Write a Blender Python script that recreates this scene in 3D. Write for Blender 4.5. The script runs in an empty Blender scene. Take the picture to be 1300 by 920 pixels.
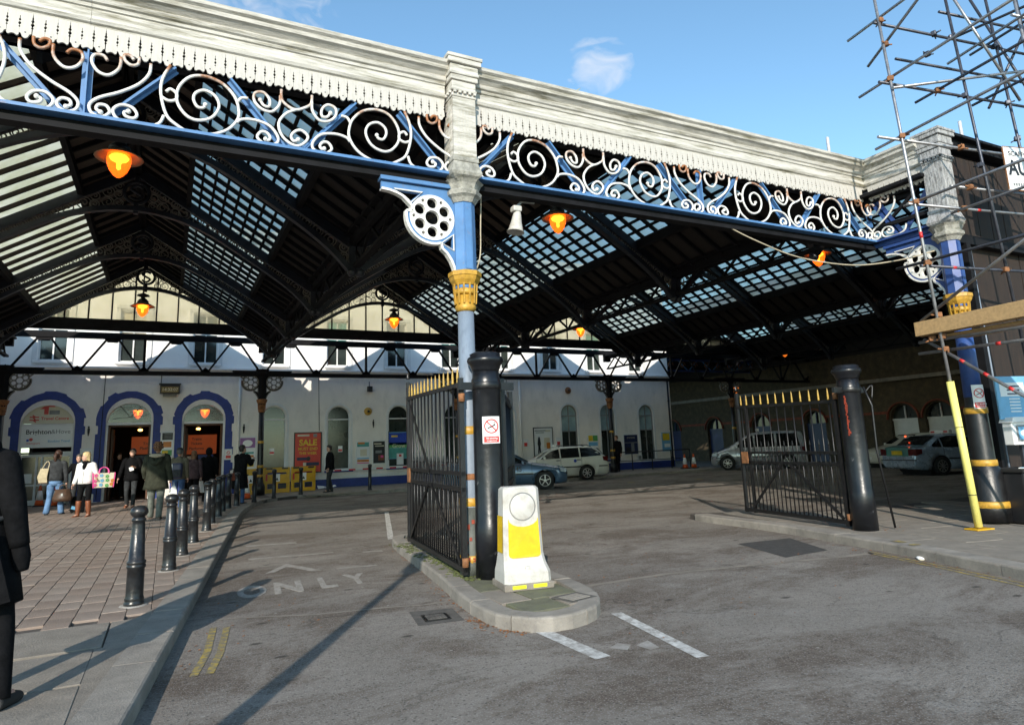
import bpy, bmesh, math, random
from mathutils import Vector, Matrix, Euler
random.seed(7)
SC = bpy.context.scene
COL = SC.collection
rad = math.radians
# ------------------------------------------------------------------ camera
cam = bpy.data.objects.new('camera', bpy.data.cameras.new('camera'))
COL.objects.link(cam)
EYE = 1.6
_y, _p, _r = rad(27.2385), rad(10.0902), rad(-2.2235)
_f = Vector((math.sin(_y)*math.cos(_p), math.cos(_y)*math.cos(_p), math.sin(_p)))
_rt = _f.cross(Vector((0, 0, 1))).normalized()
_up = _rt.cross(_f)
_r2 = math.cos(_r)*_rt + math.sin(_r)*_up
_u2 = -math.sin(_r)*_rt + math.cos(_r)*_up
_m = Matrix((( _r2.x, _u2.x, -_f.x), (_r2.y, _u2.y, -_f.y), (_r2.z, _u2.z, -_f.z))).to_4x4()
_m.translation = Vector((0, 0, EYE))
cam.matrix_world = _m
cam.data.sensor_width = 36
cam.data.lens = 849.57/1300*36
cam.data.shift_y = -45/1300
cam.data.clip_start = 0.05
cam.data.clip_end = 3000
SC.camera = cam
# ------------------------------------------------------------------ light
SUN_EL, SUN_AZ = 23.0, 31.0          # the sun stands behind the camera, light travels towards +X +Y
W = bpy.data.worlds.new('World'); SC.world = W; W.use_nodes = True
wt = W.node_tree; wt.nodes.clear()
def wn(t): return wt.nodes.new(t)
w_out, w_bg, w_sky = wn('ShaderNodeOutputWorld'), wn('ShaderNodeBackground'), wn('ShaderNodeTexSky')
w_sky.sky_type = 'NISHITA'; w_sky.sun_disc = False
w_sky.sun_elevation = rad(SUN_EL); w_sky.sun_rotation = rad(180 + SUN_AZ)
w_sky.air_density = 1.0; w_sky.dust_density = 0.25; w_sky.ozone_density = 1.0
w_bg.inputs[1].default_value = 0.15
# thin cirrus: wisps standing in two directions of the sky, the rest almost clear
w_tc = wn('ShaderNodeTexCoord')
w_map = wn('ShaderNodeMapping'); w_map.inputs['Scale'].default_value = (9, 5, 16); w_map.inputs['Rotation'].default_value = (0.3, 0.5, 0.9)
w_no = wn('ShaderNodeTexNoise'); w_no.inputs['Scale'].default_value = 2.6; w_no.inputs['Detail'].default_value = 9; w_no.inputs['Distortion'].default_value = 0.9
wt.links.new(w_tc.outputs['Generated'], w_map.inputs[0]); wt.links.new(w_map.outputs[0], w_no.inputs['Vector'])
def sky_mask(d, width):
    dv = Vector(d).normalized()
    dot = wn('ShaderNodeVectorMath'); dot.operation = 'DOT_PRODUCT'
    nm = wn('ShaderNodeVectorMath'); nm.operation = 'NORMALIZE'
    wt.links.new(w_tc.outputs['Generated'], nm.inputs[0]); wt.links.new(nm.outputs[0], dot.inputs[0]); dot.inputs[1].default_value = dv
    mr = wn('ShaderNodeMapRange'); mr.interpolation_type = 'SMOOTHSTEP'
    mr.inputs[1].default_value = math.cos(rad(width)); mr.inputs[2].default_value = 1.0
    wt.links.new(dot.outputs['Value'], mr.inputs[0])
    return mr.outputs[0]
def wmath(op, a, b):
    n = wn('ShaderNodeMath'); n.operation = op; n.use_clamp = False
    for i, v in enumerate((a, b)):
        if isinstance(v, float): n.inputs[i].default_value = v
        else: wt.links.new(v, n.inputs[i])
    return n.outputs[0]
def pix_dir(x, y):
    return _r2*((x-650)/849.57) - _u2*((y-415)/849.57) + _f
_m1 = sky_mask(pix_dir(763, 88), 3.4); _m2 = sky_mask(pix_dir(315, -5), 9)
w_masks = wmath('MAXIMUM', _m1, wmath('MULTIPLY', _m2, 0.75))
w_th = wn('ShaderNodeMapRange'); w_th.inputs[1].default_value = 0.40; w_th.inputs[2].default_value = 0.72
wt.links.new(w_no.outputs[0], w_th.inputs[0])
w_er = wmath('SUBTRACT', w_no.outputs[0], wmath('MULTIPLY', wmath('SUBTRACT', 1.0, w_masks), 0.42))
w_th.inputs[1].default_value = 0.30; w_th.inputs[2].default_value = 0.70
wt.links.new(w_er, w_th.inputs[0])
w_amt = wmath('MULTIPLY', w_th.outputs[0], 0.55)
w_mix = wn('ShaderNodeMix'); w_mix.data_type = 'RGBA'; w_mix.clamp_factor = True
w_wb = wn('ShaderNodeMix'); w_wb.data_type = 'RGBA'; w_wb.blend_type = 'MULTIPLY'; w_wb.inputs[0].default_value = 1.0; w_wb.inputs[7].default_value = (0.86, 1.09, 1.12, 1)   # winter sky, cleaner and more cyan
wt.links.new(w_sky.outputs[0], w_wb.inputs[6])
wt.links.new(w_amt, w_mix.inputs[0]); wt.links.new(w_wb.outputs[2], w_mix.inputs[6]); w_mix.inputs[7].default_value = (4.6, 4.5, 4.5, 1)
wt.links.new(w_mix.outputs[2], w_bg.inputs[0]); wt.links.new(w_bg.outputs[0], w_out.inputs[0])
sun = bpy.data.objects.new('sun', bpy.data.lights.new('sun', 'SUN')); COL.objects.link(sun)
sun.data.energy = 3.5; sun.data.angle = rad(0.53); sun.data.color = (1.0, 0.92, 0.80)
_sd = Vector((math.sin(rad(SUN_AZ))*math.cos(rad(SUN_EL)), math.cos(rad(SUN_AZ))*math.cos(rad(SUN_EL)), -math.sin(rad(SUN_EL))))
sun.rotation_euler = _sd.to_track_quat('-Z', 'Y').to_euler()
sun.location = (-20, -30, 25)
SC.view_settings.view_transform = 'Standard'; SC.view_settings.look = 'None'
SC.view_settings.exposure = 0.65; SC.view_settings.gamma = 1.0
SC.cycles.max_bounces = 8; SC.cycles.transparent_max_bounces = 16
# ------------------------------------------------------------------ materials
MATS = {}
def mat(name, col, rough=0.6, metal=0.0, var=0.15, vscale=3.0, col2=None, stain=0.0, stain_col=(0.12, 0.05, 0.02), stain_scale=6.0,
        bump=0.0, bscale=40.0, emit=None, estr=0.0, spec=0.5, coat=0.0, stretch=(1, 1, 1), stain_lo=0.52, stain_hi=0.7, space='Object'):
    m = bpy.data.materials.new(name); m.use_nodes = True; MATS[name] = m
    nt = m.node_tree; b = nt.nodes['Principled BSDF']; N = nt.nodes.new; L = nt.links.new
    b.inputs['Roughness'].default_value = rough; b.inputs['Metallic'].default_value = metal
    b.inputs['Specular IOR Level'].default_value = spec; b.inputs['Coat Weight'].default_value = coat
    tc = N('ShaderNodeTexCoord'); mp = N('ShaderNodeMapping'); mp.inputs['Scale'].default_value = stretch
    L(tc.outputs[space], mp.inputs[0])
    n1 = N('ShaderNodeTexNoise'); n1.inputs['Scale'].default_value = vscale; n1.inputs['Detail'].default_value = 7; n1.inputs['Roughness'].default_value = 0.65
    L(mp.outputs[0], n1.inputs['Vector'])
    c2 = col2 or tuple(max(0, c*(1-var*2)) for c in col)
    c1 = col if col2 else tuple(min(1, c*(1+var)) for c in col)
    r = N('ShaderNodeValToRGB'); r.color_ramp.elements[0].position = 0.33; r.color_ramp.elements[1].position = 0.68
    r.color_ramp.elements[0].color = (*c2, 1); r.color_ramp.elements[1].color = (*c1, 1)
    L(n1.outputs[0], r.inputs[0]); out = r.outputs[0]
    if stain > 0:
        n2 = N('ShaderNodeTexNoise'); n2.inputs['Scale'].default_value = stain_scale; n2.inputs['Detail'].default_value = 9; n2.inputs['Roughness'].default_value = 0.72
        L(mp.outputs[0], n2.inputs['Vector'])
        mr = N('ShaderNodeMapRange'); mr.inputs[1].default_value = stain_lo; mr.inputs[2].default_value = stain_hi; mr.inputs[4].default_value = stain
        L(n2.outputs[0], mr.inputs[0])
        mx = N('ShaderNodeMix'); mx.data_type = 'RGBA'; L(mr.outputs[0], mx.inputs[0]); L(out, mx.inputs[6]); mx.inputs[7].default_value = (*stain_col, 1)
        out = mx.outputs[2]
    L(out, b.inputs['Base Color'])
    rr = N('ShaderNodeMapRange'); rr.inputs[3].default_value = max(0.03, rough-0.1); rr.inputs[4].default_value = min(1, rough+0.14)
    L(n1.outputs[0], rr.inputs[0]); L(rr.outputs[0], b.inputs['Roughness'])
    if bump > 0:
        n3 = N('ShaderNodeTexNoise'); n3.inputs['Scale'].default_value = bscale; n3.inputs['Detail'].default_value = 5
        L(mp.outputs[0], n3.inputs['Vector'])
        bp = N('ShaderNodeBump'); bp.inputs['Strength'].default_value = bump; bp.inputs['Distance'].default_value = 0.02
        L(n3.outputs[0], bp.inputs['Height']); L(bp.outputs[0], b.inputs['Normal'])
    if name.startswith('cloth') or name.startswith('denim'): b.inputs['Specular IOR Level'].default_value = 0.08
    if emit:
        b.inputs['Emission Color'].default_value = (*emit, 1); b.inputs['Emission Strength'].default_value = estr
    return m
M = MATS
mat('white_wood', (0.58, 0.555, 0.505), 0.6, var=0.13, vscale=4, stain=0.95, stain_col=(0.13, 0.115, 0.06), stain_scale=1.5, stretch=(0.8, 3, 9), stain_lo=0.48, stain_hi=0.68, bump=0.25, bscale=14)
mat('valance_white', (0.52, 0.495, 0.455), 0.6, var=0.06, vscale=6, stain=0.45, stain_col=(0.42, 0.27, 0.15), stain_scale=7, stretch=(6, 6, 1.2), stain_lo=0.56, stain_hi=0.8)
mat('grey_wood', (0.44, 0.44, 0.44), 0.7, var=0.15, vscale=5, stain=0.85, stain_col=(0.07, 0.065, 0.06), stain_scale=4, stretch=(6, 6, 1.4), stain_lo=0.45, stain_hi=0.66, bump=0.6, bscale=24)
mat('stone_cap', (0.36, 0.35, 0.31), 0.85, var=0.25, vscale=9, stain=0.8, stain_col=(0.07, 0.075, 0.04), stain_scale=7, bump=0.6, bscale=30)
mat('blue_paint', (0.085, 0.205, 0.42), 0.45, var=0.10, vscale=4, stain=0.7, stain_col=(0.23, 0.13, 0.07), stain_scale=9, stain_lo=0.60, stain_hi=0.74)
mat('blue_shaded', (0.030, 0.075, 0.25), 0.4, var=0.12, vscale=4, stain=0.5, stain_col=(0.02, 0.025, 0.06), stain_scale=5)  # the same blue paint darkened, shade put into the colour
mat('greyblue_paint', (0.20, 0.25, 0.32), 0.5, var=0.12, vscale=5, stain=0.65, stain_col=(0.07, 0.075, 0.09), stain_scale=5, stretch=(3, 3, 1))
mat('scroll_white', (0.74, 0.72, 0.68), 0.45, var=0.05, vscale=5, stain=0.0)
mat('gold_paint', (0.52, 0.29, 0.035), 0.45, var=0.15, vscale=12, stain=0.6, stain_col=(0.12, 0.055, 0.015), stain_scale=16)
mat('black_iron', (0.009, 0.009, 0.010), 0.36, var=0.25, vscale=6, stain=0.22, stain_col=(0.10, 0.09, 0.085), stain_scale=18, stain_lo=0.6, stain_hi=0.75, bump=0.12, bscale=30)
mat('bollard_paint', (0.016, 0.017, 0.019), 0.30, var=0.3, vscale=8, stain=0.45, stain_col=(0.11, 0.075, 0.05), stain_scale=5, stain_lo=0.54, stain_hi=0.74, bump=0.15, bscale=26)
mat('post_black', (0.009, 0.010, 0.013), 0.30, var=0.25, vscale=4, stain=0.45, stain_col=(0.22, 0.22, 0.23), stain_scale=7, stain_lo=0.62, stain_hi=0.72, bump=0.2, bscale=10)
mat('red_primer', (0.30, 0.045, 0.02), 0.6, var=0.2, vscale=20)
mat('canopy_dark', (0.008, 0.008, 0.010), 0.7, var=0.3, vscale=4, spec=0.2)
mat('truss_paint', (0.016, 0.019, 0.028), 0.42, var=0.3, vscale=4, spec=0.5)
mat('ridge_board_lit', (0.085, 0.066, 0.052), 0.85, var=0.2, vscale=6, stretch=(1, 6, 1))  # lighter copy of the roof boards, glow of light put into the colour
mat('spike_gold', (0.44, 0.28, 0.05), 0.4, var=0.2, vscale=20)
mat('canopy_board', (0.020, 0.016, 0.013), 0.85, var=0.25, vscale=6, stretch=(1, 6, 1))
mat('filigree', (0.20, 0.18, 0.15), 0.6, var=0.2, vscale=8)
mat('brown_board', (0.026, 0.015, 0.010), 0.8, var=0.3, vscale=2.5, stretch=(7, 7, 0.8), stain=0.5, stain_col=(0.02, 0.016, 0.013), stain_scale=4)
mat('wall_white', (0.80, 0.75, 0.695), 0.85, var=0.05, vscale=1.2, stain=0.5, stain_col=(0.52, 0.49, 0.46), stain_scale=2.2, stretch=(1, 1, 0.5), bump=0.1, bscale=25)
mat('wall_upper', (0.88, 0.87, 0.85), 0.85, var=0.03, vscale=1.5, stain=0.2, stain_col=(0.5, 0.48, 0.44), stain_scale=3)
mat('wall_blue', (0.022, 0.045, 0.23), 0.55, var=0.12, vscale=4, stain=0.3, stain_col=(0.05, 0.06, 0.16), stain_scale=8)
mat('frame_white', (0.70, 0.70, 0.69), 0.5, var=0.05)
mat('dark_glass', (0.028, 0.036, 0.034), 0.05, var=0.3, vscale=0.8, spec=0.7)
mat('green_glass', (0.040, 0.052, 0.045), 0.06, var=0.4, vscale=0.9, spec=0.8)
mat('sky_glass', (0.30, 0.42, 0.45), 0.05, var=0.15, vscale=1.5, spec=0.9)  # pale panes: daylight behind the glass is put into the colour
mat('wood_brown', (0.10, 0.042, 0.02), 0.5, var=0.25, vscale=5, stretch=(5, 5, 1))
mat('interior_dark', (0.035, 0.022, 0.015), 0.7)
mat('orange_board', (0.42, 0.085, 0.02), 0.5, var=0.06, emit=(0.55, 0.10, 0.02), estr=0.10)
mat('paving', (0.275, 0.215, 0.175), 0.9, var=0.16, vscale=1.6, stain=0.5, stain_col=(0.13, 0.11, 0.10), stain_scale=5, bump=0.35, bscale=60)
mat('paving_b', (0.255, 0.192, 0.152), 0.9, var=0.18, vscale=1.8, stain=0.5, stain_col=(0.13, 0.11, 0.10), stain_scale=4, bump=0.35, bscale=60)
mat('paving_c', (0.285, 0.228, 0.188), 0.9, var=0.16, vscale=1.3, stain=0.5, stain_col=(0.15, 0.125, 0.11), stain_scale=6, bump=0.35, bscale=60)
mat('joint_dirt', (0.085, 0.072, 0.062), 0.95, var=0.2, vscale=12)
mat('kerb_stone', (0.275, 0.248, 0.215), 0.85, var=0.14, vscale=3, stain=0.5, stain_col=(0.11, 0.10, 0.095), stain_scale=7, bump=0.35, bscale=70)
mat('concrete', (0.24, 0.21, 0.175), 0.9, var=0.15, vscale=3, stain=0.5, stain_col=(0.10, 0.095, 0.085), stain_scale=5, bump=0.35, bscale=60)
mat('moss_paving', (0.15, 0.15, 0.10), 0.95, var=0.2, vscale=4, stain=0.75, stain_col=(0.075, 0.095, 0.02), stain_scale=4, bump=0.5, bscale=50)
mat('road_white', (0.60, 0.59, 0.565), 0.8, var=0.1, vscale=8, stain=0.9, stain_col=(0.22, 0.20, 0.175), stain_scale=11, stain_lo=0.42, stain_hi=0.62)
mat('road_faded', (0.345, 0.33, 0.305), 0.85, var=0.1, vscale=8, stain=0.95, stain_col=(0.23, 0.205, 0.18), stain_scale=6, stain_lo=0.40, stain_hi=0.60)
mat('road_yellow', (0.46, 0.33, 0.045), 0.8, var=0.1, vscale=8, stain=0.9, stain_col=(0.15, 0.135, 0.11), stain_scale=14, stain_lo=0.36, stain_hi=0.54)
mat('tar_faint', (0.105, 0.096, 0.086), 0.9, var=0.2, vscale=9, bump=0.5, bscale=90)
mat('lower_grey', (0.085, 0.095, 0.085), 0.55, var=0.2, vscale=8, stain=0.5, stain_col=(0.03, 0.03, 0.03), stain_scale=7)
mat('tar_patch', (0.055, 0.052, 0.05), 0.9, var=0.2, vscale=9, bump=0.5, bscale=90)
mat('plastic_white', (0.53, 0.515, 0.48), 0.4, var=0.05, vscale=4, stain=0.85, stain_col=(0.30, 0.25, 0.19), stain_scale=3.5, stain_lo=0.50, stain_hi=0.74)
mat('plastic_yellow', (0.72, 0.46, 0.008), 0.35, var=0.10, vscale=5, stain=0.6, stain_col=(0.45, 0.28, 0.02), stain_scale=7)
mat('lime_reflector', (0.66, 0.70, 0.03), 0.3, var=0.04)
mat('barrier_yellow', (0.62, 0.34, 0.01), 0.45, var=0.1)
mat('rubber', (0.014, 0.014, 0.014), 0.75, var=0.2)
mat('sign_white', (0.76, 0.76, 0.75), 0.4, var=0.03)
mat('sign_red', (0.60, 0.035, 0.03), 0.4, var=0.05)
mat('sale_red', (0.62, 0.04, 0.018), 0.35, var=0.05)
mat('sign_black', (0.014, 0.014, 0.016), 0.4)
mat('sign_yellow', (0.75, 0.50, 0.02), 0.4)
mat('sign_cream', (0.62, 0.57, 0.44), 0.4, var=0.05, vscale=2)
mat('sign_grey', (0.22, 0.22, 0.22), 0.4)
mat('sign_blue', (0.02, 0.06, 0.42), 0.4)
mat('sign_lightblue', (0.16, 0.40, 0.62), 0.4, var=0.1)
mat('sign_orange', (0.60, 0.20, 0.03), 0.4)
mat('sign_green', (0.10, 0.34, 0.10), 0.4)
mat('sign_purple', (0.30, 0.12, 0.33), 0.4)
mat('sign_navy', (0.012, 0.018, 0.07), 0.4)
mat('sign_teal', (0.07, 0.30, 0.27), 0.4)
mat('pink', (0.72, 0.07, 0.28), 0.5)
mat('galv_steel', (0.36, 0.36, 0.37), 0.42, 0.75, var=0.14, vscale=7, stain=0.35, stain_col=(0.20, 0.12, 0.07), stain_scale=6, stain_lo=0.58)
mat('dark_steel', (0.085, 0.09, 0.11), 0.42, 0.6, var=0.2, vscale=7)
mat('rust', (0.27, 0.115, 0.045), 0.8, var=0.25, vscale=14)
mat('plank', (0.47, 0.30, 0.14), 0.75, var=0.12, vscale=3, stretch=(1, 8, 8), stain=0.25, stain_col=(0.25, 0.14, 0.06), stain_scale=6)
mat('sleeve_yellow', (0.80, 0.72, 0.20), 0.45, var=0.05)
mat('tape_red', (0.62, 0.03, 0.03), 0.45)
mat('car_blue', (0.075, 0.135, 0.215), 0.28, 0.35, var=0.04, coat=0.6)
mat('car_white', (0.66, 0.65, 0.58), 0.28, var=0.03, coat=0.6)
mat('car_silver', (0.40, 0.42, 0.45), 0.28, 0.5, var=0.03, coat=0.6)
mat('car_sky_tint', (0.36, 0.44, 0.55), 0.25, 0.35, var=0.03, coat=0.6)  # silver taxi paint, blued to stand for the sky mirrored in it
mat('car_green', (0.02, 0.16, 0.14), 0.3, 0.1, var=0.05, coat=0.6)
mat('car_trim', (0.012, 0.012, 0.013), 0.5)
mat('car_glass', (0.012, 0.014, 0.015), 0.03, spec=0.9, var=0.05)
mat('alloy', (0.42, 0.41, 0.40), 0.35, 0.8)
mat('headlamp', (0.55, 0.60, 0.65), 0.1, 0.3)
mat('tail_red', (0.10, 0.008, 0.008), 0.2)
mat('plate_yellow', (0.70, 0.50, 0.03), 0.4)
mat('tail_lit', (0.5, 0.03, 0.01), 0.3, emit=(1.0, 0.08, 0.02), estr=3.0)
mat('indicator_lit', (0.6, 0.2, 0.02), 0.3, emit=(1.0, 0.32, 0.04), estr=4.0)
mat('cone_orange', (0.72, 0.10, 0.015), 0.45)
mat('skin', (0.56, 0.33, 0.24), 0.5, var=0.08, vscale=9)
mat('hair_brown', (0.055, 0.022, 0.012), 0.6, var=0.35, vscale=30, stretch=(1, 1, 0.25))
mat('hair_auburn', (0.17, 0.075, 0.03), 0.6, var=0.45, vscale=35)
mat('hair_blonde', (0.58, 0.44, 0.22), 0.55, var=0.25, vscale=30, stretch=(1, 1, 0.25))
mat('hair_black', (0.014, 0.012, 0.011), 0.55, var=0.3, vscale=30)
mat('hair_grey', (0.09, 0.085, 0.08), 0.6, var=0.3, vscale=30)
mat('cloth_black', (0.008, 0.008, 0.009), 0.85, var=0.25, vscale=9, bump=0.4, bscale=18)
mat('cloth_charcoal', (0.045, 0.048, 0.052), 0.9, var=0.2, vscale=12, bump=0.4, bscale=20)
mat('cloth_green', (0.040, 0.042, 0.030), 0.9, var=0.2, vscale=10, bump=0.4, bscale=18)
mat('cloth_khaki', (0.13, 0.115, 0.085), 0.9, var=0.15, vscale=10, bump=0.4, bscale=20)
mat('cloth_grey', (0.15, 0.16, 0.14), 0.9, var=0.15, vscale=10, bump=0.4, bscale=20)
mat('cloth_white', (0.72, 0.71, 0.70), 0.85, var=0.06, vscale=10, bump=0.5, bscale=16)
mat('cloth_plum', (0.085, 0.055, 0.06), 0.9, var=0.2, vscale=10)
mat('denim', (0.13, 0.23, 0.40), 0.85, var=0.25, vscale=5, bump=0.3, bscale=30)
mat('denim_dark', (0.05, 0.09, 0.19), 0.85, var=0.2, vscale=6)
mat('leather_tan', (0.20, 0.060, 0.022), 0.45, var=0.2, vscale=8)
mat('leather_brown', (0.075, 0.042, 0.026), 0.5, var=0.25, vscale=10)
mat('canvas_cream', (0.52, 0.44, 0.29), 0.85, var=0.12, vscale=12)
mat('fur_trim', (0.44, 0.37, 0.27), 0.95, var=0.2, vscale=40)
mat('lamp_black', (0.010, 0.010, 0.011), 0.45)
mat('lamp_reflector', (0.34, 0.20, 0.10), 0.5, 0.2)
mat('lamp_glow', (0.9, 0.35, 0.05), 0.3, emit=(1.0, 0.27, 0.025), estr=1.0)
mat('lamp_core', (1, 0.8, 0.4), 0.3, emit=(1.0, 0.52, 0.11), estr=6.0)
mat('lamp_dim', (0.9, 0.35, 0.05), 0.3, emit=(1.0, 0.20, 0.015), estr=0.6)
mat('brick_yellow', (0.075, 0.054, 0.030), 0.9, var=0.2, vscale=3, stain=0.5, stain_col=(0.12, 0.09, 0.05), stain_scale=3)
mat('brick_red', (0.22, 0.055, 0.03), 0.9, var=0.2, vscale=6)
mat('cable', (0.42, 0.36, 0.26), 0.6)
mat('cable_dark', (0.02, 0.02, 0.02), 0.6)
mat('led_amber', (0.06, 0.05, 0.02), 0.4, emit=(0.6, 0.42, 0.10), estr=0.04)
mat('leaf_litter', (0.30, 0.12, 0.04), 0.9, var=0.3, vscale=30)
mat('mast_grey', (0.52, 0.52, 0.55), 0.5)
mat('moss_green', (0.085, 0.10, 0.03), 0.95, var=0.3, vscale=14, bump=0.6, bscale=60)
# rust creeps over the white scrollwork near the valance, where the drips fall
def rusty_scroll():
    m = M['scroll_white']; nt = m.node_tree; b = nt.nodes['Principled BSDF']; N = nt.nodes.new; L = nt.links.new
    tc = N('ShaderNodeTexCoord'); sx = N('ShaderNodeSeparateXYZ'); L(tc.outputs['Object'], sx.inputs[0])
    n = N('ShaderNodeTexNoise'); n.inputs['Scale'].default_value = 3.2; n.inputs['Detail'].default_value = 8; n.inputs['Roughness'].default_value = 0.7
    L(tc.outputs['Object'], n.inputs['Vector'])
    h = N('ShaderNodeMapRange'); h.inputs[1].default_value = 5.35; h.inputs[2].default_value = 5.86; h.inputs[3].default_value = -0.22; h.inputs[4].default_value = 0.24
    L(sx.outputs['Z'], h.inputs[0])
    # weathering is worse towards the far end of the girder
    hx = N('ShaderNodeMapRange'); hx.inputs[1].default_value = 2.0; hx.inputs[2].default_value = 11.0; hx.inputs[3].default_value = 0.0; hx.inputs[4].default_value = 0.16
    L(sx.outputs['X'], hx.inputs[0])
    a = N('ShaderNodeMath'); L(n.outputs[0], a.inputs[0]); L(h.outputs[0], a.inputs[1])
    a2 = N('ShaderNodeMath'); L(a.outputs[0], a2.inputs[0]); L(hx.outputs[0], a2.inputs[1])
    t = N('ShaderNodeMapRange'); t.inputs[1].default_value = 0.56; t.inputs[2].default_value = 0.74; L(a2.outputs[0], t.inputs[0])
    src = b.inputs['Base Color'].links[0].from_socket
    mx = N('ShaderNodeMix'); mx.data_type = 'RGBA'; L(t.outputs[0], mx.inputs[0]); L(src, mx.inputs[6]); mx.inputs[7].default_value = (0.30, 0.115, 0.04, 1)
    L(mx.outputs[2], b.inputs['Base Color'])
rusty_scroll()
def glass_mat(name, tint, transp, dirt, dirt_amt):
    m = bpy.data.materials.new(name); m.use_nodes = True; MATS[name] = m
    nt = m.node_tree; nt.nodes.clear(); N = nt.nodes.new; L = nt.links.new
    o = N('ShaderNodeOutputMaterial'); tr = N('ShaderNodeBsdfTransparent'); tr.inputs[0].default_value = (*tint, 1)
    tl = N('ShaderNodeBsdfTranslucent'); df = N('ShaderNodeBsdfDiffuse')
    tc = N('ShaderNodeTexCoord'); mp = N('ShaderNodeMapping'); mp.inputs['Scale'].default_value = (1, 1, 1); L(tc.outputs['Object'], mp.inputs[0])
    n = N('ShaderNodeTexNoise'); n.inputs['Scale'].default_value = 1.7; n.inputs['Detail'].default_value = 8; n.inputs['Roughness'].default_value = 0.7; L(mp.outputs[0], n.inputs['Vector'])
    r = N('ShaderNodeValToRGB'); r.color_ramp.elements[0].position = 0.3; r.color_ramp.elements[1].position = 0.62
    r.color_ramp.elements[0].color = (dirt[0]*0.76, dirt[1]*0.76, dirt[2]*0.62, 1); r.color_ramp.elements[1].color = (*dirt, 1)
    L(n.outputs[0], r.inputs[0]); L(r.outputs[0], tl.inputs[0]); L(r.outputs[0], df.inputs[0])
    m1 = N('ShaderNodeMixShader'); m1.inputs[0].default_value = 0.22; L(tl.outputs[0], m1.inputs[1]); L(df.outputs[0], m1.inputs[2])
    fr = N('ShaderNodeMapRange'); fr.inputs[1].default_value = 0.3; fr.inputs[2].default_value = 0.7; fr.inputs[3].default_value = 1-transp; fr.inputs[4].default_value = 1-transp-dirt_amt
    L(n.outputs[0], fr.inputs[0])
    m2 = N('ShaderNodeMixShader'); L(fr.outputs[0], m2.inputs[0]); L(tr.outputs[0], m2.inputs[1]); L(m1.outputs[0], m2.inputs[2])
    gl = N('ShaderNodeBsdfGlossy'); gl.inputs['Roughness'].default_value = 0.1
    m3 = N('ShaderNodeMixShader'); m3.inputs[0].default_value = 0.05; L(m2.outputs[0], m3.inputs[1]); L(gl.outputs[0], m3.inputs[2])
    L(m3.outputs[0], o.inputs[0])
glass_mat('roof_glass', (0.82, 0.86, 0.84), 0.46, (0.86, 0.84, 0.77), 0.18)
glass_mat('reeded_glass', (0.86, 0.88, 0.82), 0.14, (0.88, 0.86, 0.77), 0.10)
glass_mat('gable_glass', (0.96, 0.91, 0.78), 0.54, (0.85, 0.80, 0.66), 0.16)
glass_mat('fan_glass', (0.85, 0.88, 0.90), 0.80, (0.25, 0.26, 0.26), 0.1)
def lamp_glass():
    # orange glass bowl: partly see-through to the bulb within, glowing by itself
    m = bpy.data.materials['lamp_glow']; nt = m.node_tree; N = nt.nodes.new; L = nt.links.new
    o = [n for n in nt.nodes if n.type == 'OUTPUT_MATERIAL'][0]; b = nt.nodes['Principled BSDF']
    b.inputs['Emission Color'].default_value = (1.0, 0.135, 0.008, 1)
    tr = N('ShaderNodeBsdfTransparent'); tr.inputs[0].default_value = (1.0, 0.55, 0.16, 1)
    mx = N('ShaderNodeMixShader'); mx.inputs[0].default_value = 0.40; L(b.outputs[0], mx.inputs[1]); L(tr.outputs[0], mx.inputs[2]); L(mx.outputs[0], o.inputs[0])
lamp_glass()
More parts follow.
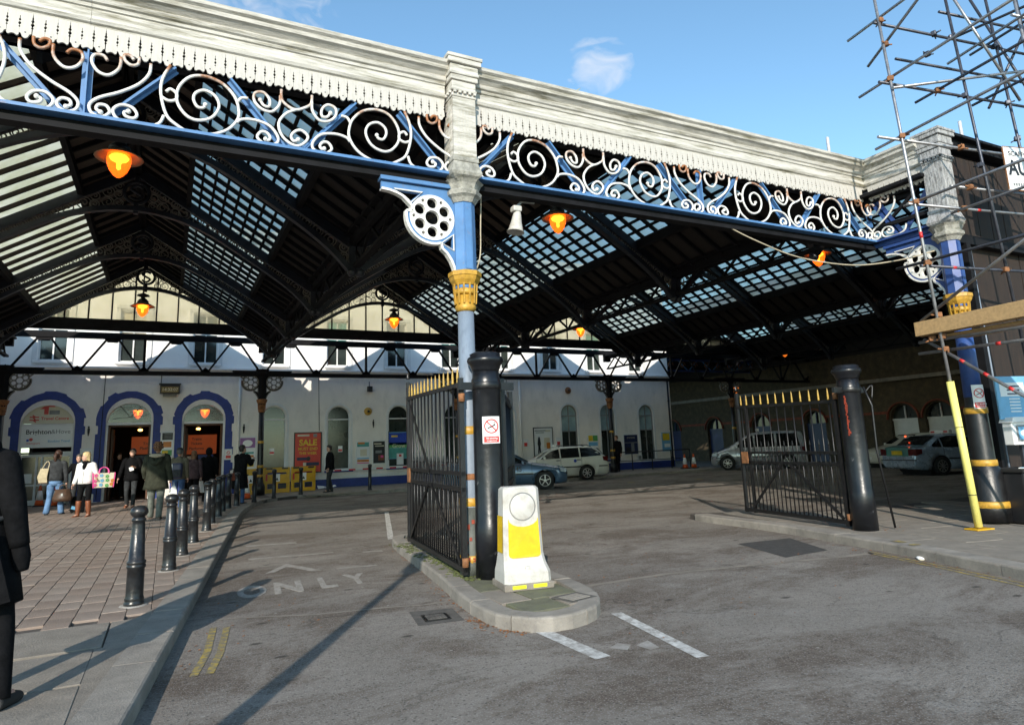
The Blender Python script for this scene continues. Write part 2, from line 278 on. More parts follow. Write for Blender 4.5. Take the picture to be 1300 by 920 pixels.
def asphalt():
    m = bpy.data.materials.new('asphalt'); m.use_nodes = True; MATS['asphalt'] = m
    nt = m.node_tree; b = nt.nodes['Principled BSDF']; N = nt.nodes.new; L = nt.links.new
    b.inputs['Roughness'].default_value = 0.88; b.inputs['Specular IOR Level'].default_value = 0.25
    tc = N('ShaderNodeTexCoord')
    def noise(s, d, ro=0.65, dist=0.0, st=(1, 1, 1)):
        mp = N('ShaderNodeMapping'); mp.inputs['Scale'].default_value = st; L(tc.outputs['Object'], mp.inputs[0])
        n = N('ShaderNodeTexNoise'); n.inputs['Scale'].default_value = s; n.inputs['Detail'].default_value = d; n.inputs['Roughness'].default_value = ro; n.inputs['Distortion'].default_value = dist
        L(mp.outputs[0], n.inputs['Vector']); return n.outputs[0]
    def ramp(f, lo, hi, a, bb):
        r = N('ShaderNodeMapRange'); r.inputs[1].default_value = lo; r.inputs[2].default_value = hi; r.inputs[3].default_value = a; r.inputs[4].default_value = bb; L(f, r.inputs[0]); return r.outputs[0]
    def mixc(f, c1, c2):
        x = N('ShaderNodeMix'); x.data_type = 'RGBA'
        if isinstance(f, float): x.inputs[0].default_value = f
        else: L(f, x.inputs[0])
        for i, c in ((6, c1), (7, c2)):
            if isinstance(c, tuple): x.inputs[i].default_value = (*c, 1)
            else: L(c, x.inputs[i])
        return x.outputs[2]
    base = mixc(ramp(noise(0.5, 5), 0.35, 0.65, 0, 1), (0.195, 0.168, 0.142), (0.285, 0.252, 0.218))
    brown = mixc(ramp(noise(0.42, 10, 0.78, 0.6, (1, 1.9, 1)), 0.46, 0.58, 0, 1.0), base, (0.105, 0.074, 0.052))
    pale = mixc(ramp(noise(1.1, 9, 0.75, 0.4), 0.55, 0.68, 0, 0.6), brown, (0.31, 0.29, 0.265))
    mid = ramp(noise(16, 8, 0.8), 0.30, 0.70, 0.0, 1.0)
    pale = mixc(0.30, pale, mixc(mid, (0.06, 0.055, 0.05), (0.32, 0.30, 0.275)))
    # pale aggregate chips
    v = N('ShaderNodeTexVoronoi'); v.inputs['Scale'].default_value = 60; L(tc.outputs['Object'], v.inputs['Vector'])
    chips = ramp(v.outputs['Distance'], 0.14, 0.42, 0.55, 0.0)
    sp = mixc(chips, pale, (0.36, 0.34, 0.32))
    v2 = N('ShaderNodeTexVoronoi'); v2.inputs['Scale'].default_value = 26; L(tc.outputs['Object'], v2.inputs['Vector'])
    sp2 = mixc(ramp(v2.outputs['Distance'], 0.10, 0.30, 0.7, 0.0), sp, (0.045, 0.042, 0.04))
    # cracks
    vc = N('ShaderNodeTexVoronoi'); vc.feature = 'DISTANCE_TO_EDGE'; vc.inputs['Scale'].default_value = 0.55
    mpc = N('ShaderNodeMapping'); L(tc.outputs['Object'], mpc.inputs[0])
    nz = N('ShaderNodeTexNoise'); nz.inputs['Scale'].default_value = 3; nz.inputs['Detail'].default_value = 6; L(mpc.outputs[0], nz.inputs['Vector'])
    ad = N('ShaderNodeMix'); ad.data_type = 'RGBA'; ad.blend_type = 'ADD'; ad.inputs[0].default_value = 0.5; L(mpc.outputs[0], ad.inputs[6]); L(nz.outputs['Color'], ad.inputs[7]); L(ad.outputs[2], vc.inputs['Vector'])
    cm = N('ShaderNodeMath'); cm.operation = 'MULTIPLY'; L(ramp(vc.outputs['Distance'], 0.0, 0.008, 0.55, 0.0), cm.inputs[0]); L(ramp(noise(0.8, 3), 0.46, 0.60, 0, 1), cm.inputs[1])
    fin = mixc(cm.outputs[0], sp2, (0.05, 0.045, 0.04))
    # blackened oil and gum spots
    dk = mixc(ramp(noise(2.3, 6, 0.7, 0.8, (0.7, 1.6, 1)), 0.66, 0.71, 0, 0.75), fin, (0.045, 0.04, 0.037))
    gum = N('ShaderNodeTexVoronoi'); gum.inputs['Scale'].default_value = 3.1; gum.inputs['Randomness'].default_value = 1.0; L(tc.outputs['Object'], gum.inputs['Vector'])
    dk = mixc(ramp(gum.outputs['Distance'], 0.035, 0.055, 0.8, 0.0), dk, (0.34, 0.32, 0.29))
    g2 = N('ShaderNodeTexVoronoi'); g2.inputs['Scale'].default_value = 2.3; mg = N('ShaderNodeMapping'); mg.inputs['Location'].default_value = (7.3, 2.1, 0); mg.inputs['Scale'].default_value = (0.6, 1.0, 1.0); L(tc.outputs['Object'], mg.inputs[0]); L(mg.outputs[0], g2.inputs['Vector'])
    dk = mixc(ramp(g2.outputs['Distance'], 0.05, 0.10, 0.8, 0.0), dk, (0.04, 0.035, 0.03))
    L(dk, b.inputs['Base Color'])
    bp = N('ShaderNodeBump'); bp.inputs['Strength'].default_value = 0.9; bp.inputs['Distance'].default_value = 0.015
    L(noise(45, 5, 0.75), bp.inputs['Height']); L(bp.outputs[0], b.inputs['Normal'])
asphalt()
# ------------------------------------------------------------------ helpers
def tag(o, label=None, cat=None, group=None, kind=None):
    if label: o['label'] = label
    if cat: o['category'] = cat
    if group: o['group'] = group
    if kind: o['kind'] = kind
    return o
def empty(name, loc=(0, 0, 0), rz=0.0, label=None, cat=None, group=None, kind=None):
    o = bpy.data.objects.new(name, None); COL.objects.link(o); o.empty_display_size = 0.2
    o.location = loc; o.rotation_euler = (0, 0, rz)
    return tag(o, label, cat, group, kind)
def kids(o): return [c for c in KID.get(o.name, [])]
KID = {}
def link(name, me, parent=None, loc=None, rot=None):
    o = bpy.data.objects.new(name, me); COL.objects.link(o)
    if loc is not None: o.location = loc
    if rot is not None: o.rotation_euler = rot
    if parent is not None:
        o.parent = parent; KID.setdefault(parent.name, []).append(o)
    return o
def copy_tree(o, parent=None, loc=None, rz=None):
    c = o.copy(); COL.objects.link(c); c.parent = parent
    if parent is not None: KID.setdefault(parent.name, []).append(c)
    if loc is not None: c.location = loc
    if rz is not None: c.rotation_euler = (0, 0, rz)
    for ch in kids(o): copy_tree(ch, c)
    return c
def crom(pts, sub=4):
    P = [Vector(p) for p in pts]
    if len(P) < 3 or sub < 2: return P
    out = []
    for i in range(len(P)-1):
        p0, p1, p2, p3 = P[max(0, i-1)], P[i], P[i+1], P[min(len(P)-1, i+2)]
        for k in range(sub):
            t = k/sub
            out.append(0.5*((2*p1)+(p2-p0)*t+(2*p0-5*p1+4*p2-p3)*t*t+(3*p1-p0-3*p2+p3)*t**3))
    out.append(P[-1]); return out
def smooth_list(v, sub):
    out = []
    for i in range(len(v)-1):
        for k in range(sub):
            t = k/sub; out.append(v[i]*(1-t)+v[i+1]*t)
    out.append(v[-1]); return out
class MB:
    def __init__(s): s.v = []; s.f = []; s.mi = []; s.sm = []; s.cur = 0; s.flat = True
    def m(s, i): s.cur = i; return s
    def add(s, vs, fs, smooth=False):
        b = len(s.v); s.v += [Vector(v) for v in vs]
        for f in fs: s.f.append(tuple(b+i for i in f)); s.mi.append(s.cur); s.sm.append(smooth)
        return s
    def box(s, c, d, R=None):
        c = Vector(c); h = Vector(d)/2
        vs = [Vector((x*h.x, y*h.y, z*h.z)) for x in (-1, 1) for y in (-1, 1) for z in (-1, 1)]
        if R is not None: vs = [R @ v for v in vs]
        return s.add([c+v for v in vs], [(0, 1, 3, 2), (4, 6, 7, 5), (0, 4, 5, 1), (2, 3, 7, 6), (0, 2, 6, 4), (1, 5, 7, 3)])
    def cbox(s, c, d, ch=0.01, R=None):
        # box with chamfered edges
        c = Vector(c); h = Vector(d)/2; ch = min(ch, min(h)*0.9)
        bm = bmesh.new(); bmesh.ops.create_cube(bm, size=1.0)
        for v in bm.verts: v.co = Vector((v.co.x*d[0], v.co.y*d[1], v.co.z*d[2]))
        bmesh.ops.bevel(bm, geom=bm.edges[:], offset=ch, segments=2, affect='EDGES', profile=0.6)
        bm.verts.index_update()
        vs = [(R @ v.co if R is not None else v.co.copy())+c for v in bm.verts]; fs = [tuple(v.index for v in f.verts) for f in bm.faces]
        bm.free(); return s.add(vs, fs)
    def bar(s, a, b, w, h=None, up=(0, 0, 1)):
        a, b = Vector(a), Vector(b); d = b-a; L = d.length
        if L < 1e-6: return s
        z = d/L; u = Vector(up)
        if abs(z.dot(u)) > 0.98: u = Vector((0, 1, 0)) if abs(z.y) < 0.9 else Vector((1, 0, 0))
        x = z.cross(u).normalized(); y = x.cross(z)
        R = Matrix((x, z, y)).transposed()
        return s.box((a+b)/2, (w, L, h if h else w), R)
    def tube(s, pts, r, n=8, closed=False, caps=True):
        P = [Vector(p) for p in pts]; k = len(P)
        rs = r if isinstance(r, (list, tuple)) else [r]*k
        T = []
        for i in range(k):
            a = P[i-1] if (i > 0 or closed) else P[i]; b = P[(i+1) % k] if (i < k-1 or closed) else P[i]
            t = (b-a); T.append(t.normalized() if t.length > 1e-9 else Vector((0, 0, 1)))
        ref = Vector((0, 0, 1)) if abs(T[0].z) < 0.9 else Vector((1, 0, 0))
        x = T[0].cross(ref).normalized(); vs = []
        for i in range(k):
            x = (x - T[i]*x.dot(T[i]))
            if x.length < 1e-6: x = T[i].orthogonal()
            x.normalize(); y = T[i].cross(x)
            for j in range(n):
                a = 2*math.pi*j/n; vs.append(P[i]+(x*math.cos(a)+y*math.sin(a))*rs[i])
        fs = []
        for i in range(k if closed else k-1):
            for j in range(n):
                i2 = (i+1) % k
                fs.append((i*n+j, i*n+(j+1) % n, i2*n+(j+1) % n, i2*n+j))
        s.add(vs, fs, n > 4)
        if caps and not closed:
            b = len(s.v)-len(vs)
            for base, rev in ((b, True), (b+(k-1)*n, False)):
                f = [base+j for j in range(n)]
                s.f.append(tuple(reversed(f)) if rev else tuple(f)); s.mi.append(s.cur); s.sm.append(False)
        return s
    def limb(s, pts, rs, n=10, sub=3, flat=1.0):
        return s.tube(crom(pts, sub), smooth_list(list(rs), sub), n)
    def lathe(s, prof, n=16, c=(0, 0, 0), sx=1.0, sy=1.0, R=None, smooth=True):
        c = Vector(c); vs = []; fs = []
        for r, z in prof:
            for j in range(n):
                a = 2*math.pi*j/n; v = Vector((r*math.cos(a)*sx, r*math.sin(a)*sy, z)); vs.append((R @ v if R is not None else v)+c)
        k = len(prof)
        for i in range(k-1):
            for j in range(n): fs.append((i*n+j, i*n+(j+1) % n, (i+1)*n+(j+1) % n, (i+1)*n+j))
        s.add(vs, fs, smooth)
        b = len(s.v)-len(vs)
        if prof[0][0] > 1e-4: s.f.append(tuple(b+j for j in reversed(range(n)))); s.mi.append(s.cur); s.sm.append(False)
        if prof[-1][0] > 1e-4: s.f.append(tuple(b+(k-1)*n+j for j in range(n))); s.mi.append(s.cur); s.sm.append(False)
        return s
    def ball(s, c, r, n=12, m=8, R=None):
        if isinstance(r, (int, float)): r = (r, r, r)
        prof = [(max(math.sin(math.pi*i/m), 0.0), -math.cos(math.pi*i/m)) for i in range(m+1)]
        c = Vector(c); vs = []; fs = []
        for q, z in prof:
            for j in range(n):
                a = 2*math.pi*j/n; v = Vector((q*math.cos(a)*r[0], q*math.sin(a)*r[1], z*r[2])); vs.append((R @ v if R is not None else v)+c)
        for i in range(m):
            for j in range(n): fs.append((i*n+j, i*n+(j+1) % n, (i+1)*n+(j+1) % n, (i+1)*n+j))
        return s.add(vs, fs, True)
    def loft(s, rings, cap=True, smooth=True):
        n = len(rings[0]); vs = [Vector(v) for r in rings for v in r]; fs = []
        for i in range(len(rings)-1):
            for j in range(n): fs.append((i*n+j, i*n+(j+1) % n, (i+1)*n+(j+1) % n, (i+1)*n+j))
        s.add(vs, fs, smooth)
        if cap:
            b = len(s.v)-len(vs)
            s.f.append(tuple(b+j for j in reversed(range(n)))); s.mi.append(s.cur); s.sm.append(False)
            s.f.append(tuple(b+(len(rings)-1)*n+j for j in range(n))); s.mi.append(s.cur); s.sm.append(False)
        return s
    def prism(s, poly, o, U, V, t):
        # polygon (list of (u, v)) in the plane o + u*U + v*V, extruded by t along U x V (may be concave)
        o, U, V = Vector(o), Vector(U), Vector(V); Nn = U.cross(V).normalized()
        k = len(poly); a = [o+U*p[0]+V*p[1] for p in poly]; b = [p+Nn*t for p in a]
        fs = [tuple(reversed(range(k))), tuple(range(k, 2*k))]
        fs += [(i, (i+1) % k, k+(i+1) % k, k+i) for i in range(k)]
        return s.add(a+b, fs)
    def quad(s, a, b, c, d): return s.add([a, b, c, d], [(0, 1, 2, 3)])
    def merge(s, o, off=(0, 0, 0), R=None):
        off = Vector(off); b = len(s.v)
        s.v += [(R @ v if R is not None else v)+off for v in o.v]
        for f, m_, q in zip(o.f, o.mi, o.sm): s.f.append(tuple(b+i for i in f)); s.mi.append(m_); s.sm.append(q)
        return s
    def mesh(s, name, mats):
        if not isinstance(mats, (list, tuple)): mats = [mats]
        me = bpy.data.meshes.new(name); me.from_pydata([tuple(v) for v in s.v], [], s.f)
        for x in mats: me.materials.append(M[x])
        me.polygons.foreach_set('material_index', s.mi); me.polygons.foreach_set('use_smooth', s.sm)
        me.update(); return me
    def build(s, name, mats, parent=None, loc=None, rot=None, fix=True):
        me = s.mesh(name, mats)
        if fix:
            bm = bmesh.new(); bm.from_mesh(me); bmesh.ops.recalc_face_normals(bm, faces=bm.faces[:]); bm.to_mesh(me); bm.free()
        return link(name, me, parent, loc, rot)
def text_mesh(body, size, bold=0.0, ext=0.0015, align='CENTER'):
    cu = bpy.data.curves.new('lettering', 'FONT'); cu.body = body; cu.size = size; cu.extrude = ext; cu.offset = bold
    cu.align_x = align; cu.align_y = 'CENTER'; cu.resolution_u = 3
    o = bpy.data.objects.new('tmp_text', cu); COL.objects.link(o)
    dg = bpy.context.evaluated_depsgraph_get()
    me = bpy.data.meshes.new_from_object(o.evaluated_get(dg)); bpy.data.objects.remove(o); bpy.data.curves.remove(cu)
    return me
def text(name, body, size, material, parent, loc, rot=(math.pi/2, 0, 0), bold=0.0, align='CENTER', sx=1.0):
    me = text_mesh(body, size, bold, align=align); me.name = name; me.materials.clear(); me.materials.append(M[material])
    o = link(name, me, parent, loc, rot); o.scale = (sx, 1, 1); return o
def boolean_cut(target, cutter):
    md = target.modifiers.new('cut', 'BOOLEAN'); md.operation = 'DIFFERENCE'; md.solver = 'EXACT'; md.object = cutter
    dg = bpy.context.evaluated_depsgraph_get(); me = bpy.data.meshes.new_from_object(target.evaluated_get(dg))
    target.modifiers.clear(); target.data = me; bpy.data.objects.remove(cutter)
def arch_poly(w, h, n=10, x=0.0, z=0.0, rise=None):
    # upright opening of width w, total height h, round head
    r = w/2; rise = r if rise is None else rise; pts = [(x-r, z), (x+r, z)]
    for i in range(n+1):
        a = math.pi*i/n; pts.append((x+r*math.cos(a), z+h-rise+rise*math.sin(a)))
    return pts
UX, UY, UZ = Vector((1, 0, 0)), Vector((0, 1, 0)), Vector((0, 0, 1))
# ------------------------------------------------------------------ ground, pavements, kerbs
g = MB(); g.quad((-400, -400, 0), (400, -400, 0), (400, 400, 0), (-400, 400, 0))
tag(g.build('road', 'asphalt'), kind='structure')
PAVE_TOP = 0.12
def offset_line(P, d):
    out = []
    for i in range(len(P)):
        a = Vector(P[max(0, i-1)]); b = Vector(P[min(len(P)-1, i+1)]); t = (b-a).normalized(); nrm = Vector((-t.y, t.x))
        out.append(Vector(P[i])+nrm*d)
    return out
def resample(P, step):
    P = [Vector(p) for p in P]; out = [P[0].copy()]; acc = 0.0
    for i in range(len(P)-1):
        L = (P[i+1]-P[i]).length; pos = step-acc
        while pos <= L: out.append(P[i].lerp(P[i+1], pos/L)); pos += step
        acc = (acc+L) % step
    return out
def kerbs(P, width, parent, step=0.92, mat_='kerb_stone', closed=False, nsub=4):
    Q = resample([Vector(p) for p in crom([(p[0], p[1], 0) for p in P], 8)], step/nsub)
    Q = [Vector((q.x, q.y)) for q in Q]; R_ = offset_line(Q, width)
    for i in range(0, len(Q)-nsub, nsub):
        dz = random.uniform(-0.003, 0.004); top = PAVE_TOP+0.005+dz; vs = []; fs = []
        for k in range(nsub+1):
            a, d = Q[i+k], R_[i+k]
            if k in (0, nsub):
                t = (Q[i+1]-Q[i] if k == 0 else Q[i+nsub-1]-Q[i+nsub]).normalized()*0.005; a = a+t; d = d+t
            n = (d-a).normalized()
            vs += [(a.x, a.y, -0.02), (a.x, a.y, top-0.022), (a.x+n.x*.008, a.y+n.y*.008, top-0.007), (a.x+n.x*.024, a.y+n.y*.024, top), (d.x, d.y, top), (d.x, d.y, -0.02)]
        for k in range(nsub):
            for e in range(6): fs.append((k*6+e, k*6+(e+1) % 6, (k+1)*6+(e+1) % 6, (k+1)*6+e))
        fs += [tuple(range(6)), tuple(nsub*6+e for e in reversed(range(6)))]
        MB().add(vs, fs).build('kerbstone', mat_, parent)
# left pavement
KL = [(-1.3, -4), (-0.62, 1.2), (0.03, 6.21), (0.27, 8.02), (0.65, 10.94), (1.22, 15.3), (1.79, 19.57), (2.29, 22.39), (2.75, 24.3), (3.45, 25.8), (4.6, 26.5), (6.5, 26.35), (9.0, 26.1), (12.5, 26.0), (18, 26.0), (26, 26.0)]
poly = [(-40, -4)] + [(p.x-0.02, p.y+0.02) for p in offset_line(KL, 0.04)] + [(26, 30.45), (-40, 30.45)]
pv = MB(); pv.prism(poly, (0, 0, 0), UX, UY, 0.096)
pave_l = tag(pv.build('pavement', 'joint_dirt'), kind='structure')
kerbs(KL, 0.30, pave_l)
def kerb_x(y):
    for i in range(len(KL)-1):
        if KL[i][1] <= y <= KL[i+1][1] and KL[i+1][1] < 26:
            t = (y-KL[i][1])/(KL[i+1][1]-KL[i][1]); return KL[i][0]*(1-t)+KL[i+1][0]*t
    return 3.3
def slab_mesh(w, l, h=0.06, ch=0.005):
    m_ = MB(); x, y = w/2, l/2
    vs = [(-x, -y, -h), (x, -y, -h), (x, y, -h), (-x, y, -h), (-x, -y, -ch), (x, -y, -ch), (x, y, -ch), (-x, y, -ch), (-x+ch, -y+ch, 0), (x-ch, -y+ch, 0), (x-ch, y-ch, 0), (-x+ch, y-ch, 0)]
    fs = [(8, 9, 10, 11)]
    for k in range(4): fs += [(k, (k+1) % 4, 4+(k+1) % 4, 4+k), (4+k, 4+(k+1) % 4, 8+(k+1) % 4, 8+k)]
    return m_.add(vs, fs)
PW, PL = 0.222, 0.445
pav_me = {k: slab_mesh(PW-0.005, PL-0.004, 0.06, 0.004).mesh('paver', k) for k in ('paving', 'paving_b', 'paving_c')}
cells = []
for i in range(-46, 16):
    for j in range(0, 52):
        x = i*PW+0.04; y = 7.72+j*PL+(PL/2 if i % 2 else 0)+PL/2
        if y > 30.2 or x > kerb_x(y)-0.16: continue
        cells.append((x, y))
def px_size(c):
    d = Vector((c[0], c[1], PAVE_TOP-EYE)); z = d.dot(_f)
    if z < 0.5: return 0
    X = d.dot(_r2)/z*849.57+650; Yp = -d.dot(_u2)/z*849.57+415
    if X < -10 or X > 1310 or Yp > 930: return 0
    return 1/z
cells.sort(key=lambda c: -px_size(c))
rest = MB()
for k, c in enumerate(cells):
    mk = random.choice(['paving', 'paving', 'paving_b', 'paving_b', 'paving_c']); dz = PAVE_TOP+random.uniform(-0.0025, 0.0025)
    if k < 296:
        link('paver', pav_me[mk], pave_l, (c[0], c[1], dz), (random.uniform(-.006, .006), random.uniform(-.008, .008), random.uniform(-.006, .006)))
    else:
        rest.cur = ['paving', 'paving_b', 'paving_c'].index(mk)
        s_ = slab_mesh(PW-0.005, PL-0.004, 0.06, 0.004); s_.mi = [rest.cur]*len(s_.f); rest.merge(s_, (c[0], c[1], dz))
tag(rest.build('far_pavers', ['paving', 'paving_b', 'paving_c'], pave_l, fix=False), kind='stuff')
# concrete flags at the near end and along the station front
for r_, (y0, y1) in enumerate(((6.74, 7.70), (5.75, 6.70), (4.76, 5.71), (3.7, 4.72))):
    xs = [-4.4, -3.5, -2.6, -1.75, -1.16, -0.40] if r_ == 0 else [-4.0, -3.1, -2.2, -1.3, -0.45]
    for i in range(len(xs)):
        x0 = xs[i]; x1 = xs[i+1] if i+1 < len(xs) else xs[i]
        if x1-x0 < 0.15: continue
        slab_mesh(x1-x0-0.014, y1-y0-0.014).build('paving_slab', 'concrete', pave_l, ((x0+x1)/2, (y0+y1)/2, PAVE_TOP+random.uniform(-0.002, 0.004)))
inf = MB(); inf.prism([(-0.455, 3.7), (kerb_x(3.7)-0.12, 3.7), (kerb_x(5.5)-0.14, 5.5), (kerb_x(7.7)-0.14, 7.7), (kerb_x(8.6)-0.16, 8.6), (-0.06, 8.1), (-0.2, 7.72), (-0.395, 7.70), (-0.395, 6.72), (-0.455, 6.70)], (0, 0, 0.03), UX, UY, 0.0885)
inf.build('paving_slab', 'concrete', pave_l)
bk = MB()
for i in range(37):
    for j in range(7):
        x = 3.75+i*0.6; y = 26.55+j*0.6
        if y > 30.2 or (i < 2 and j < 1): continue
        s_ = slab_mesh(0.588, 0.588); bk.merge(s_, (x, y, PAVE_TOP+random.uniform(-0.002, 0.003)))
tag(bk.build('far_flags', 'concrete', pave_l, fix=False), kind='stuff')
# right pavement
KR = [(9.55, 11.0), (9.40, 10.33), (9.34, 9.39), (9.20, 8.22), (8.92, 7.0), (8.72, 6.1), (8.43, 5.19), (8.11, 4.19), (7.5, 2.6), (6.2, -0.5), (4.6, -4)]
KR = KR[::-1]
polyr = [(60, -4)] + [(60, 9.0), (20, 9.0), (13.6, 9.2), (11.2, 9.75), (10.5, 10.6), (9.9, 11.05)] + [(p.x, p.y) for p in reversed(offset_line(KR, -0.03))]
pv = MB(); pv.prism(polyr, (0, 0, 0), UX, UY, 0.096)
pave_r = tag(pv.build('pavement', 'joint_dirt'), kind='structure')
KRo = [Vector(p) for p in KR]
kerbs(KR, -0.28, pave_r)
def in_poly(x, y, P):
    c = False; j = len(P)-1
    for i in range(len(P)):
        if (P[i][1] > y) != (P[j][1] > y) and x < (P[j][0]-P[i][0])*(y-P[i][1])/(P[j][1]-P[i][1])+P[i][0]: c = not c
        j = i
    return c
ca, sa = math.cos(rad(-14)), math.sin(rad(-14))
inner = offset_line(KR, -0.24)
pin = [(60, -4), (60, 8.9), (20, 8.9), (13.5, 9.1), (11.1, 9.6), (10.4, 10.4), (9.95, 10.8)] + [(p.x, p.y) for p in reversed(inner)]
cl = MB(); cnt = 0
for i in range(-12, 60):
    for j in range(-14, 14):
        u = i*0.62; v = j*0.92+(0.46 if i % 2 else 0)
        x = 10.6+u*ca-v*sa; y = 6.2+u*sa+v*ca
        ok = [in_poly(x+a*0.3*ca-b*0.45*sa, y+a*0.3*sa+b*0.45*ca, pin) for a in (-1, 1) for b in (-1, 1)]
        if sum(ok) < 3 or y > 9.2 and x > 11: continue
        if all(ok) or True:
            if px_size((x, y)) > 1/16 and cnt < 200:
                slab_mesh(0.606, 0.906).build('paving_slab', 'concrete', pave_r, (x, y, PAVE_TOP+random.uniform(-0.003, 0.002)), (0, 0, rad(-14))); cnt += 1
            elif y > -3: cl.merge(slab_mesh(0.606, 0.906), (x, y, PAVE_TOP), Matrix.Rotation(rad(-14), 3, 'Z'))
if cl.v: tag(cl.build('far_flags', 'concrete', pave_r, fix=False), kind='stuff')
# traffic island
KI = [(4.42, 11.3), (4.25, 11.9), (3.95, 12.12), (3.62, 11.9), (3.42, 11.2), (3.14, 9.2), (2.94, 7.8), (2.78, 6.9), (2.70, 6.2), (2.72, 5.75), (2.92, 5.45), (3.22, 5.37), (3.58, 5.50), (3.85, 5.82), (4.03, 6.3), (4.15, 7.2), (4.32, 9.3), (4.42, 11.3)]
isl = MB(); isl.prism([(p[0], p[1]) for p in KI[:-1]], (0, 0, 0), UX, UY, 0.093)
bm_i = isl
# shrink the bedding a little so that the kerbstones stand proud of it
cx_, cy_ = 3.5, 8.6
bm_i.v = [Vector((cx_+(v.x-cx_)*0.80, cy_+(v.y-cy_)*0.93, v.z)) for v in bm_i.v]
island = tag(isl.build('traffic_island', 'moss_paving'), kind='structure')
kerbs(KI, 0.20, island, step=0.78)
for (x0, x1, y0, y1, mk) in ((2.95, 3.42, 5.66, 6.10, 'moss_paving'), (3.44, 3.74, 5.72, 6.12, 'concrete'), (2.92, 3.26, 6.12, 6.72, 'concrete'), (3.28, 3.80, 6.14, 6.72, 'moss_paving'), (2.98, 3.40, 6.74, 7.4, 'moss_paving'), (3.42, 3.92, 6.74, 7.4, 'concrete'), (3.1, 3.5, 7.42, 8.1, 'moss_paving'), (3.52, 4.0, 7.42, 8.1, 'concrete'), (3.2, 3.6, 8.12, 9.2, 'moss_paving'), (3.62, 4.1, 8.12, 9.2, 'moss_paving'), (3.35, 4.15, 9.22, 10.4, 'concrete'), (3.5, 4.2, 10.42, 11.5, 'concrete')):
    slab_mesh(x1-x0-0.012, y1-y0-0.012, 0.04).build('paving_slab', mk, island, ((x0+x1)/2, (y0+y1)/2, PAVE_TOP+random.uniform(-0.002, 0.002)))
# moss and leaves that gathered along the foot of the gate
ms = MB()
for i in range(260):
    y = random.uniform(7.35, 10.9); x = 3.18+(y-7.7)*0.075+random.gauss(0, 0.07)
    s_ = random.uniform(0.012, 0.04); ms.ball((x, y, PAVE_TOP+0.003), (s_, s_, s_*0.35), 6, 3)
tag(ms.build('moss', 'moss_green'), kind='stuff')
lf = MB()
def leaf(x, y, z):
    a = random.uniform(0, 6.3); s_ = random.uniform(0.008, 0.022); d = Vector((math.cos(a), math.sin(a), random.uniform(-.1, .3)))*s_; e = Vector((-math.sin(a), math.cos(a), random.uniform(-.1, .3)))*s_*0.6
    c = Vector((x, y, z+0.004+s_*0.2)); lf.add([c-d, c+e, c+d, c-e], [(0, 1, 2, 3)])
for i in range(220):
    t = random.random(); k = random.choice(KI[4:10]); k2 = KI[KI.index(k)+1]
    x = k[0]*(1-t)+k2[0]*t-abs(random.gauss(0.02, 0.09)); y = k[1]*(1-t)+k2[1]*t; leaf(x, y, 0)
for i in range(70): leaf(random.uniform(-0.1, 1.4), random.uniform(6, 9), 0.0)
for i in range(90): leaf(random.uniform(2.4, 8.4), random.uniform(4.6, 8.4), 0.0)
for i in range(50): leaf(9.9+random.gauss(0, .3), 7.1+random.gauss(0, .35), PAVE_TOP)
for i in range(60):
    y = random.uniform(4.2, 7.2); leaf(8.05+(y-4.2)*0.24+random.gauss(0, .06), y, 0)
tag(lf.build('fallen_leaves', 'leaf_litter', fix=False), kind='stuff')
# ------------------------------------------------------------------ road markings and patches (sheets 4 mm and more above the road)
def sheet(name, polys, material, z=0.004):
    m_ = MB()
    for p in polys: m_.add([(q[0], q[1], z) for q in p], [tuple(range(len(p)))])
    o = m_.build(name, material); 
    for f in o.data.polygons:
        if f.normal.z < 0: f.flip()
    return tag(o, kind='structure')
def strip(P, w):
    A = offset_line(P, w/2); B = offset_line(P, -w/2); return [[(A[i].x, A[i].y), (B[i].x, B[i].y), (B[i+1].x, B[i+1].y), (A[i+1].x, A[i+1].y)] for i in range(len(P)-1)]
sheet('road_marking', strip([(2.99, 5.66), (3.01, 4.55)], 0.14) + strip([(3.88, 5.60), (3.63, 4.15)], 0.11), 'road_white')
sheet('road_marking', strip([(5.29, 18.0), (3.75, 12.5)], 0.11), 'road_white')
sheet('road_marking', [[(3.18, 4.72), (3.32, 4.80), (3.38, 4.70), (3.27, 4.60)], [(3.40, 4.66), (3.56, 4.72), (3.52, 4.52), (3.42, 4.5)]], 'road_faded')
sheet('road_marking', strip([(0.25, 5.9), (0.37, 6.5), (0.47, 7.40)], 0.06) + strip([(0.36, 5.9), (0.47, 6.45), (0.585, 7.34)], 0.06), 'road_yellow')
sheet('road_marking', strip([(8.60, 6.30), (8.26, 5.05), (7.96, 4.12), (7.4, 2.6)], 0.05) + strip([(8.50, 6.28), (8.15, 5.06), (7.84, 4.12), (7.28, 2.6)], 0.05), 'road_yellow')
sheet('road_marking', strip([(15.0, 18.2), (18.4, 20.0)], 0.12) + strip([(14.3, 18.9), (17.6, 20.9)], 0.12) + strip([(14.6, 20.4), (17.2, 19.0)], 0.10) + strip([(15.6, 21.2), (18.6, 19.4)], 0.10), 'road_faded')
sheet('road_marking', strip([(16.4, 22.0), (16.7, 22.6)], 0.25) + strip([(19.0, 21.0), (19.3, 21.6)], 0.25), 'road_yellow', 0.005)
for ch, x, w_ in (('O', 0.98, 1.0), ('N', 1.40, 1.12), ('L', 1.86, 1.0), ('Y', 2.24, 0.9)):
    o = text('road_marking', ch, 1.0, 'road_faded', None, (x, 8.98, 0.003), (0, 0, rad(-6)), 0.035, sx=0.42*w_); tag(o, kind='structure')
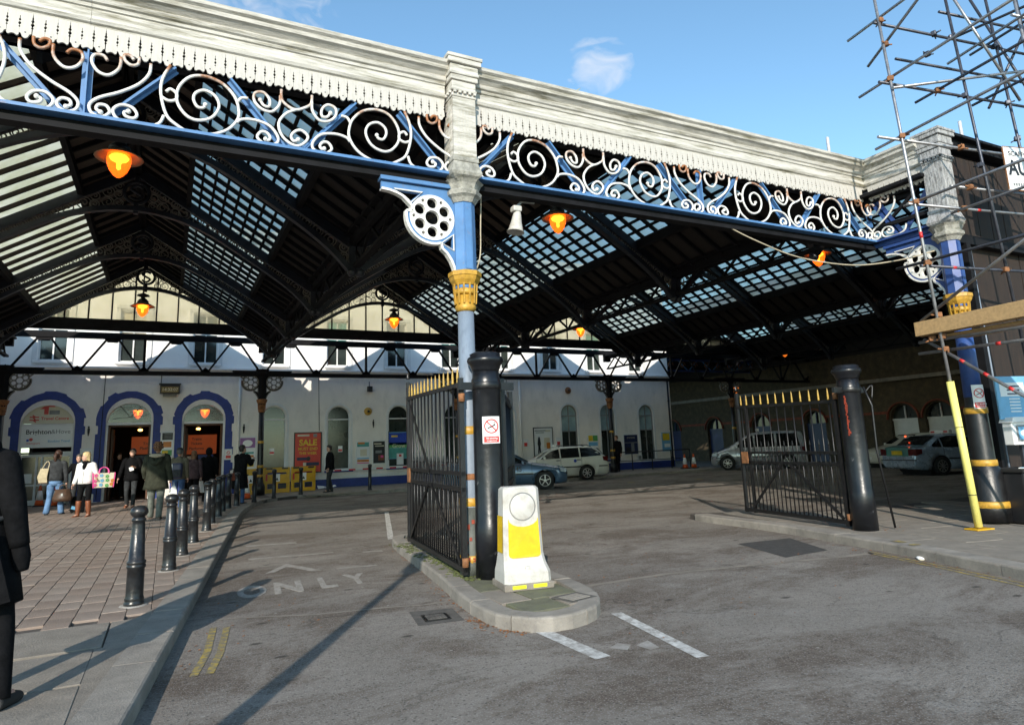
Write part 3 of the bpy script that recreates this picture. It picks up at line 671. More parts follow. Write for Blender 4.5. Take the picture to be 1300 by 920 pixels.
sheet('road_marking', [[(1.27, 10.2), (1.42, 10.25), (1.62, 10.62), (1.86, 9.98), (2.0, 9.98), (1.66, 10.9)], [(1.22, 11.7), (2.5, 11.5), (2.5, 11.62), (1.22, 11.86)], [(1.35, 13.4), (2.2, 13.2), (2.2, 13.4), (1.35, 13.6)], [(2.9, 11.2), (3.2, 11.1), (3.22, 11.25), (2.9, 11.3)], [(2.2, 9.9), (2.75, 9.8), (2.75, 9.9), (2.2, 10.02)]], 'road_faded')
sheet('concrete_strip', strip([(4.16, 6.80), (5.5, 6.80), (6.6, 6.60), (7.98, 6.28), (8.52, 6.22)], 0.10), 'concrete')
sheet('concrete_strip', strip([(0.50, 7.74), (0.91, 7.58), (1.41, 7.33), (2.10, 7.19), (2.48, 7.06), (2.80, 7.02)], 0.05), 'concrete')
sheet('tarmac_patch', [[(7.84, 7.98), (8.86, 7.88), (8.30, 6.74), (7.42, 6.70)]], 'tar_patch')
sheet('tarmac_patch', [[(2.24, 6.86), (2.66, 6.74), (2.58, 6.22), (2.14, 6.28)]], 'tar_faint', 0.003)
lid = empty('drain_cover', (2.385, 6.475, 0.002), rad(-8), 'small square iron cover set in a dark patch of road', 'drain cover')
m_ = MB(); m_.box((0, 0, 0.004), (0.25, 0.25, 0.01)); m_.build('frame', 'black_iron', lid)
m_ = MB(); m_.cbox((0, 0, 0.007), (0.185, 0.185, 0.012), 0.004)
for i in range(-2, 3): m_.box((i*0.032, 0, 0.0145), (0.012, 0.15, 0.004))
m_.build('lid', 'tar_faint', lid)
isl_lid = empty('access_cover', (3.62, 5.92, PAVE_TOP+0.002), rad(12), 'worn square access cover beside the yellow and white bollard', 'access cover')
m_ = MB(); m_.box((0, 0, 0.002), (0.34, 0.30, 0.008)); m_.build('frame', 'tar_faint', isl_lid)
m_ = MB(); m_.cbox((0, 0, 0.006), (0.24, 0.20, 0.010), 0.003)
for i in range(-2, 3):
    for j in range(-1, 2): m_.box((i*0.042, j*0.055, 0.012), (0.024, 0.02, 0.004))
m_.build('lid', 'kerb_stone', isl_lid)
sheet('road_marking', [[(8.86, 6.18), (8.98, 6.14), (8.94, 5.98), (8.83, 6.02)], [(8.74, 5.86), (8.88, 5.83), (8.86, 5.74), (8.72, 5.77)]], 'road_yellow', PAVE_TOP+0.0125)
cup = empty('crushed_cup', (8.52, 5.56, 0.006), rad(40), 'crushed white paper cup lying by the right kerb', 'litter')
m_ = MB(); R_ = Matrix.Rotation(rad(88), 3, 'Y'); m_.lathe([(0.028, -0.06), (0.04, 0.05), (0.043, 0.055), (0.04, 0.056), (0.03, 0)], 12, (0, 0, 0.02), 1, 1.1, R_); m_.v = [Vector((v.x*1.2, v.y, v.z*0.45)) for v in m_.v]; m_.build('cup_wall', 'sign_white', cup)
m_ = MB(); m_.lathe([(0.001, -0.061), (0.026, -0.061), (0.027, -0.058)], 12, (0, 0, 0.02), 1, 1.1, R_); m_.v = [Vector((v.x*1.2, v.y, v.z*0.45)) for v in m_.v]; m_.build('cup_base', 'sign_cream', cup)
# ------------------------------------------------------------------ canopy
CX = [-5.13+8.4*i for i in range(6)]         # column lines
RX = [x+4.2 for x in CX[:-1]]                # ridges
YF, YB = 7.7, 28.4
ZR, ZV = 8.60, 5.95
YR = 27.1                                     # the glazed roof stops short of the last columns
SL = (ZR-ZV)/4.2
YT = [9.05, 13.25, 17.45, 21.65, 25.85]
canopy = empty('station_canopy', (0, 0, 0), 0, 'wide glazed iron station canopy with white scalloped fascia and blue scrollwork girder', 'canopy')
def roof_z(d): return ZR-SL*abs(d)
bay_front = [YF+0.25, YF+0.25, 6.6, 6.6, 6.6]
# --- roof boarding, glazing bars, glass
n_pane = 0; extra_glass = {}
gpane_cache = {}
for b, xr in enumerate(RX):
    yf = bay_front[b]
    boards = MB(); ridge = MB(); bars = MB(); glass_rest = MB()
    # hip at the front
    hy = yf+4.2
    boards.add([(xr-4.2, yf, ZV), (xr+4.2, yf, ZV), (xr, hy, ZR), (xr-4.2, yf, ZV-0.05), (xr+4.2, yf, ZV-0.05), (xr, hy, ZR-0.05)], [(0, 1, 2), (5, 4, 3)])
    for k in range(1, 9):          # hip rafters seen from below
        x = xr-4.2+k*8.4/9; d = abs(x-xr); e = 4.2-d
        bars.bar((x, yf, ZV-0.12), (x, yf+e, ZV+SL*e-0.12), 0.05, 0.12)
    skl = {}
    for s in (-1, 1):
        R_ = Matrix.Rotation(s*math.atan(SL), 3, 'Y')
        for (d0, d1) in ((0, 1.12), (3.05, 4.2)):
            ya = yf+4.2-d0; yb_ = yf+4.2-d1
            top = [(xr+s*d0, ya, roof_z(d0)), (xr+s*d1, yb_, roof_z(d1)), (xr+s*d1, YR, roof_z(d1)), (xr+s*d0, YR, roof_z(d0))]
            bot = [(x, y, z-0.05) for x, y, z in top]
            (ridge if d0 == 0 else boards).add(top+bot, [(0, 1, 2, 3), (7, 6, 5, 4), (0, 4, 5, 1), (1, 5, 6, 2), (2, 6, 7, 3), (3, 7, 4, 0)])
        # purlins
        for d in (0.04, 1.12, 3.05, 4.12):
            bars.bar((xr+s*d, yf+4.2-d+0.1, roof_z(d)-0.14), (xr+s*d, YR, roof_z(d)-0.14), 0.11, 0.2)
        # sloping bars and panes
        y = yf+1.3; ys = []
        step = 0.525 if s > 0 else 0.60
        while y < YR-0.02: ys.append(y); y += step
        ys.append(YR)
        sk = MB()
        for y in ys:
            e0 = max(0.0, min(4.2, y-yf)); dmin = 4.2-e0
            if dmin > 2.95: continue
            d0 = max(dmin, 1.12) ; bw = 0.07 if s < 0 else 0.055
            sk.bar((xr+s*d0, y, roof_z(d0)-0.035), (xr+s*3.05, y, roof_z(3.05)-0.035), bw, 0.10)
            if d0 <= 1.13: bars.bar((xr+s*max(dmin, 0.05), y, roof_z(max(dmin, .05))-0.10), (xr+s*1.1, y, roof_z(1.1)-0.10), 0.06, 0.09)
            bars.bar((xr+s*3.07, y, roof_z(3.07)-0.10), (xr+s*4.1, y, roof_z(4.1)-0.10), 0.06, 0.09)
        nrow = 1 if s < 0 else 8
        for d in (1.14, 3.03): sk.bar((xr+s*d, yf+4.2-d+.05, roof_z(d)-0.05), (xr+s*d, YR, roof_z(d)-0.05), 0.06, 0.07)
        if s > 0:
            for r_ in range(1, nrow):
                d = 1.12+(3.05-1.12)*r_/nrow; sk.bar((xr+s*d, yf+4.2-d+.05, roof_z(d)-0.03), (xr+s*d, YR, roof_z(d)-0.03), 0.05, 0.06)
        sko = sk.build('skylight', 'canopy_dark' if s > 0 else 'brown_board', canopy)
        for yi in range(len(ys)-1):
            yc = (ys[yi]+ys[yi+1])/2; dy = ys[yi+1]-ys[yi]
            for r_ in range(nrow):
                d0 = 1.12+1.93*r_/nrow; d1 = 1.12+1.93*(r_+1)/nrow
                if ys[yi]-yf < 4.2-d1+0.05: continue
                dm = (d0+d1)/2; c = Vector((xr+s*dm, yc, roof_z(dm)+0.006)); ln = (d1-d0)/math.cos(math.atan(SL))-0.008
                jit = random.uniform(-0.008, 0.008)
                Rj = Matrix.Rotation(s*math.atan(SL)+jit, 3, 'Y')
                single = (b == 0 and (s < 0 or yc < 19.5)) or (b == 1 and (s < 0 or yc < 18)) 
                if single and n_pane < 296:
                    key = (nrow, round(dy, 2))
                    if key not in gpane_cache:
                        q = MB(); q.box((0, 0, 0), (ln, dy-0.012, 0.006)); gpane_cache[key] = q.mesh('pane', 'roof_glass' if s > 0 else 'reeded_glass')
                    link('pane', gpane_cache[key], sko, c, (0, s*math.atan(SL)+jit, 0)); n_pane += 1
                else: glass_rest.cur = 0 if s > 0 else 1; glass_rest.box(c, (ln, dy-0.012, 0.006), Rj)
    boards.build('roof_boarding', 'canopy_board', canopy); ridge.build('ridge_boarding', 'ridge_board_lit', canopy); bars.build('roof_bars', 'canopy_dark', canopy)
    tag(glass_rest.build('far_panes', ['roof_glass', 'reeded_glass'], canopy), kind='stuff')
    # gable glazing at the back
    gm = MB(); zb = 6.55; gm.box((xr, YR, zb-0.2), (2*(ZR-zb)/SL+1.4, 0.14, 0.40)); half = (ZR-zb)/SL
    for s in (-1, 1): gm.bar((xr+s*4.15, YR-0.03, roof_z(4.15)-0.08), (xr, YR-0.03, ZR-0.08), 0.14, 0.18)
    xs = [xr-half+0.1+k*(2*half-0.2)/9 for k in range(10)]
    for x in xs: gm.bar((x, YR, zb), (x, YR, max(zb+0.02, roof_z(x-xr)-0.1)), 0.05, 0.06)
    go = gm.build('gable_window', 'canopy_dark', canopy)
    for k in range(9):
        x0, x1 = xs[k]+0.02, xs[k+1]-0.02
        za, zc = max(zb+0.02, roof_z(x0-xr)-0.12), max(zb+0.02, roof_z(x1-xr)-0.12)
        P = [(x0, zb), (x1, zb), (x1, zc), (x0, za)]
        if k == 4: P = [(x0, zb), (x1, zb), (x1, zc), (xr, ZR-0.12), (x0, za)]
        q = MB(); q.prism(P, (0, YR-0.01, 0), UX, UZ, 0.008)
        q.build('pane', 'gable_glass', go)
# --- roof trusses: one mesh, shared
def ztop(d): return ZR-0.20-SL*abs(d)
def zarch(d):
    d = abs(d)
    if d < 2.0: return 7.47-0.158*d*d
    if d < 2.5: return 7.47-0.632-0.631*(d-2.0)
    t = (d-2.5)/1.56; z0 = 7.47-0.632-0.3155
    return z0-0.98*t-0.16*t**5-0.10*t*t
tr = MB()
for s in (-1, 1): tr.bar((s*4.1, 0, ztop(4.1)), (0, 0, ztop(0)), 0.12, 0.20)
ap = [(d*0.203, 0, zarch(d*0.203)) for d in range(-20, 21)]
for i in range(40): tr.bar(ap[i], ap[i+1], 0.15, 0.11)
for s in (-1, 1):
    tr.bar((s*4.12, 0, 5.26), (s*4.12, 0, ztop(4.12)+.05), 0.13, 0.13); tr.ball((s*4.12, 0, 5.22), 0.10, 8, 5)
truss_me = tr.mesh('roof_truss', 'truss_paint')
fl = MB()
def ring(m_, c, r, t=0.014, n=12):
    m_.tube([(c[0]+r*math.cos(2*math.pi*k/n), c[1], c[2]+r*math.sin(2*math.pi*k/n)) for k in range(n)], t, 4, True)
def curl(m_, c, r, a0, sgn, t=0.012):
    m_.tube([(c[0]+r*(1-k/14)*math.cos(a0+sgn*k*0.55), c[1], c[2]+r*(1-k/14)*math.sin(a0+sgn*k*0.55)) for k in range(13)], t, 4)
d = 0.36
while d < 4.05:
    zt, za = ztop(d)-0.08, zarch(d)+0.035; gap = zt-za
    if gap > 0.09:
        n_ = max(1, round(gap/0.24)); r = min(gap/n_/2, 0.15)
        for k in range(n_):
            for s in (-1, 1):
                ring(fl, (s*d, 0, za+gap*(k+.5)/n_), r*0.95); curl(fl, (s*d, 0, za+gap*(k+.5)/n_), r*0.7, d*3+k, s)
        d += 2*r+0.01
    else: d += 0.2
fil_me = fl.mesh('filigree', 'filigree')
rd = MB(); cz = 7.88
rd.tube([(0.26*math.cos(2*math.pi*k/24), 0, cz+0.26*math.sin(2*math.pi*k/24)) for k in range(24)], 0.045, 6, True)
rd.tube(crom([(0.13, 0, cz+0.13), (0, 0, cz+0.18), (-0.12, 0, cz+0.08), (0, 0, cz), (0.12, 0, cz-0.08), (0, 0, cz-0.18), (-0.13, 0, cz-0.12)], 4), 0.035, 6)
rd.bar((0, 0, cz+0.26), (0, 0, ZR-0.1), 0.08, 0.1); rd.bar((0, 0, cz-0.26), (0, 0, 7.35), 0.10, 0.1)
round_me = rd.mesh('roundel', 'truss_paint')
for b, xr in enumerate(RX):
    for y in YT[1:] if b < 2 else YT:
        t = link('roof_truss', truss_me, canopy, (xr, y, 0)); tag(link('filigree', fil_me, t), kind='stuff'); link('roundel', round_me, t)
# --- valley girders along the column lines
for i, x in enumerate(CX):
    y0 = YF if i < 2 else 6.5
    m_ = MB()
    m_.box((x, (y0+YB)/2, 5.34), (0.14, YB-y0, 0.07)); m_.box((x, (y0+YB)/2, 5.88), (0.14, YB-y0, 0.08)); m_.box((x, (y0+YB)/2, 5.97), (0.5, YB-y0, 0.06))
    y = y0+0.2; k_ = 0
    while y < YB-0.7: m_.bar((x, y, 5.36 if k_ % 2 else 5.86), (x, y+0.70, 5.86 if k_ % 2 else 5.36), 0.05, 0.05); y += 0.70; k_ += 1
    m_.build('valley_girder', 'canopy_dark', canopy)
# --- lattice girder along the station side
for i in range(len(CX)-1):
    x0, x1 = CX[i], CX[i+1]; m_ = MB()
    m_.box(((x0+x1)/2, YB+.02, 6.20), (x1-x0, 0.16, 0.16)); m_.box(((x0+x1)/2, YB+.02, 4.81), (x1-x0, 0.18, 0.15)); m_.box(((x0+x1)/2, YB+.02, 6.09), (x1-x0, 0.2, 0.06))
    m_.bar((x0, YB, 5.70), (x0, YB, 6.15), 0.34, 0.2); 
    m_.bar(((x0+x1)/2, YB, 4.8), ((x0+x1)/2, YB, 6.1), 0.09, 0.08)
    for k in range(4):
        xa = x0+1.05+2.1*k
        for s in (-1, 1): m_.bar((xa+s*0.16, YB, 6.08), (xa+s*0.98, YB, 4.86), 0.075, 0.07)
        m_.prism([(xa-.3, 6.08), (xa-.16, 5.92), (xa+.16, 5.92), (xa+.3, 6.08)], (0, YB-.02, 0), UX, UZ, 0.02)
        for s in (-1, 1): m_.prism([(xa+s*1.05-.2, 4.88), (xa+s*1.05+.2, 4.88), (xa+s*1.05, 5.06)], (0, YB-.02, 0), UX, UZ, 0.02)
    m_.build('lattice_girder', 'canopy_dark', canopy)
# --- side eaves of the left bay
m_ = MB(); m_.box((CX[0]-0.2, (YF+YB)/2, 5.7), (0.3, YB-YF, 0.3)); m_.build('gutter', 'canopy_dark', canopy)
# --- front girder with scrollwork
gird = MB(); X0, X1 = CX[0]-2.5, CX[2]
def half_bays():
    return [CX[0]+2.1+4.2*k for k in range(4)]
girder = MB()
girder.box(((X0+X1)/2, YF-0.06, 5.085), (X1-X0, 0.20, 0.035))
girder_o = girder.build('front_girder', 'blue_paint', canopy)
rv = MB(); x = X0+0.2
while x < X1:
    rv.ball((x, YF-0.135, 5.105), (0.016, 0.016, 0.011), 7, 4); rv.ball((x+0.12, YF-0.01, 5.105), (0.016, 0.016, 0.011), 7, 4); x += 0.42
tag(rv.build('bolts', 'blue_paint', girder_o), kind='stuff')
und = MB(); und.box(((X0+X1)/2, YF, 5.04), (X1-X0, 0.03, 0.052)); und.box(((X0+X1)/2, YF+0.03, 4.982), (X1-X0, 0.16, 0.062)); und.build('girder_soffit', 'canopy_dark', canopy)
tp = MB(); tp.box(((X0+X1)/2, YF+0.12, 6.0), (X1-X0, 0.12, 0.20)); tp.build('girder_top', 'canopy_dark', canopy)
CUR = {
'big':[(1.33,5.85),(1.4,5.68),(1.41,5.5),(1.35,5.27),(1.25,5.17),(1.1,5.10),(0.9,5.12),(0.73,5.21),(0.63,5.36),(0.63,5.5),(0.68,5.63),(0.8,5.75),(0.97,5.80),(1.13,5.76),(1.24,5.61),(1.25,5.44),(1.16,5.30),(1.04,5.26),(0.9,5.32),(0.83,5.46),(0.87,5.58),(0.98,5.63),(1.07,5.58),(1.09,5.5),(1.05,5.42),(0.99,5.42),(0.97,5.46)],
'link':[(1.4,5.46),(1.33,5.43),(1.26,5.46),(1.26,5.53),(1.32,5.57),(1.36,5.53)],
'low':[(1.37,5.25),(1.41,5.15),(1.52,5.10),(1.67,5.10),(1.8,5.13),(1.84,5.22),(1.77,5.29),(1.67,5.28),(1.62,5.21),(1.65,5.16),(1.72,5.17),(1.74,5.21),(1.70,5.23)],
'left':[(0.64,5.31),(0.59,5.36),(0.45,5.38),(0.29,5.34),(0.2,5.23),(0.2,5.15),(0.27,5.11),(0.36,5.12),(0.42,5.18),(0.38,5.25),(0.32,5.25),(0.28,5.20),(0.30,5.16),(0.33,5.17)],
'tie':[(0.53,5.63),(0.6,5.62),(0.64,5.56)],
'topcurl':[(0.18,5.74),(0.19,5.62),(0.27,5.52),(0.38,5.53),(0.46,5.61),(0.46,5.71),(0.37,5.74),(0.3,5.67),(0.3,5.58),(0.36,5.58),(0.4,5.64)],
'lily':[(1.52,5.82),(1.53,5.7),(1.62,5.56),(1.79,5.43),(1.97,5.33),(2.05,5.24),(2.03,5.15),(1.94,5.12),(1.87,5.18),(1.90,5.25),(1.97,5.25),(1.99,5.20),(1.95,5.17)],
'lilytop':[(1.80,5.83),(1.81,5.7),(1.90,5.60),(2.0,5.62),(2.06,5.72),(2.04,5.80),(1.96,5.81),(1.92,5.76)],
'tiny':[(1.63,5.87),(1.64,5.79),(1.70,5.76),(1.76,5.80),(1.77,5.86),(1.72,5.87),(1.68,5.83)]}
CEN = {'U':[(-0.17,5.82),(-0.16,5.69),(-0.08,5.62),(0.0,5.6),(0.09,5.64),(0.17,5.71),(0.18,5.82)],
'S':[(0.0,5.6),(-0.11,5.53),(-0.19,5.40),(-0.16,5.26),(-0.07,5.17),(0.03,5.15),(0.11,5.21),(0.14,5.29),(0.07,5.35),(0.0,5.33),(-0.05,5.26),(-0.02,5.20),(0.03,5.23)]}
cur_me = {}
for k, c in list(CUR.items())+list(CEN.items()):
    for s in (1, -1) if k in CUR else (1,):
        q = MB(); P = crom([(s*p[0], 0, p[1]) for p in c], 4); q.tube(P, 0.0175, 6)
        if k in ('big', 'low', 'left', 'topcurl', 'lily', 'S'): q.ball((s*c[-1][0], 0, c[-1][1]), 0.027, 7, 5)
        cur_me[(k, s)] = q.mesh('scroll', 'scroll_white')
diag = MB()
dm = {}
for s in (1, -1):
    q = MB(); q.bar((s*0.05, 0.03, 5.07), (s*0.72, 0.03, 5.86), 0.022, 0.10, (0, 1, 0)); q.bar((s*0.05, 0.06, 5.07), (s*0.72, 0.06, 5.86), 0.085, 0.016, (0, 1, 0)); dm[('a', s)] = q.mesh('diagonal', 'blue_paint')
    q = MB(); q.bar((s*1.98, 0.03, 5.07), (s*1.28, 0.03, 5.86), 0.022, 0.10, (0, 1, 0)); q.bar((s*1.98, 0.06, 5.07), (s*1.28, 0.06, 5.86), 0.085, 0.016, (0, 1, 0)); dm[('b', s)] = q.mesh('diagonal', 'blue_paint')
q = MB(); q.box((0, 0.05, 5.47), (0.10, 0.016, 0.80)); q.box((0, 0.02, 5.47), (0.016, 0.08, 0.80)); upr_me = q.mesh('upright', 'blue_paint')
q = MB(); q.prism([(-.28, 5.05), (.28, 5.05), (.12, 5.22), (-.12, 5.22)], (0, 0.075, 0), UX, UZ, 0.012); gus_me = q.mesh('gusset', 'blue_paint')
def scroll_bay(parent, xv, mapf=None):
    for s in (1, -1):
        for k in CUR: link('scroll', cur_me[(k, s)], parent, (xv, YF-0.08, 0))
        link('diagonal', dm[('a', s)], parent, (xv, YF-0.03, 0)); link('diagonal', dm[('b', s)], parent, (xv, YF-0.03, 0))
    for k in CEN: link('scroll', cur_me[(k, 1)], parent, (xv, YF-0.08, 0))
    link('gusset', gus_me, parent, (xv, YF-0.03, 0)); link('gusset', gus_me, parent, (xv+2.1, YF-0.03, 0)); link('upright', upr_me, parent, (xv+2.1, YF-0.03, 0))
for xv in [CX[0]-2.1]+half_bays(): scroll_bay(girder_o, xv)
# the return from the inner corner to the right-hand pillar
YP = 6.36
ret = MB(); ret.box((X1, (YP+YF)/2, 5.085), (0.20, YF-YP, 0.035)); ret.box((X1+0.01, (YP+YF)/2, 5.03), (0.03, YF-YP, 0.085)); ret_o = ret.build('return_girder', 'blue_shaded', canopy)
rr = Matrix.Rotation(rad(-90), 3, 'Z')
for k, s in (('lily', -1), ('tiny', -1), ('lilytop', -1), ('low', -1)):
    link('scroll', cur_me[(k, s)], ret_o, (X1-0.08, YP-0.76, 0), (0, 0, rad(-90)))
for pp in (((X1-.02, YP+0.1, 5.86), (X1-.02, YP+0.72, 5.08)), ((X1-.02, YF-0.12, 5.86), (X1-.02, YF-0.55, 5.08)), ((X1-.02, YP+.72, 5.08), (X1-.02, YF-.2, 5.86))):
    q = MB(); q.bar(pp[0], pp[1], 0.02, 0.09); q.build('diagonal', 'blue_shaded', ret_o)
# --- cornice and valance
prof = [(0.0, 6.13), (-0.03, 6.13), (-0.035, 6.165), (-0.06, 6.18), (-0.075, 6.215), (-0.05, 6.225), (-0.05, 6.34), (-0.07, 6.35), (-0.075, 6.385), (-0.10, 6.40), (-0.115, 6.44), (-0.10, 6.455), (-0.155, 6.50), (-0.19, 6.515), (-0.20, 6.56), (-0.235, 6.585), (-0.245, 6.625), (-0.22, 6.635), (-0.12, 6.655), (0.12, 6.66), (0.12, 6.13)]
def cornice(xa, xb, y, skewb=0.0):
    m_ = MB(); k = len(prof)
    vs = [(xa, y+p[0], p[1]) for p in prof]+[(xb+skewb*p[0], y+p[0], p[1]) for p in prof]
    fs = [(i, (i+1) % k, k+(i+1) % k, k+i) for i in range(k)]+[tuple(range(k)), tuple(range(2*k-1, k-1, -1))]
    return m_.add(vs, fs)
for xa, xb, sk_ in ((CX[0]-2.5, CX[0]+4.2, 0), (CX[0]+4.203, CX[1]-0.2, 0), (CX[1]+0.2, CX[1]+4.5, 0), (CX[1]+4.503, CX[2]-0.06, 1.0)):
    cornice(xa, xb, YF, sk_).build('cornice', 'white_wood', canopy)
m_ = MB(); k = len(prof)
vs = [(X1-0.06+p[0], YP+0.18, p[1]) for p in prof]+[(X1-0.06+p[0], YF+p[0], p[1]) for p in prof]
m_.add(vs, [(i, (i+1) % k, k+(i+1) % k, k+i) for i in range(k)]+[tuple(range(k)), tuple(range(2*k-1, k-1, -1))]); m_.build('cornice', 'white_wood', canopy)
m_ = MB(); m_.box(((X0+X1)/2, YF+0.02, 6.672), (X1-X0, 0.34, 0.02)); m_.build('lead_flashing', 'dark_steel', canopy)
def valance(kind):
    w = 0.1055; z0, z1 = 6.15, (5.905 if kind == 'a' else 5.885)
    side = [(w/2, z0), (w/2, 6.105), (w/2-0.004, 6.10), (w/2-0.004, 6.07), (w/2-0.011, 6.06), (w/2-0.011, 6.053), (w/2-0.003, 6.043), (w/2-0.003, 6.035), (w/2-0.013, 6.022), (w/2-0.013, 6.012), (w/2-0.003, 5.998), (w/2-0.003, 5.99), (w/2-0.010, 5.98), (w/2-0.002, 5.97), (w/2-0.001, z1+0.012)]
    if kind == 'a': bot = [(0.036, z1+0.002), (0.024, z1-0.03), (0.010, z1-0.042), (0, z1-0.044)]
    else: bot = [(0.047, z1), (0.036, z1-0.008), (0.024, z1+0.000), (0.012, z1+0.008), (0, z1+0.010)]
    P = [(-x, z) for x, z in side]+[(-x, z) for x, z in bot]+[(x, z) for x, z in reversed(bot[:-1])]+[(x, z) for x, z in reversed(side)]
    m_ = MB(); m_.prism(P, (0, 0, 0), UX, UZ, 0.022)
    if kind == 'a':
        m_.cur = 1; m_.prism([(0.008*math.cos(2*math.pi*q/8), 5.925+0.008*math.sin(2*math.pi*q/8)) for q in range(8)], (0, 0.0, 0), UX, UZ, 0.0235)
    o = m_.build('valance_board', ['valance_white', 'sign_black']); me = o.data; bpy.data.objects.remove(o); return me
va, vb = valance('a'), valance('b')
x = X0+0.05; i = 0
while x < X1-0.10:
    if abs(x-CX[1]) > 0.21: link('valance_board', va if i % 2 else vb, canopy, (x, YF-0.012+random.uniform(-.004, .004), 0), (0, random.uniform(-.0005, .0005), 0))
    x += 0.107; i += 1
y = YF-0.16
while y > YP+0.2:
    link('valance_board', va if i % 2 else vb, canopy, (X1-0.075, y, 0), (0, 0, rad(-90))); y -= 0.107; i += 1
# --- boxed pilasters over the columns
def pilaster(name, x, y, mk, rz=0):
    r = MB()
    r.box((0, 0, 5.68), (0.32, 0.32, 0.92)); 
    for sx_ in (-1, 1):
        for k in range(-2, 3): r.box((k*0.045+sx_*0.0005, -0.160, 5.66), (0.030, 0.010, 0.62)) if sx_ > 0 else r.box((-0.160, k*0.045, 5.66), (0.010, 0.030, 0.62))
    for z, w, h in ((6.16, 0.35, 0.05), (6.235, 0.365, 0.035), (6.30, 0.34, 0.12), (6.40, 0.39, 0.07), (6.46, 0.42, 0.05), (6.53, 0.40, 0.10), (6.62, 0.47, 0.07), (6.68, 0.50, 0.05)): r.cbox((0, 0, z), (w, w, h), 0.012)
    for k in range(-2, 3): r.box((k*0.07, -0.19, 6.19), (0.035, 0.03, 0.03)); r.box((-0.19, k*0.07, 6.19), (0.03, 0.035, 0.03))
    o = r.build('pilaster', mk, canopy, (x, y, 0))
    c = MB(); c.cbox((0, 0, 5.27), (0.37, 0.37, 0.07), 0.02); c.lathe([(0.24, 5.235), (0.27, 5.16), (0.30, 5.09), (0.28, 5.05), (0.20, 5.0)], 4, R=Matrix.Rotation(rad(45), 3, 'Z'), smooth=False)
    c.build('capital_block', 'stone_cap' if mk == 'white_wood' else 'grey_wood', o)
pilaster('pilaster', CX[1], YF-0.06, 'white_wood')
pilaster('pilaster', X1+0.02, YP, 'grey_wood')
# --- roof slab added over the far right corner to keep the brickwork dark
m_ = MB(); m_.box((31.6, 36.2, 6.9), (11.4, 19.0, 0.1))
for k in range(9): m_.box((31.6, 29.2+k*2.0, 6.72), (11.4, 0.12, 0.26))
m_.build('added_rear_roof', 'canopy_board', canopy)
rg = MB(); rg.box((30.6, 33.0, 5.92), (9.2, 0.16, 0.10)); rg.box((30.6, 33.0, 6.62), (9.2, 0.16, 0.12)); rgo = rg.build('rear_girder', 'blue_shaded', canopy)
for k in range(5):
    for s in (1, -1):
        q = MB(); xa = 26.6+k*2.0+1.0; q.bar((xa+s*0.05, 33, 5.95), (xa+s*0.8, 33, 6.6), 0.07, 0.05); q.build('diagonal', 'blue_paint', rgo)
        q = MB(); q.tube([(xa+s*0.5+0.24*(1-j/16)*math.cos(j*.6), 32.93, 6.27+0.24*(1-j/16)*math.sin(j*.6)) for j in range(14)], 0.03, 5); q.build('scroll', 'scroll_white', rgo)
m_ = MB(); m_.box((33.2, 45.9, 3.4), (7.6, 0.2, 6.9)); m_.box((35.4, 25, 6.6), (0.3, 42, 1.4)); m_.build('sky_block_panel', 'canopy_board', canopy)  # dark panels added to close sky openings and keep the corner dim
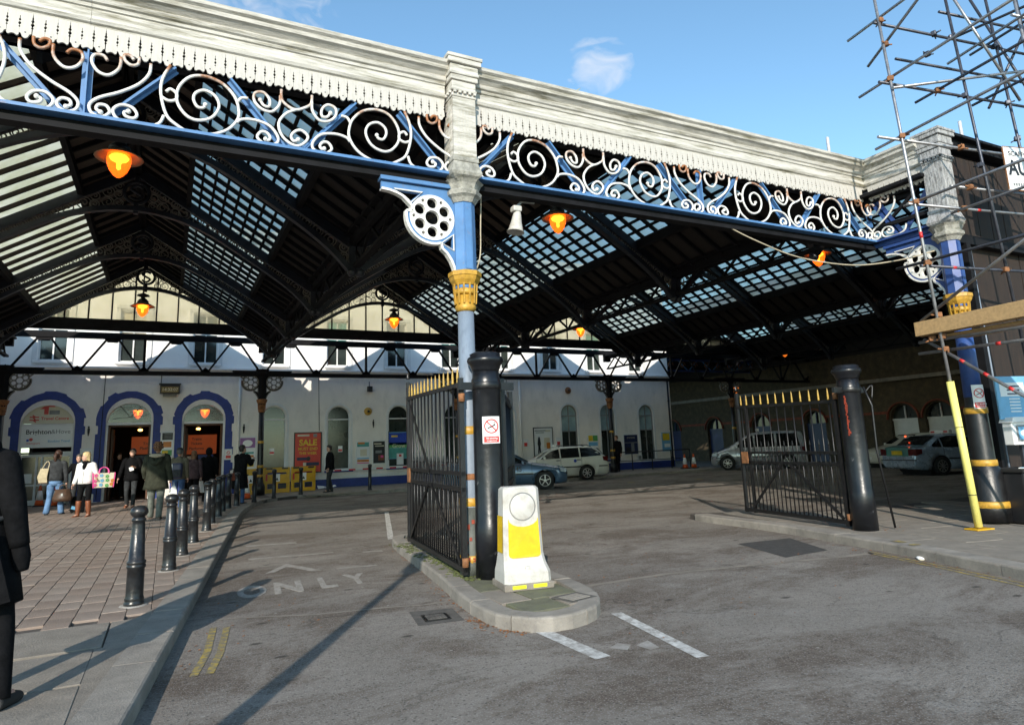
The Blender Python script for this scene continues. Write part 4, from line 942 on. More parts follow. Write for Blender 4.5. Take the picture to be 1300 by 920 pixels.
# ------------------------------------------------------------------ cast iron columns
ROSE = {}
def rose_meshes(plate_m, rim_m):
    # openwork bracket in the plane x (away from the shaft), z; cut as real openings
    if (plate_m, rim_m) in ROSE: return ROSE[(plate_m, rim_m)]
    cx, cz, R_ = 0.44, 4.50, 0.30
    edge = [(1.10, 4.90), (1.10, 4.80)]+[(1.10-0.40*math.sin(math.pi/2*k/6), 4.80-0.24*(1-math.cos(math.pi/2*k/6))) for k in range(1, 7)]
    for k in range(11):
        a = rad(9)-rad(118)*k/10; edge.append((cx+0.345*math.cos(a), cz+0.345*math.sin(a)))
    edge += [(0.31, 4.10), (0.25, 4.05), (0.19, 3.96), (0.15, 3.86), (0.14, 3.80)]
    P = [(0.09, 4.90)]+edge+[(0.09, 3.80)]
    m_ = MB(); m_.prism(P, (0, 0.025, 0), UX, UZ, 0.05); m_.box((0.60, 0, 4.935), (1.04, 0.14, 0.05)); plate = m_.build('plate', plate_m)
    c = MB(); c.tube([(cx, -0.2, cz), (cx, 0.2, cz)], 0.268, 32)
    for tri in ([(0.60, 4.80), (0.90, 4.80), (0.74, 4.67)], [(0.17, 4.12), (0.17, 4.27), (0.29, 4.17)]): c.prism(tri, (0, 0.2, 0), UX, UZ, 0.4)
    co = c.build('cutter', plate_m); bpy.context.view_layer.update(); boolean_cut(plate, co)
    m_ = MB(); m_.tube([(cx, -0.032, cz), (cx, 0.032, cz)], 0.30, 36); rose = m_.build('rose', rim_m)
    c = MB(); c.tube([(cx, -0.2, cz), (cx, 0.2, cz)], 0.095, 20)
    for k in range(6):
        a = math.pi/6+k*math.pi/3; c.tube([(cx+0.19*math.cos(a), -0.2, cz+0.19*math.sin(a)), (cx+0.19*math.cos(a), 0.2, cz+0.19*math.sin(a))], 0.070, 18)
        a = k*math.pi/3; c.tube([(cx+0.245*math.cos(a), -0.2, cz+0.245*math.sin(a)), (cx+0.245*math.cos(a), 0.2, cz+0.245*math.sin(a))], 0.024, 6)
    co = c.build('cutter', rim_m); bpy.context.view_layer.update(); boolean_cut(rose, co)
    m_ = MB()
    for a, b in zip(edge[1:-1], edge[2:]): m_.bar((a[0], 0, a[1]), (b[0], 0, b[1]), 0.035, 0.085, up=(0, 1, 0)) if False else m_.bar((a[0], 0, a[1]), (b[0], 0, b[1]), 0.030, 0.085, up=(0, 1, 0))
    for tri in ([(0.57, 4.815), (0.94, 4.815), (0.74, 4.645)], [(0.155, 4.09), (0.155, 4.30), (0.32, 4.175)]):
        for y in (-0.03, 0.03): m_.tube([(p[0], y, p[1]) for p in tri], 0.016, 5, True)
    rim = m_.build('rim', rim_m); out = [o.data for o in (plate, rose, rim)]
    for o in (plate, rose, rim):
        for p in o.data.polygons: p.use_smooth = False
        bpy.data.objects.remove(o)
    ROSE[(plate_m, rim_m)] = out; return out
def column(x, y, z0, label, shaft_m, upper_m, band_m, cap_m, brackets, group=None, rim_m='scroll_white', plate_m=None, bw=0.2, prof=None, bands=((0.72, .118), (1.08, .118), (2.02, .110))):
    c = empty('column', (x, y, z0), 0, label, 'column', group); zz = -z0
    s = MB(); s.lathe(prof or [(bw, 0.0), (bw, 0.30), (bw*.9, 0.36), (0.13, 0.46), (0.125, 0.52), (0.118, 0.6), (0.110, 1.6), (0.103, 3.3+zz)], 20); s.build('shaft', shaft_m, c)
    cp = MB(); cp.lathe([(0.105, 3.30+zz), (0.130, 3.33+zz), (0.135, 3.37+zz), (0.118, 3.39+zz), (0.115, 3.52+zz)], 16); cp.lathe([(0.135, 3.52+zz), (0.15, 3.55+zz), (0.135, 3.58+zz), (0.13, 3.60+zz)], 16)
    for k in range(12):
        a = 2*math.pi*k/12; cp.bar((0.132*math.cos(a), 0.132*math.sin(a), 3.40+zz), (0.150*math.cos(a), 0.150*math.sin(a), 3.66+zz), 0.018, 0.02)
    cp.lathe([(0.15, 3.64+zz), (0.19, 3.70+zz), (0.205, 3.75+zz), (0.215, 3.755+zz), (0.215, 3.81+zz), (0.19, 3.82+zz), (0.15, 3.83+zz)], 8, R=Matrix.Rotation(rad(22.5), 3, 'Z'), smooth=False)
    cp.build('capital', cap_m, c)
    bl = MB(); bl.lathe([(0.134, 3.58+zz), (0.132, 3.66+zz)], 12); bl.build('capital_core', upper_m, c)
    u = MB(); u.lathe([(0.155, 3.83+zz), (0.150, 4.72+zz), (0.165, 4.74+zz)], 8, R=Matrix.Rotation(rad(22.5), 3, 'Z'), smooth=False); u.box((0, -0.10, 4.27+zz), (0.08, 0.11, 0.86)); u.build('upper_shaft', upper_m, c)
    t = MB(); t.lathe([(0.165, 4.73+zz), (0.20, 4.79+zz), (0.24, 4.82+zz), (0.25, 4.87+zz), (0.21, 4.90+zz), (0.24, 4.97+zz), (0.28, 5.01+zz)], 8, R=Matrix.Rotation(rad(22.5), 3, 'Z'), smooth=False); t.build('capital_moulding', 'stone_cap' if upper_m != 'canopy_dark' else 'canopy_dark', c)
    for z, r_ in bands:
        b_ = MB(); b_.lathe([(r_-0.004, z-0.052), (r_+0.007, z-0.045), (r_+0.010, z), (r_+0.007, z+0.045), (r_-0.004, z+0.052)], 16); b_.build('band', band_m, c)
    for (sg, ax) in brackets:
        d_ = ax*sg; ang = math.atan2(d_.y, d_.x); pm, rm, im = rose_meshes(plate_m or upper_m, rim_m)
        b_ = link('bracket', pm, c, (0, 0, zz), (0, 0, ang)); link('rose', rm, b_); link('rim', im, b_)
    return c
col_front = column(CX[1]+0.04, YF, 0.12, 'blue column with gold capital and white rose bracket beside the left gate', 'greyblue_paint', 'blue_paint', 'gold_paint', 'gold_paint', [(-1, UX)], bw=0.145, prof=[(0.15, 0), (0.15, 0.12), (0.138, 0.2), (0.132, 0.8), (0.128, 1.65), (0.112, 1.8), (0.102, 3.18)], bands=((0.18, .140), (0.84, .132), (1.69, .126)))
q = MB(); q.lathe([(0.1525, 0.0), (0.1525, 0.12), (0.1405, 0.2), (0.1345, 0.78)], 20); q.build('lower_sleeve', 'lower_grey', col_front)
q = MB(); q.lathe([(0.131, 1.10), (0.139, 1.115), (0.139, 1.16), (0.131, 1.175)], 18); q.build('rusty_ring', 'rust', col_front)
q = MB()
for k in range(26):
    a = random.uniform(-2.6, -0.2); z = random.uniform(0.08, 0.62); s_ = random.uniform(0.012, 0.05); r_ = 0.141 if z < .45 else 0.138
    q.box((r_*math.cos(a), r_*math.sin(a), z), (0.012, s_, s_*1.3), Matrix.Rotation(a, 3, 'Z'))
q.build('paint_flake', 'red_primer', col_front)
col_right = column(CX[2]+0.02, YP, 0.15, 'blue column with gold capital, its paint darkened for shade, standing behind the scaffolding', 'black_iron', 'blue_shaded', 'gold_paint', 'gold_paint', [(1, UY)], prof=[(0.27, 0), (0.27, 0.22), (0.25, 0.30), (0.24, 0.78), (0.18, 0.86), (0.168, 0.95), (0.16, 1.68), (0.135, 1.85), (0.12, 3.15)], bands=((0.26, .268), (0.90, .178), (1.73, .162)))
q = MB(); q.lathe([(0.1325, 1.95), (0.1195, 3.12)], 18); 
q.v = [Vector((v.x*1.03, v.y*1.03, v.z)) for v in q.v]; q.build('painted_sleeve', 'blue_shaded', col_right)
labs = ['dark iron column with rose brackets at far left in front of the ticket office sign',
        'dark iron column with gold bands standing between the right doorway and barriers',
        'dark iron column with rose brackets hidden behind the open left gate',
        'dark iron column with gold bands standing beside the parked white estate car',
        'dark iron column in deep shade past the end of the white station wall', 'dark iron column at the far right end of the canopy']
for i, x in enumerate(CX):
    c = column(x, YB, 0.12, labs[i], 'black_iron', 'canopy_dark', 'gold_paint', 'rust', [(-1, UX), (1, UX)], 'columns along the station wall', 'filigree', 'canopy_dark')
# ------------------------------------------------------------------ station front
YW = 30.6; XE = 25.9
stn = empty('station_building', (0, YW, 0), 0, 'white rendered station wall with blue edged arched doorways and arched windows', 'building')
doors = [(-4.06, 1.72, 4.0), (-1.37, 1.62, 4.06), (1.29, 1.62, 4.0), (-6.9, 1.62, 4.0)]
wins = [(4.05, 1.0, 0.92, 3.72), (6.81, 1.02, 0.86, 3.70), (9.6, 1.02, 0.86, 3.70), (12.4, 1.02, 0.86, 3.70), (15.2, 1.02, 0.86, 3.70), (18.96, 0.98, 0.5, 3.66), (21.42, 0.94, 0.7, 3.64), (24.05, 0.98, 0.5, 3.62)]
ups = [-9.6, -6.9, -4.1, -1.42, 1.24, 4.0, 6.75, 9.55, 12.3, 15.1, 18.0, 20.8, 23.6]
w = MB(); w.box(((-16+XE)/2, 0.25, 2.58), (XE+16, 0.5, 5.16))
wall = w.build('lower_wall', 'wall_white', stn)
w2 = MB(); w2.box(((-16+XE)/2, 0.27, 8.2), (XE+16, 0.46, 6.0)); wall2 = w2.build('upper_wall', 'wall_upper', stn)
ct = MB()
for x, wd, h in doors: ct.prism(arch_poly(wd, h, 12, x, -0.2), (0, 1.0, 0), UX, UZ, 2.0)
for x, wd, z0, z1 in wins: ct.prism(arch_poly(wd, z1-z0, 12, x, z0), (0, 0.9, 0), UX, UZ, 2.0)
co = ct.build('cutter', 'wall_white'); co.location = (0, YW, 0); bpy.context.view_layer.update(); boolean_cut(wall, co)
ct = MB()
for x in ups: ct.box((x, 0.2, 6.55), (0.95, 1.2, 2.1))
co = ct.build('cutter', 'wall_white'); co.location = (0, YW, 0); bpy.context.view_layer.update(); boolean_cut(wall2, co)
for o in (wall, wall2):
    for p in o.data.polygons: p.use_smooth = False
def part(name, mk, fn, parent=stn, **kw):
    m_ = MB(); fn(m_); return m_.build(name, mk, parent, **kw)
part('string_course', 'wall_upper', lambda m_: (m_.box(((-16+XE)/2, -0.05, 5.17), (XE+16, 0.14, 0.10)), m_.box(((-16+XE)/2, -0.09, 5.25), (XE+16.1, 0.22, 0.07))))
part('cornice', 'wall_upper', lambda m_: (m_.box(((-16+XE)/2, -0.10, 11.1), (XE+16, 0.3, 0.22)), m_.box(((-16+XE)/2, -0.18, 11.3), (XE+16.2, 0.5, 0.18))))
part('dado', 'wall_blue', lambda m_: [m_.box(((a+b)/2, -0.008, 0.30), (b-a, 0.024, 0.37)) for a, b in ((2.42, 25.88),)])
part('plinth_band', 'frame_white', lambda m_: m_.box(((2.42+25.88)/2, -0.012, 0.55), (25.88-2.42, 0.03, 0.12)))
# blue painted surrounds with the ragged outline of the stonework
random.seed(11)
for x, wd, h in doors:
    r = wd/2; zc = h-r; outer = []; z = 0.12
    def jag(side, a=None): return 0.29+random.choice((-0.03, 0.0, 0.05))
    L_ = []; 
    while z < zc-0.1:
        o_ = r+jag(0); L_ += [(o_, z), (o_, z+0.30)]; z += 0.32
    A_ = []
    for k in range(11):
        a = math.pi*k/10; o_ = r+0.31+random.choice((-0.03, 0.02, 0.05)); A_ += [(o_*math.cos(a-0.13), zc+o_*math.sin(a-0.13)), (o_*math.cos(a+0.13), zc+o_*math.sin(a+0.13))]
    A_ = [p for p in A_ if p[1] > zc-0.08]
    P = [(r+0.005, 0.12)]+L_+A_+[(-p[0], p[1]) for p in reversed(L_)]+[(-r-0.005, 0.12), (-r-0.005, zc)]
    P += [((r+0.005)*math.cos(math.pi-math.pi*k/14), zc+(r+0.005)*math.sin(math.pi-math.pi*k/14)) for k in range(1, 14)]+[(r+0.005, zc)]
    part('painted_surround', 'wall_blue', lambda m_: m_.prism([(p[0]+x, p[1]) for p in P], (0, -0.002, 0), UX, UZ, 0.010))
random.seed(5)
def arch_frame(m_, x, wd, h, y, t, z0=0.12, depth=0.08):
    r = wd/2-t/2; zc = h-wd/2
    pts = [(x-r, y, z0), (x-r, y, zc)]+[(x-r*math.cos(math.pi*k/14), y, zc+r*math.sin(math.pi*k/14)) for k in range(1, 14)]+[(x+r, y, zc), (x+r, y, z0)]
    for a, b in zip(pts[:-1], pts[1:]): m_.bar(a, b, depth, t, up=(0, 1, 0)) if False else m_.bar(a, b, t, depth, up=(0, 1, 0))
# windows of the lower floor
for i, (x, wd, z0, z1) in enumerate(wins):
    m_ = MB(); arch_frame(m_, x, wd+0.02, z1+0.01, 0.10, 0.06, z0); m_.box((x, 0.10, z0+0.03), (wd, 0.09, 0.06)); m_.box((x, 0.10, z1-wd/2-0.10), (wd, 0.07, 0.05))
    if i >= 5:
        m_.box((x, 0.10, z1-wd/2-0.9), (wd, 0.06, 0.045)); m_.box((x, 0.10, (z0+z1)/2), (0.04, 0.06, z1-z0-0.1))
    f = m_.build('window', 'frame_white' if i < 5 else 'sign_grey', stn)
    part('lower_pane', 'green_glass' if i < 5 else ('dark_glass'), lambda q: q.box((x, 0.13, (z0+z1-wd/2-0.1)/2), (wd, 0.012, z1-wd/2-0.1-z0)), f)
    part('upper_pane', 'dark_glass' if i < 5 else 'sky_glass', lambda q: q.prism(arch_poly(wd, wd/2+0.1, 10, x, z1-wd/2-0.1), (0, 0.14, 0), UX, UZ, 0.012), f)
    if i >= 5: part('upper_pane', 'sky_glass', lambda q: q.box((x, 0.122, z1-wd/2-0.5), (wd-0.06, 0.008, 0.76)), f)
    part('sill', 'wall_blue', lambda q: q.cbox((x, -0.06, z0-0.05), (wd+0.22, 0.22, 0.08), 0.01), f)
    part('architrave', 'frame_white', lambda q: arch_frame(q, x, wd+0.22, z1+0.11, -0.006, 0.10, z0-0.01, 0.03), f)
    if i in (0, 1, 4):
        part('notice', 'sign_white', lambda q: q.box((x-0.05+0.15*(i == 1), 0.118, 1.78), (0.19, 0.008, 0.26)), f)
        part('notice_band', 'sign_red', lambda q: q.box((x-0.05+0.15*(i == 1), 0.113, 1.72), (0.17, 0.006, 0.09)), f)
# sash windows above
for x in ups:
    m_ = MB()
    for s in (-1, 1): m_.box((x+s*0.45, 0.16, 6.55), (0.06, 0.08, 2.1)); m_.box((x, 0.16, 6.55+s*1.02), (0.96, 0.08, 0.06))
    m_.box((x, 0.16, 6.5), (0.05, 0.06, 2.0)); m_.box((x, 0.17, 6.75), (0.9, 0.07, 0.06)); f = m_.build('window', 'frame_white', stn)
    part('pane', random.choice(['dark_glass', 'green_glass', 'dark_glass']), lambda q: q.box((x, 0.20, 6.55), (0.9, 0.012, 2.05)), f)
    if random.random() < 0.55: part('blind', random.choice(['sign_teal', 'sign_cream', 'sign_grey']), lambda q: q.box((x, 0.19, 7.05), (0.86, 0.006, 0.95)), f)
    part('sill', 'wall_upper', lambda q: q.box((x, -0.02, 5.45), (1.2, 0.22, 0.09)), f)
    part('surround', 'frame_white', lambda q: [q.box((x+s*0.58, 0.02, 6.55), (0.16, 0.07, 2.25)) for s in (-1, 1)]+[q.box((x, 0.02, 7.74), (1.32, 0.07, 0.17))], f)
# doorways: fan lights, frames, the hall behind
for i, (x, wd, h) in enumerate(doors):
    zc = h-wd/2; ztr = 3.06
    m_ = MB(); arch_frame(m_, x, wd, h, 0.16, 0.07); m_.box((x, 0.16, ztr), (wd, 0.12, 0.09)); f = m_.build('door_frame', 'frame_white', stn)
    if i in (1, 2):
        part('fan_light', 'fan_glass', lambda q: q.prism(arch_poly(wd-0.1, h-ztr-0.08, 12, x, ztr+0.04, (wd-.1)/2*0.97), (0, 0.18, 0), UX, UZ, 0.01), f)
        if i == 1: part('glazing_bars', 'sign_black', lambda q: [q.bar((x, 0.17, ztr+0.25), (x+0.66*math.cos(a), 0.17, ztr+0.25+0.62*math.sin(a)), 0.025, 0.02) for a in (rad(52), rad(128))]+[q.bar((x-.62, .17, ztr+.2), (x+.6, .17, ztr+.32), 0.03, .02)], f)
        part('door_jamb', 'wood_brown', lambda q: [q.box((x+s*(wd/2-0.09), 0.42, 1.57), (0.10, 0.5, 2.9)) for s in (-1, 1)]+[q.box((x, 0.42, 2.98), (wd-0.15, 0.5, 0.07))], f)
        part('open_door', 'wood_brown', lambda q: [q.box((x-wd/2+0.20, 0.95, 1.5), (0.06, 0.85, 2.75)), q.box((x-wd/2+0.25, 0.95, 1.3), (0.03, 0.55, 0.9)), q.box((x-wd/2+0.25, 0.95, 2.3), (0.03, 0.55, 0.7))], f)
        part('door_handle', 'gold_paint', lambda q: q.tube([(x-wd/2+0.30, 1.25, 0.9), (x-wd/2+0.30, 1.25, 1.5)], 0.025, 8), f)
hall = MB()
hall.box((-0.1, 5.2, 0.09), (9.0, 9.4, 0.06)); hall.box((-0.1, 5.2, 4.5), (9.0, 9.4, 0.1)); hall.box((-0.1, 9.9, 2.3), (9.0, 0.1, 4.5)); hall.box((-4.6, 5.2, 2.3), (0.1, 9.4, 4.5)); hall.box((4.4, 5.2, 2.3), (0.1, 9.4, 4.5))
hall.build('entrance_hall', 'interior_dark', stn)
part('hall_panel', 'wood_brown', lambda q: [q.box((-2.6, 2.6, 1.6), (0.1, 2.6, 3.0)), q.box((2.55, 2.6, 1.6), (0.1, 2.4, 3.0)), q.box((0.0, 3.4, 1.6), (0.9, 0.3, 3.0))])
bo = part('hall_board', 'orange_board', lambda q: [q.box((-0.9, 3.0, 2.25), (1.0, 0.06, 0.75))])
for k, (s_, zz) in enumerate((('Trains', 2.32), ('Platforms', 2.12))): text('lettering', s_, 0.17, 'sign_black', bo, (-0.75, 2.962, zz), bold=0.003)
bo = part('hall_board', 'orange_board', lambda q: [q.box((1.25, 3.0, 2.22), (1.45, 0.06, 0.85))])
for k, (s_, zz) in enumerate((('Trains', 2.46), ('Tickets', 2.26), ('Platforms', 2.04))): text('lettering', s_, 0.16, 'sign_black', bo, (1.15, 2.962, zz), bold=0.003)
part('hall_screen', 'sign_blue', lambda q: q.box((1.55, 3.1, 1.62), (0.62, 0.05, 0.28))); part('hall_window', 'sign_white', lambda q: [q.box((0.86, 3.1, 1.52), (0.42, 0.04, 0.4)), q.box((1.55, 3.1, 1.25), (0.6, 0.04, 0.35))])
part('departure_board', 'sign_navy', lambda q: q.box((-0.95, 3.02, 1.7), (1.0, 0.05, 0.26)))
for x in (-1.05, 1.15): part('hall_lamp', 'lamp_core', lambda q: q.ball((x, 1.6, 2.86), (0.09, 0.09, 0.05), 10, 6))
# the ticket office doorway: panel, fascia, white glazed doors
x, wd, h = doors[0]
off = part('office_front', 'frame_white', lambda q: [q.box((x+s*0.80, 0.22, 1.0), (0.10, 0.1, 1.8)) for s in (-1, 1)]+[q.box((x+a, 0.22, 1.0), (0.07, 0.08, 1.8)) for a in (-0.28, -0.12, 0.42)]+[q.box((x, 0.22, 1.93), (1.7, 0.1, 0.10)), q.box((x, 0.22, 0.22), (1.7, 0.1, 0.18)), q.box((x, 0.22, 0.85), (1.6, 0.07, 0.06))])
part('office_glass', 'dark_glass', lambda q: q.box((x, 0.25, 1.0), (1.64, 0.01, 1.8)), off)
part('door_rail', 'sign_black', lambda q: q.box((x-0.2, 0.13, 2.02), (1.15, 0.05, 0.07)), off)
part('door_notice', 'sign_white', lambda q: [q.box((x+0.12, 0.235, 1.45), (0.34, 0.008, 0.62)), q.box((x-0.55, 0.235, 1.1), (0.3, 0.008, 0.35)), q.box((x+0.65, 0.20, 2.02), (0.36, 0.01, 0.08))], off)
part('door_notice', 'sign_red', lambda q: q.box((x+0.07, 0.228, 1.30), (0.14, 0.006, 0.2)), off)
sg = empty('arched_sign', (x, YW+0.09, ztr), 0, 'cream half round travel centre sign over the leftmost doorway', 'sign')
part('panel', 'sign_cream', lambda q: q.prism(arch_poly(wd-0.12, h-ztr-0.07, 14, 0, 0.05, (wd-.12)/2*0.98), (0, 0.03, 0), UX, UZ, 0.03), sg)
part('numeral', 'sign_red', lambda q: q.prism([(-0.30, 0.60), (-0.16, 0.70), (-0.02, 0.72), (-0.02, 0.40), (-0.16, 0.40), (-0.16, 0.60)], (0, -0.004, 0), UX, UZ, 0.006), sg)
part('red_mark', 'sign_red', lambda q: q.box((0.08, -0.004, 0.70), (0.20, 0.006, 0.05)), sg)
part('grey_block', 'sign_grey', lambda q: q.box((0.17, -0.004, 0.47), (0.33, 0.006, 0.15)), sg)
def double_arrow(q, cx, cz, s, y):
    for dz in (0.18, -0.18): q.box((cx, y, cz+dz*s), (1.0*s, 0.006, 0.14*s))
    for (a, b) in (((-0.20, 0.42), (0.12, 0.18)), ((-0.12, -0.18), (0.20, -0.42)), ((-0.16, 0.18), (0.16, -0.18))): q.bar((cx+a[0]*s, y, cz+a[1]*s), (cx+b[0]*s, y, cz+b[1]*s), 0.006, 0.14*s, up=(0, 1, 0)) if False else q.bar((cx+a[0]*s, y, cz+a[1]*s), (cx+b[0]*s, y, cz+b[1]*s), 0.14*s, 0.006, up=(0, 1, 0))
part('rail_arrows', 'sign_red', lambda q: double_arrow(q, -0.45, 0.24, 0.30, -0.004), sg)
text('lettering', 'Travel Centre', 0.155, 'sign_red', sg, (0.20, -0.004, 0.24), bold=0.003)
sg = empty('shop_sign', (x, YW+0.10, 2.62), 0, 'pale grey sign board lettered Brighton & Hove below the cream arch', 'sign')
part('panel', 'sign_white', lambda q: q.box((0, 0, 0), (1.62, 0.03, 0.80)), sg)
text('lettering', 'Brighton', 0.23, 'sign_black', sg, (-0.28, -0.018, 0.18), bold=0.004); text('lettering', '&Hove', 0.22, 'sign_grey', sg, (0.42, -0.018, 0.18))
part('round_mark', 'sign_red', lambda q: q.prism([(-0.50+0.06*math.cos(a*.5), -0.09+0.06*math.sin(a*.5)) for a in range(12)], (0, -0.016, 0), UX, UZ, 0.005), sg)
part('round_mark', 'sign_blue', lambda q: q.prism([(-0.60+0.045*math.cos(a*.5), -0.12+0.045*math.sin(a*.5)) for a in range(12)], (0, -0.017, 0), UX, UZ, 0.005), sg)
text('lettering', 'transport', 0.11, 'sign_red', sg, (-0.42, -0.018, -0.23)); text('lettering', 'Booking Travel', 0.115, 'sign_lightblue', sg, (0.38, -0.018, -0.17), bold=0.002)
# unseen wing added on the left to keep sun off the station front
wg = MB(); wg.box((-5.95, -4.0, 3.4), (0.5, 8.0, 6.8)); wg.box((-5.95, -4.0, 6.9), (0.7, 8.1, 0.2)); wg.build('sun_block_wing', 'wall_white', stn)
for yy in (-6.4, -4.4, -2.4):
    f = part('window', 'frame_white', lambda q: [q.box((-5.68, yy+a*0.5, 2.4), (0.08, 0.08, 1.8)) for a in (-1, 0, 1)]+[q.box((-5.68, yy, z), (0.08, 1.08, 0.08)) for z in (1.5, 2.6, 3.3)])
    part('pane', 'dark_glass', lambda q: q.box((-5.69, yy, 2.4), (0.03, 1.0, 1.8)), f)
# notices and posters on the wall
def poster(name, label, x, z, wd, h, frame, face, y=-0.045, cat='poster', group=None):
    p = empty(name, (x, YW+y, z), 0, label, cat, group)
    m_ = MB(); m_.box((0, 0.015, 0), (wd+0.10, 0.03, h+0.10)); m_.build('frame', frame, p); m_ = MB(); m_.box((0, -0.003, 0), (wd, 0.012, h)); m_.build('sheet', face, p); return p
def blk(p, x, z, w_, h_, mk, y=-0.011, name='print_block'):
    m_ = MB(); m_.box((x, y, z), (w_, 0.004, h_)); return m_.build(name, mk, p)
p = poster('sale_poster', 'red SALE poster in black frame on the white wall', 5.47, 1.67, 1.08, 1.66, 'sign_black', 'sale_red', -0.06)
text('lettering', 'SALE', 0.36, 'sign_yellow', p, (0, -0.012, 0.42), bold=0.012); text('lettering', 'MUST END', 0.17, 'sign_yellow', p, (0, -0.012, 0.16), bold=0.004); text('lettering', 'THIS WEEK', 0.15, 'sign_yellow', p, (0, -0.012, -0.03), bold=0.004)
blk(p, -0.22, -0.26, 0.48, 0.13, 'sign_navy'); blk(p, 0.2, -0.49, 0.56, 0.14, 'sign_navy'); blk(p, -0.13, -0.49, 0.14, 0.14, 'sign_cream'); blk(p, -0.2, 0.74, 0.5, 0.08, 'sign_cream'); blk(p, 0.3, 0.73, 0.16, 0.14, 'sign_grey'); blk(p, 0.1, -0.66, 0.6, 0.03, 'sign_orange'); blk(p, 0, 0.62, 1.0, 0.012, 'sign_orange')
m_ = MB(); m_.prism([(0.02+0.09*math.cos(k*.6), -0.26+0.10*math.sin(k*.6)) for k in range(10)], (0, -0.010, 0), UX, UZ, 0.004); m_.build('print_block', 'sign_black', p)
p = poster('wall_poster', 'pale poster with green and orange bands right of the second window', 7.9, 1.58, 0.56, 0.96, 'frame_white', 'sign_white')
blk(p, 0, 0.36, 0.54, 0.2, 'sign_teal'); blk(p, -0.08, 0.42, 0.3, 0.09, 'sign_orange', -0.013); blk(p, 0, -0.36, 0.54, 0.10, 'sign_orange'); blk(p, 0, -0.26, 0.54, 0.06, 'sign_lightblue'); blk(p, 0.02, 0.0, 0.3, 0.3, 'sign_cream'); blk(p, 0, -0.46, 0.54, 0.04, 'pink')
p = poster('wall_poster', 'black poster with small food pictures beside the pale striped poster', 8.64, 1.57, 0.54, 0.98, 'frame_white', 'sign_black')
blk(p, -0.06, 0.38, 0.34, 0.05, 'sign_cream'); blk(p, 0.02, 0.28, 0.42, 0.05, 'sign_cream'); blk(p, 0.1, -0.25, 0.28, 0.24, 'leather_tan'); blk(p, -0.02, 0.02, 0.3, 0.12, 'sign_grey'); blk(p, 0.13, -0.2, 0.12, 0.1, 'pink', -0.013)
p = poster('window_poster', 'blue and green landscape poster in the window behind the left gate', 9.6, 1.85, 0.94, 1.22, 'sign_black', 'sign_lightblue', 0.06)
blk(p, 0, 0.3, 0.94, 0.55, 'sign_blue'); blk(p, -0.2, 0.42, 0.3, 0.08, 'sign_yellow', -0.013); blk(p, 0, 0.0, 0.94, 0.24, 'sign_green'); blk(p, 0, -0.36, 0.94, 0.45, 'sign_teal'); text('lettering', 'Grow', 0.26, 'sign_cream', p, (0, -0.014, -0.03), bold=0.004)
p = poster('notice', 'small white notice taped below the landscape poster', 9.66, 1.22, 0.22, 0.42, 'frame_white', 'sign_white', 0.03, 'notice'); blk(p, 0, 0.16, 0.12, 0.10, 'sign_red')
p = poster('map_poster', 'purple and white poster behind the person in a long black coat', 3.0, 1.95, 0.62, 0.9, 'frame_white', 'sign_white')
blk(p, 0, 0.22, 0.6, 0.42, 'sign_purple'); m_ = MB(); m_.prism([(0.2*math.cos(k*.55), 0.2+0.14*math.sin(k*.55)) for k in range(11)], (0, -0.012, 0), UX, UZ, 0.004); m_.build('print_block', 'sign_white', p); blk(p, 0, -0.2, 0.5, 0.08, 'sign_teal'); blk(p, 0.05, -0.34, 0.4, 0.1, 'sign_orange')
p = poster('yellow_notice', 'yellow safety notice low on the wall beside the long black coat', 3.02, 1.02, 0.5, 0.72, 'frame_white', 'sign_white', cat='notice'); blk(p, 0, 0.24, 0.48, 0.16, 'sign_yellow'); blk(p, 0, -0.22, 0.48, 0.24, 'sign_yellow'); blk(p, 0, -0.2, 0.1, 0.14, 'sign_black', -0.013)
p = poster('wall_notice', 'black and yellow notices stacked on the wall between the two open doorways', -0.02, 2.2, 0.40, 0.95, 'frame_white', 'sign_white', cat='notice')
blk(p, 0, 0.32, 0.38, 0.28, 'sign_black'); blk(p, 0, 0.0, 0.30, 0.22, 'sign_orange'); blk(p, 0, -0.33, 0.36, 0.22, 'sign_green'); blk(p, -0.06, -0.30, 0.2, 0.1, 'sign_yellow', -0.013)
for k in range(4): blk(p, 0.02, 0.41-k*0.06, 0.26, 0.016, 'sign_grey', -0.013)
p = poster('no_smoking_notice', 'small red and white notice on the blue edge of the right doorway', 2.26, 1.72, 0.20, 0.34, 'frame_white', 'sign_white', cat='notice'); blk(p, 0, -0.10, 0.19, 0.12, 'sign_red')
m_ = MB(); m_.tube([(0.06*math.cos(k*math.pi/8), -0.010, 0.07+0.06*math.sin(k*math.pi/8)) for k in range(16)], 0.011, 4, True); m_.bar((-0.04, -0.010, 0.11), (0.04, -0.010, 0.03), 0.012, 0.01); m_.build('prohibition_ring', 'sign_red', p)
p = poster('wall_notice', 'small pale notice left of the middle doorway behind the blonde person', -2.75, 1.75, 0.34, 0.7, 'frame_white', 'sign_white', cat='notice'); blk(p, 0, 0.2, 0.26, 0.12, 'sign_grey'); blk(p, 0, -0.12, 0.32, 0.3, 'sign_teal')
p = poster('map_poster', 'tall framed poster with a dark standing figure behind the white estate car', 17.3, 1.72, 1.06, 1.48, 'sign_black', 'sign_white')
blk(p, -0.15, 0.62, 0.7, 0.05, 'sign_grey'); blk(p, -0.2, 0.52, 0.5, 0.04, 'sign_grey'); blk(p, 0.28, 0.6, 0.3, 0.1, 'sign_cream'); blk(p, 0.2, 0.0, 0.34, 0.5, 'sign_cream', -0.011); blk(p, 0.28, -0.15, 0.22, 0.3, 'sign_orange', -0.013)
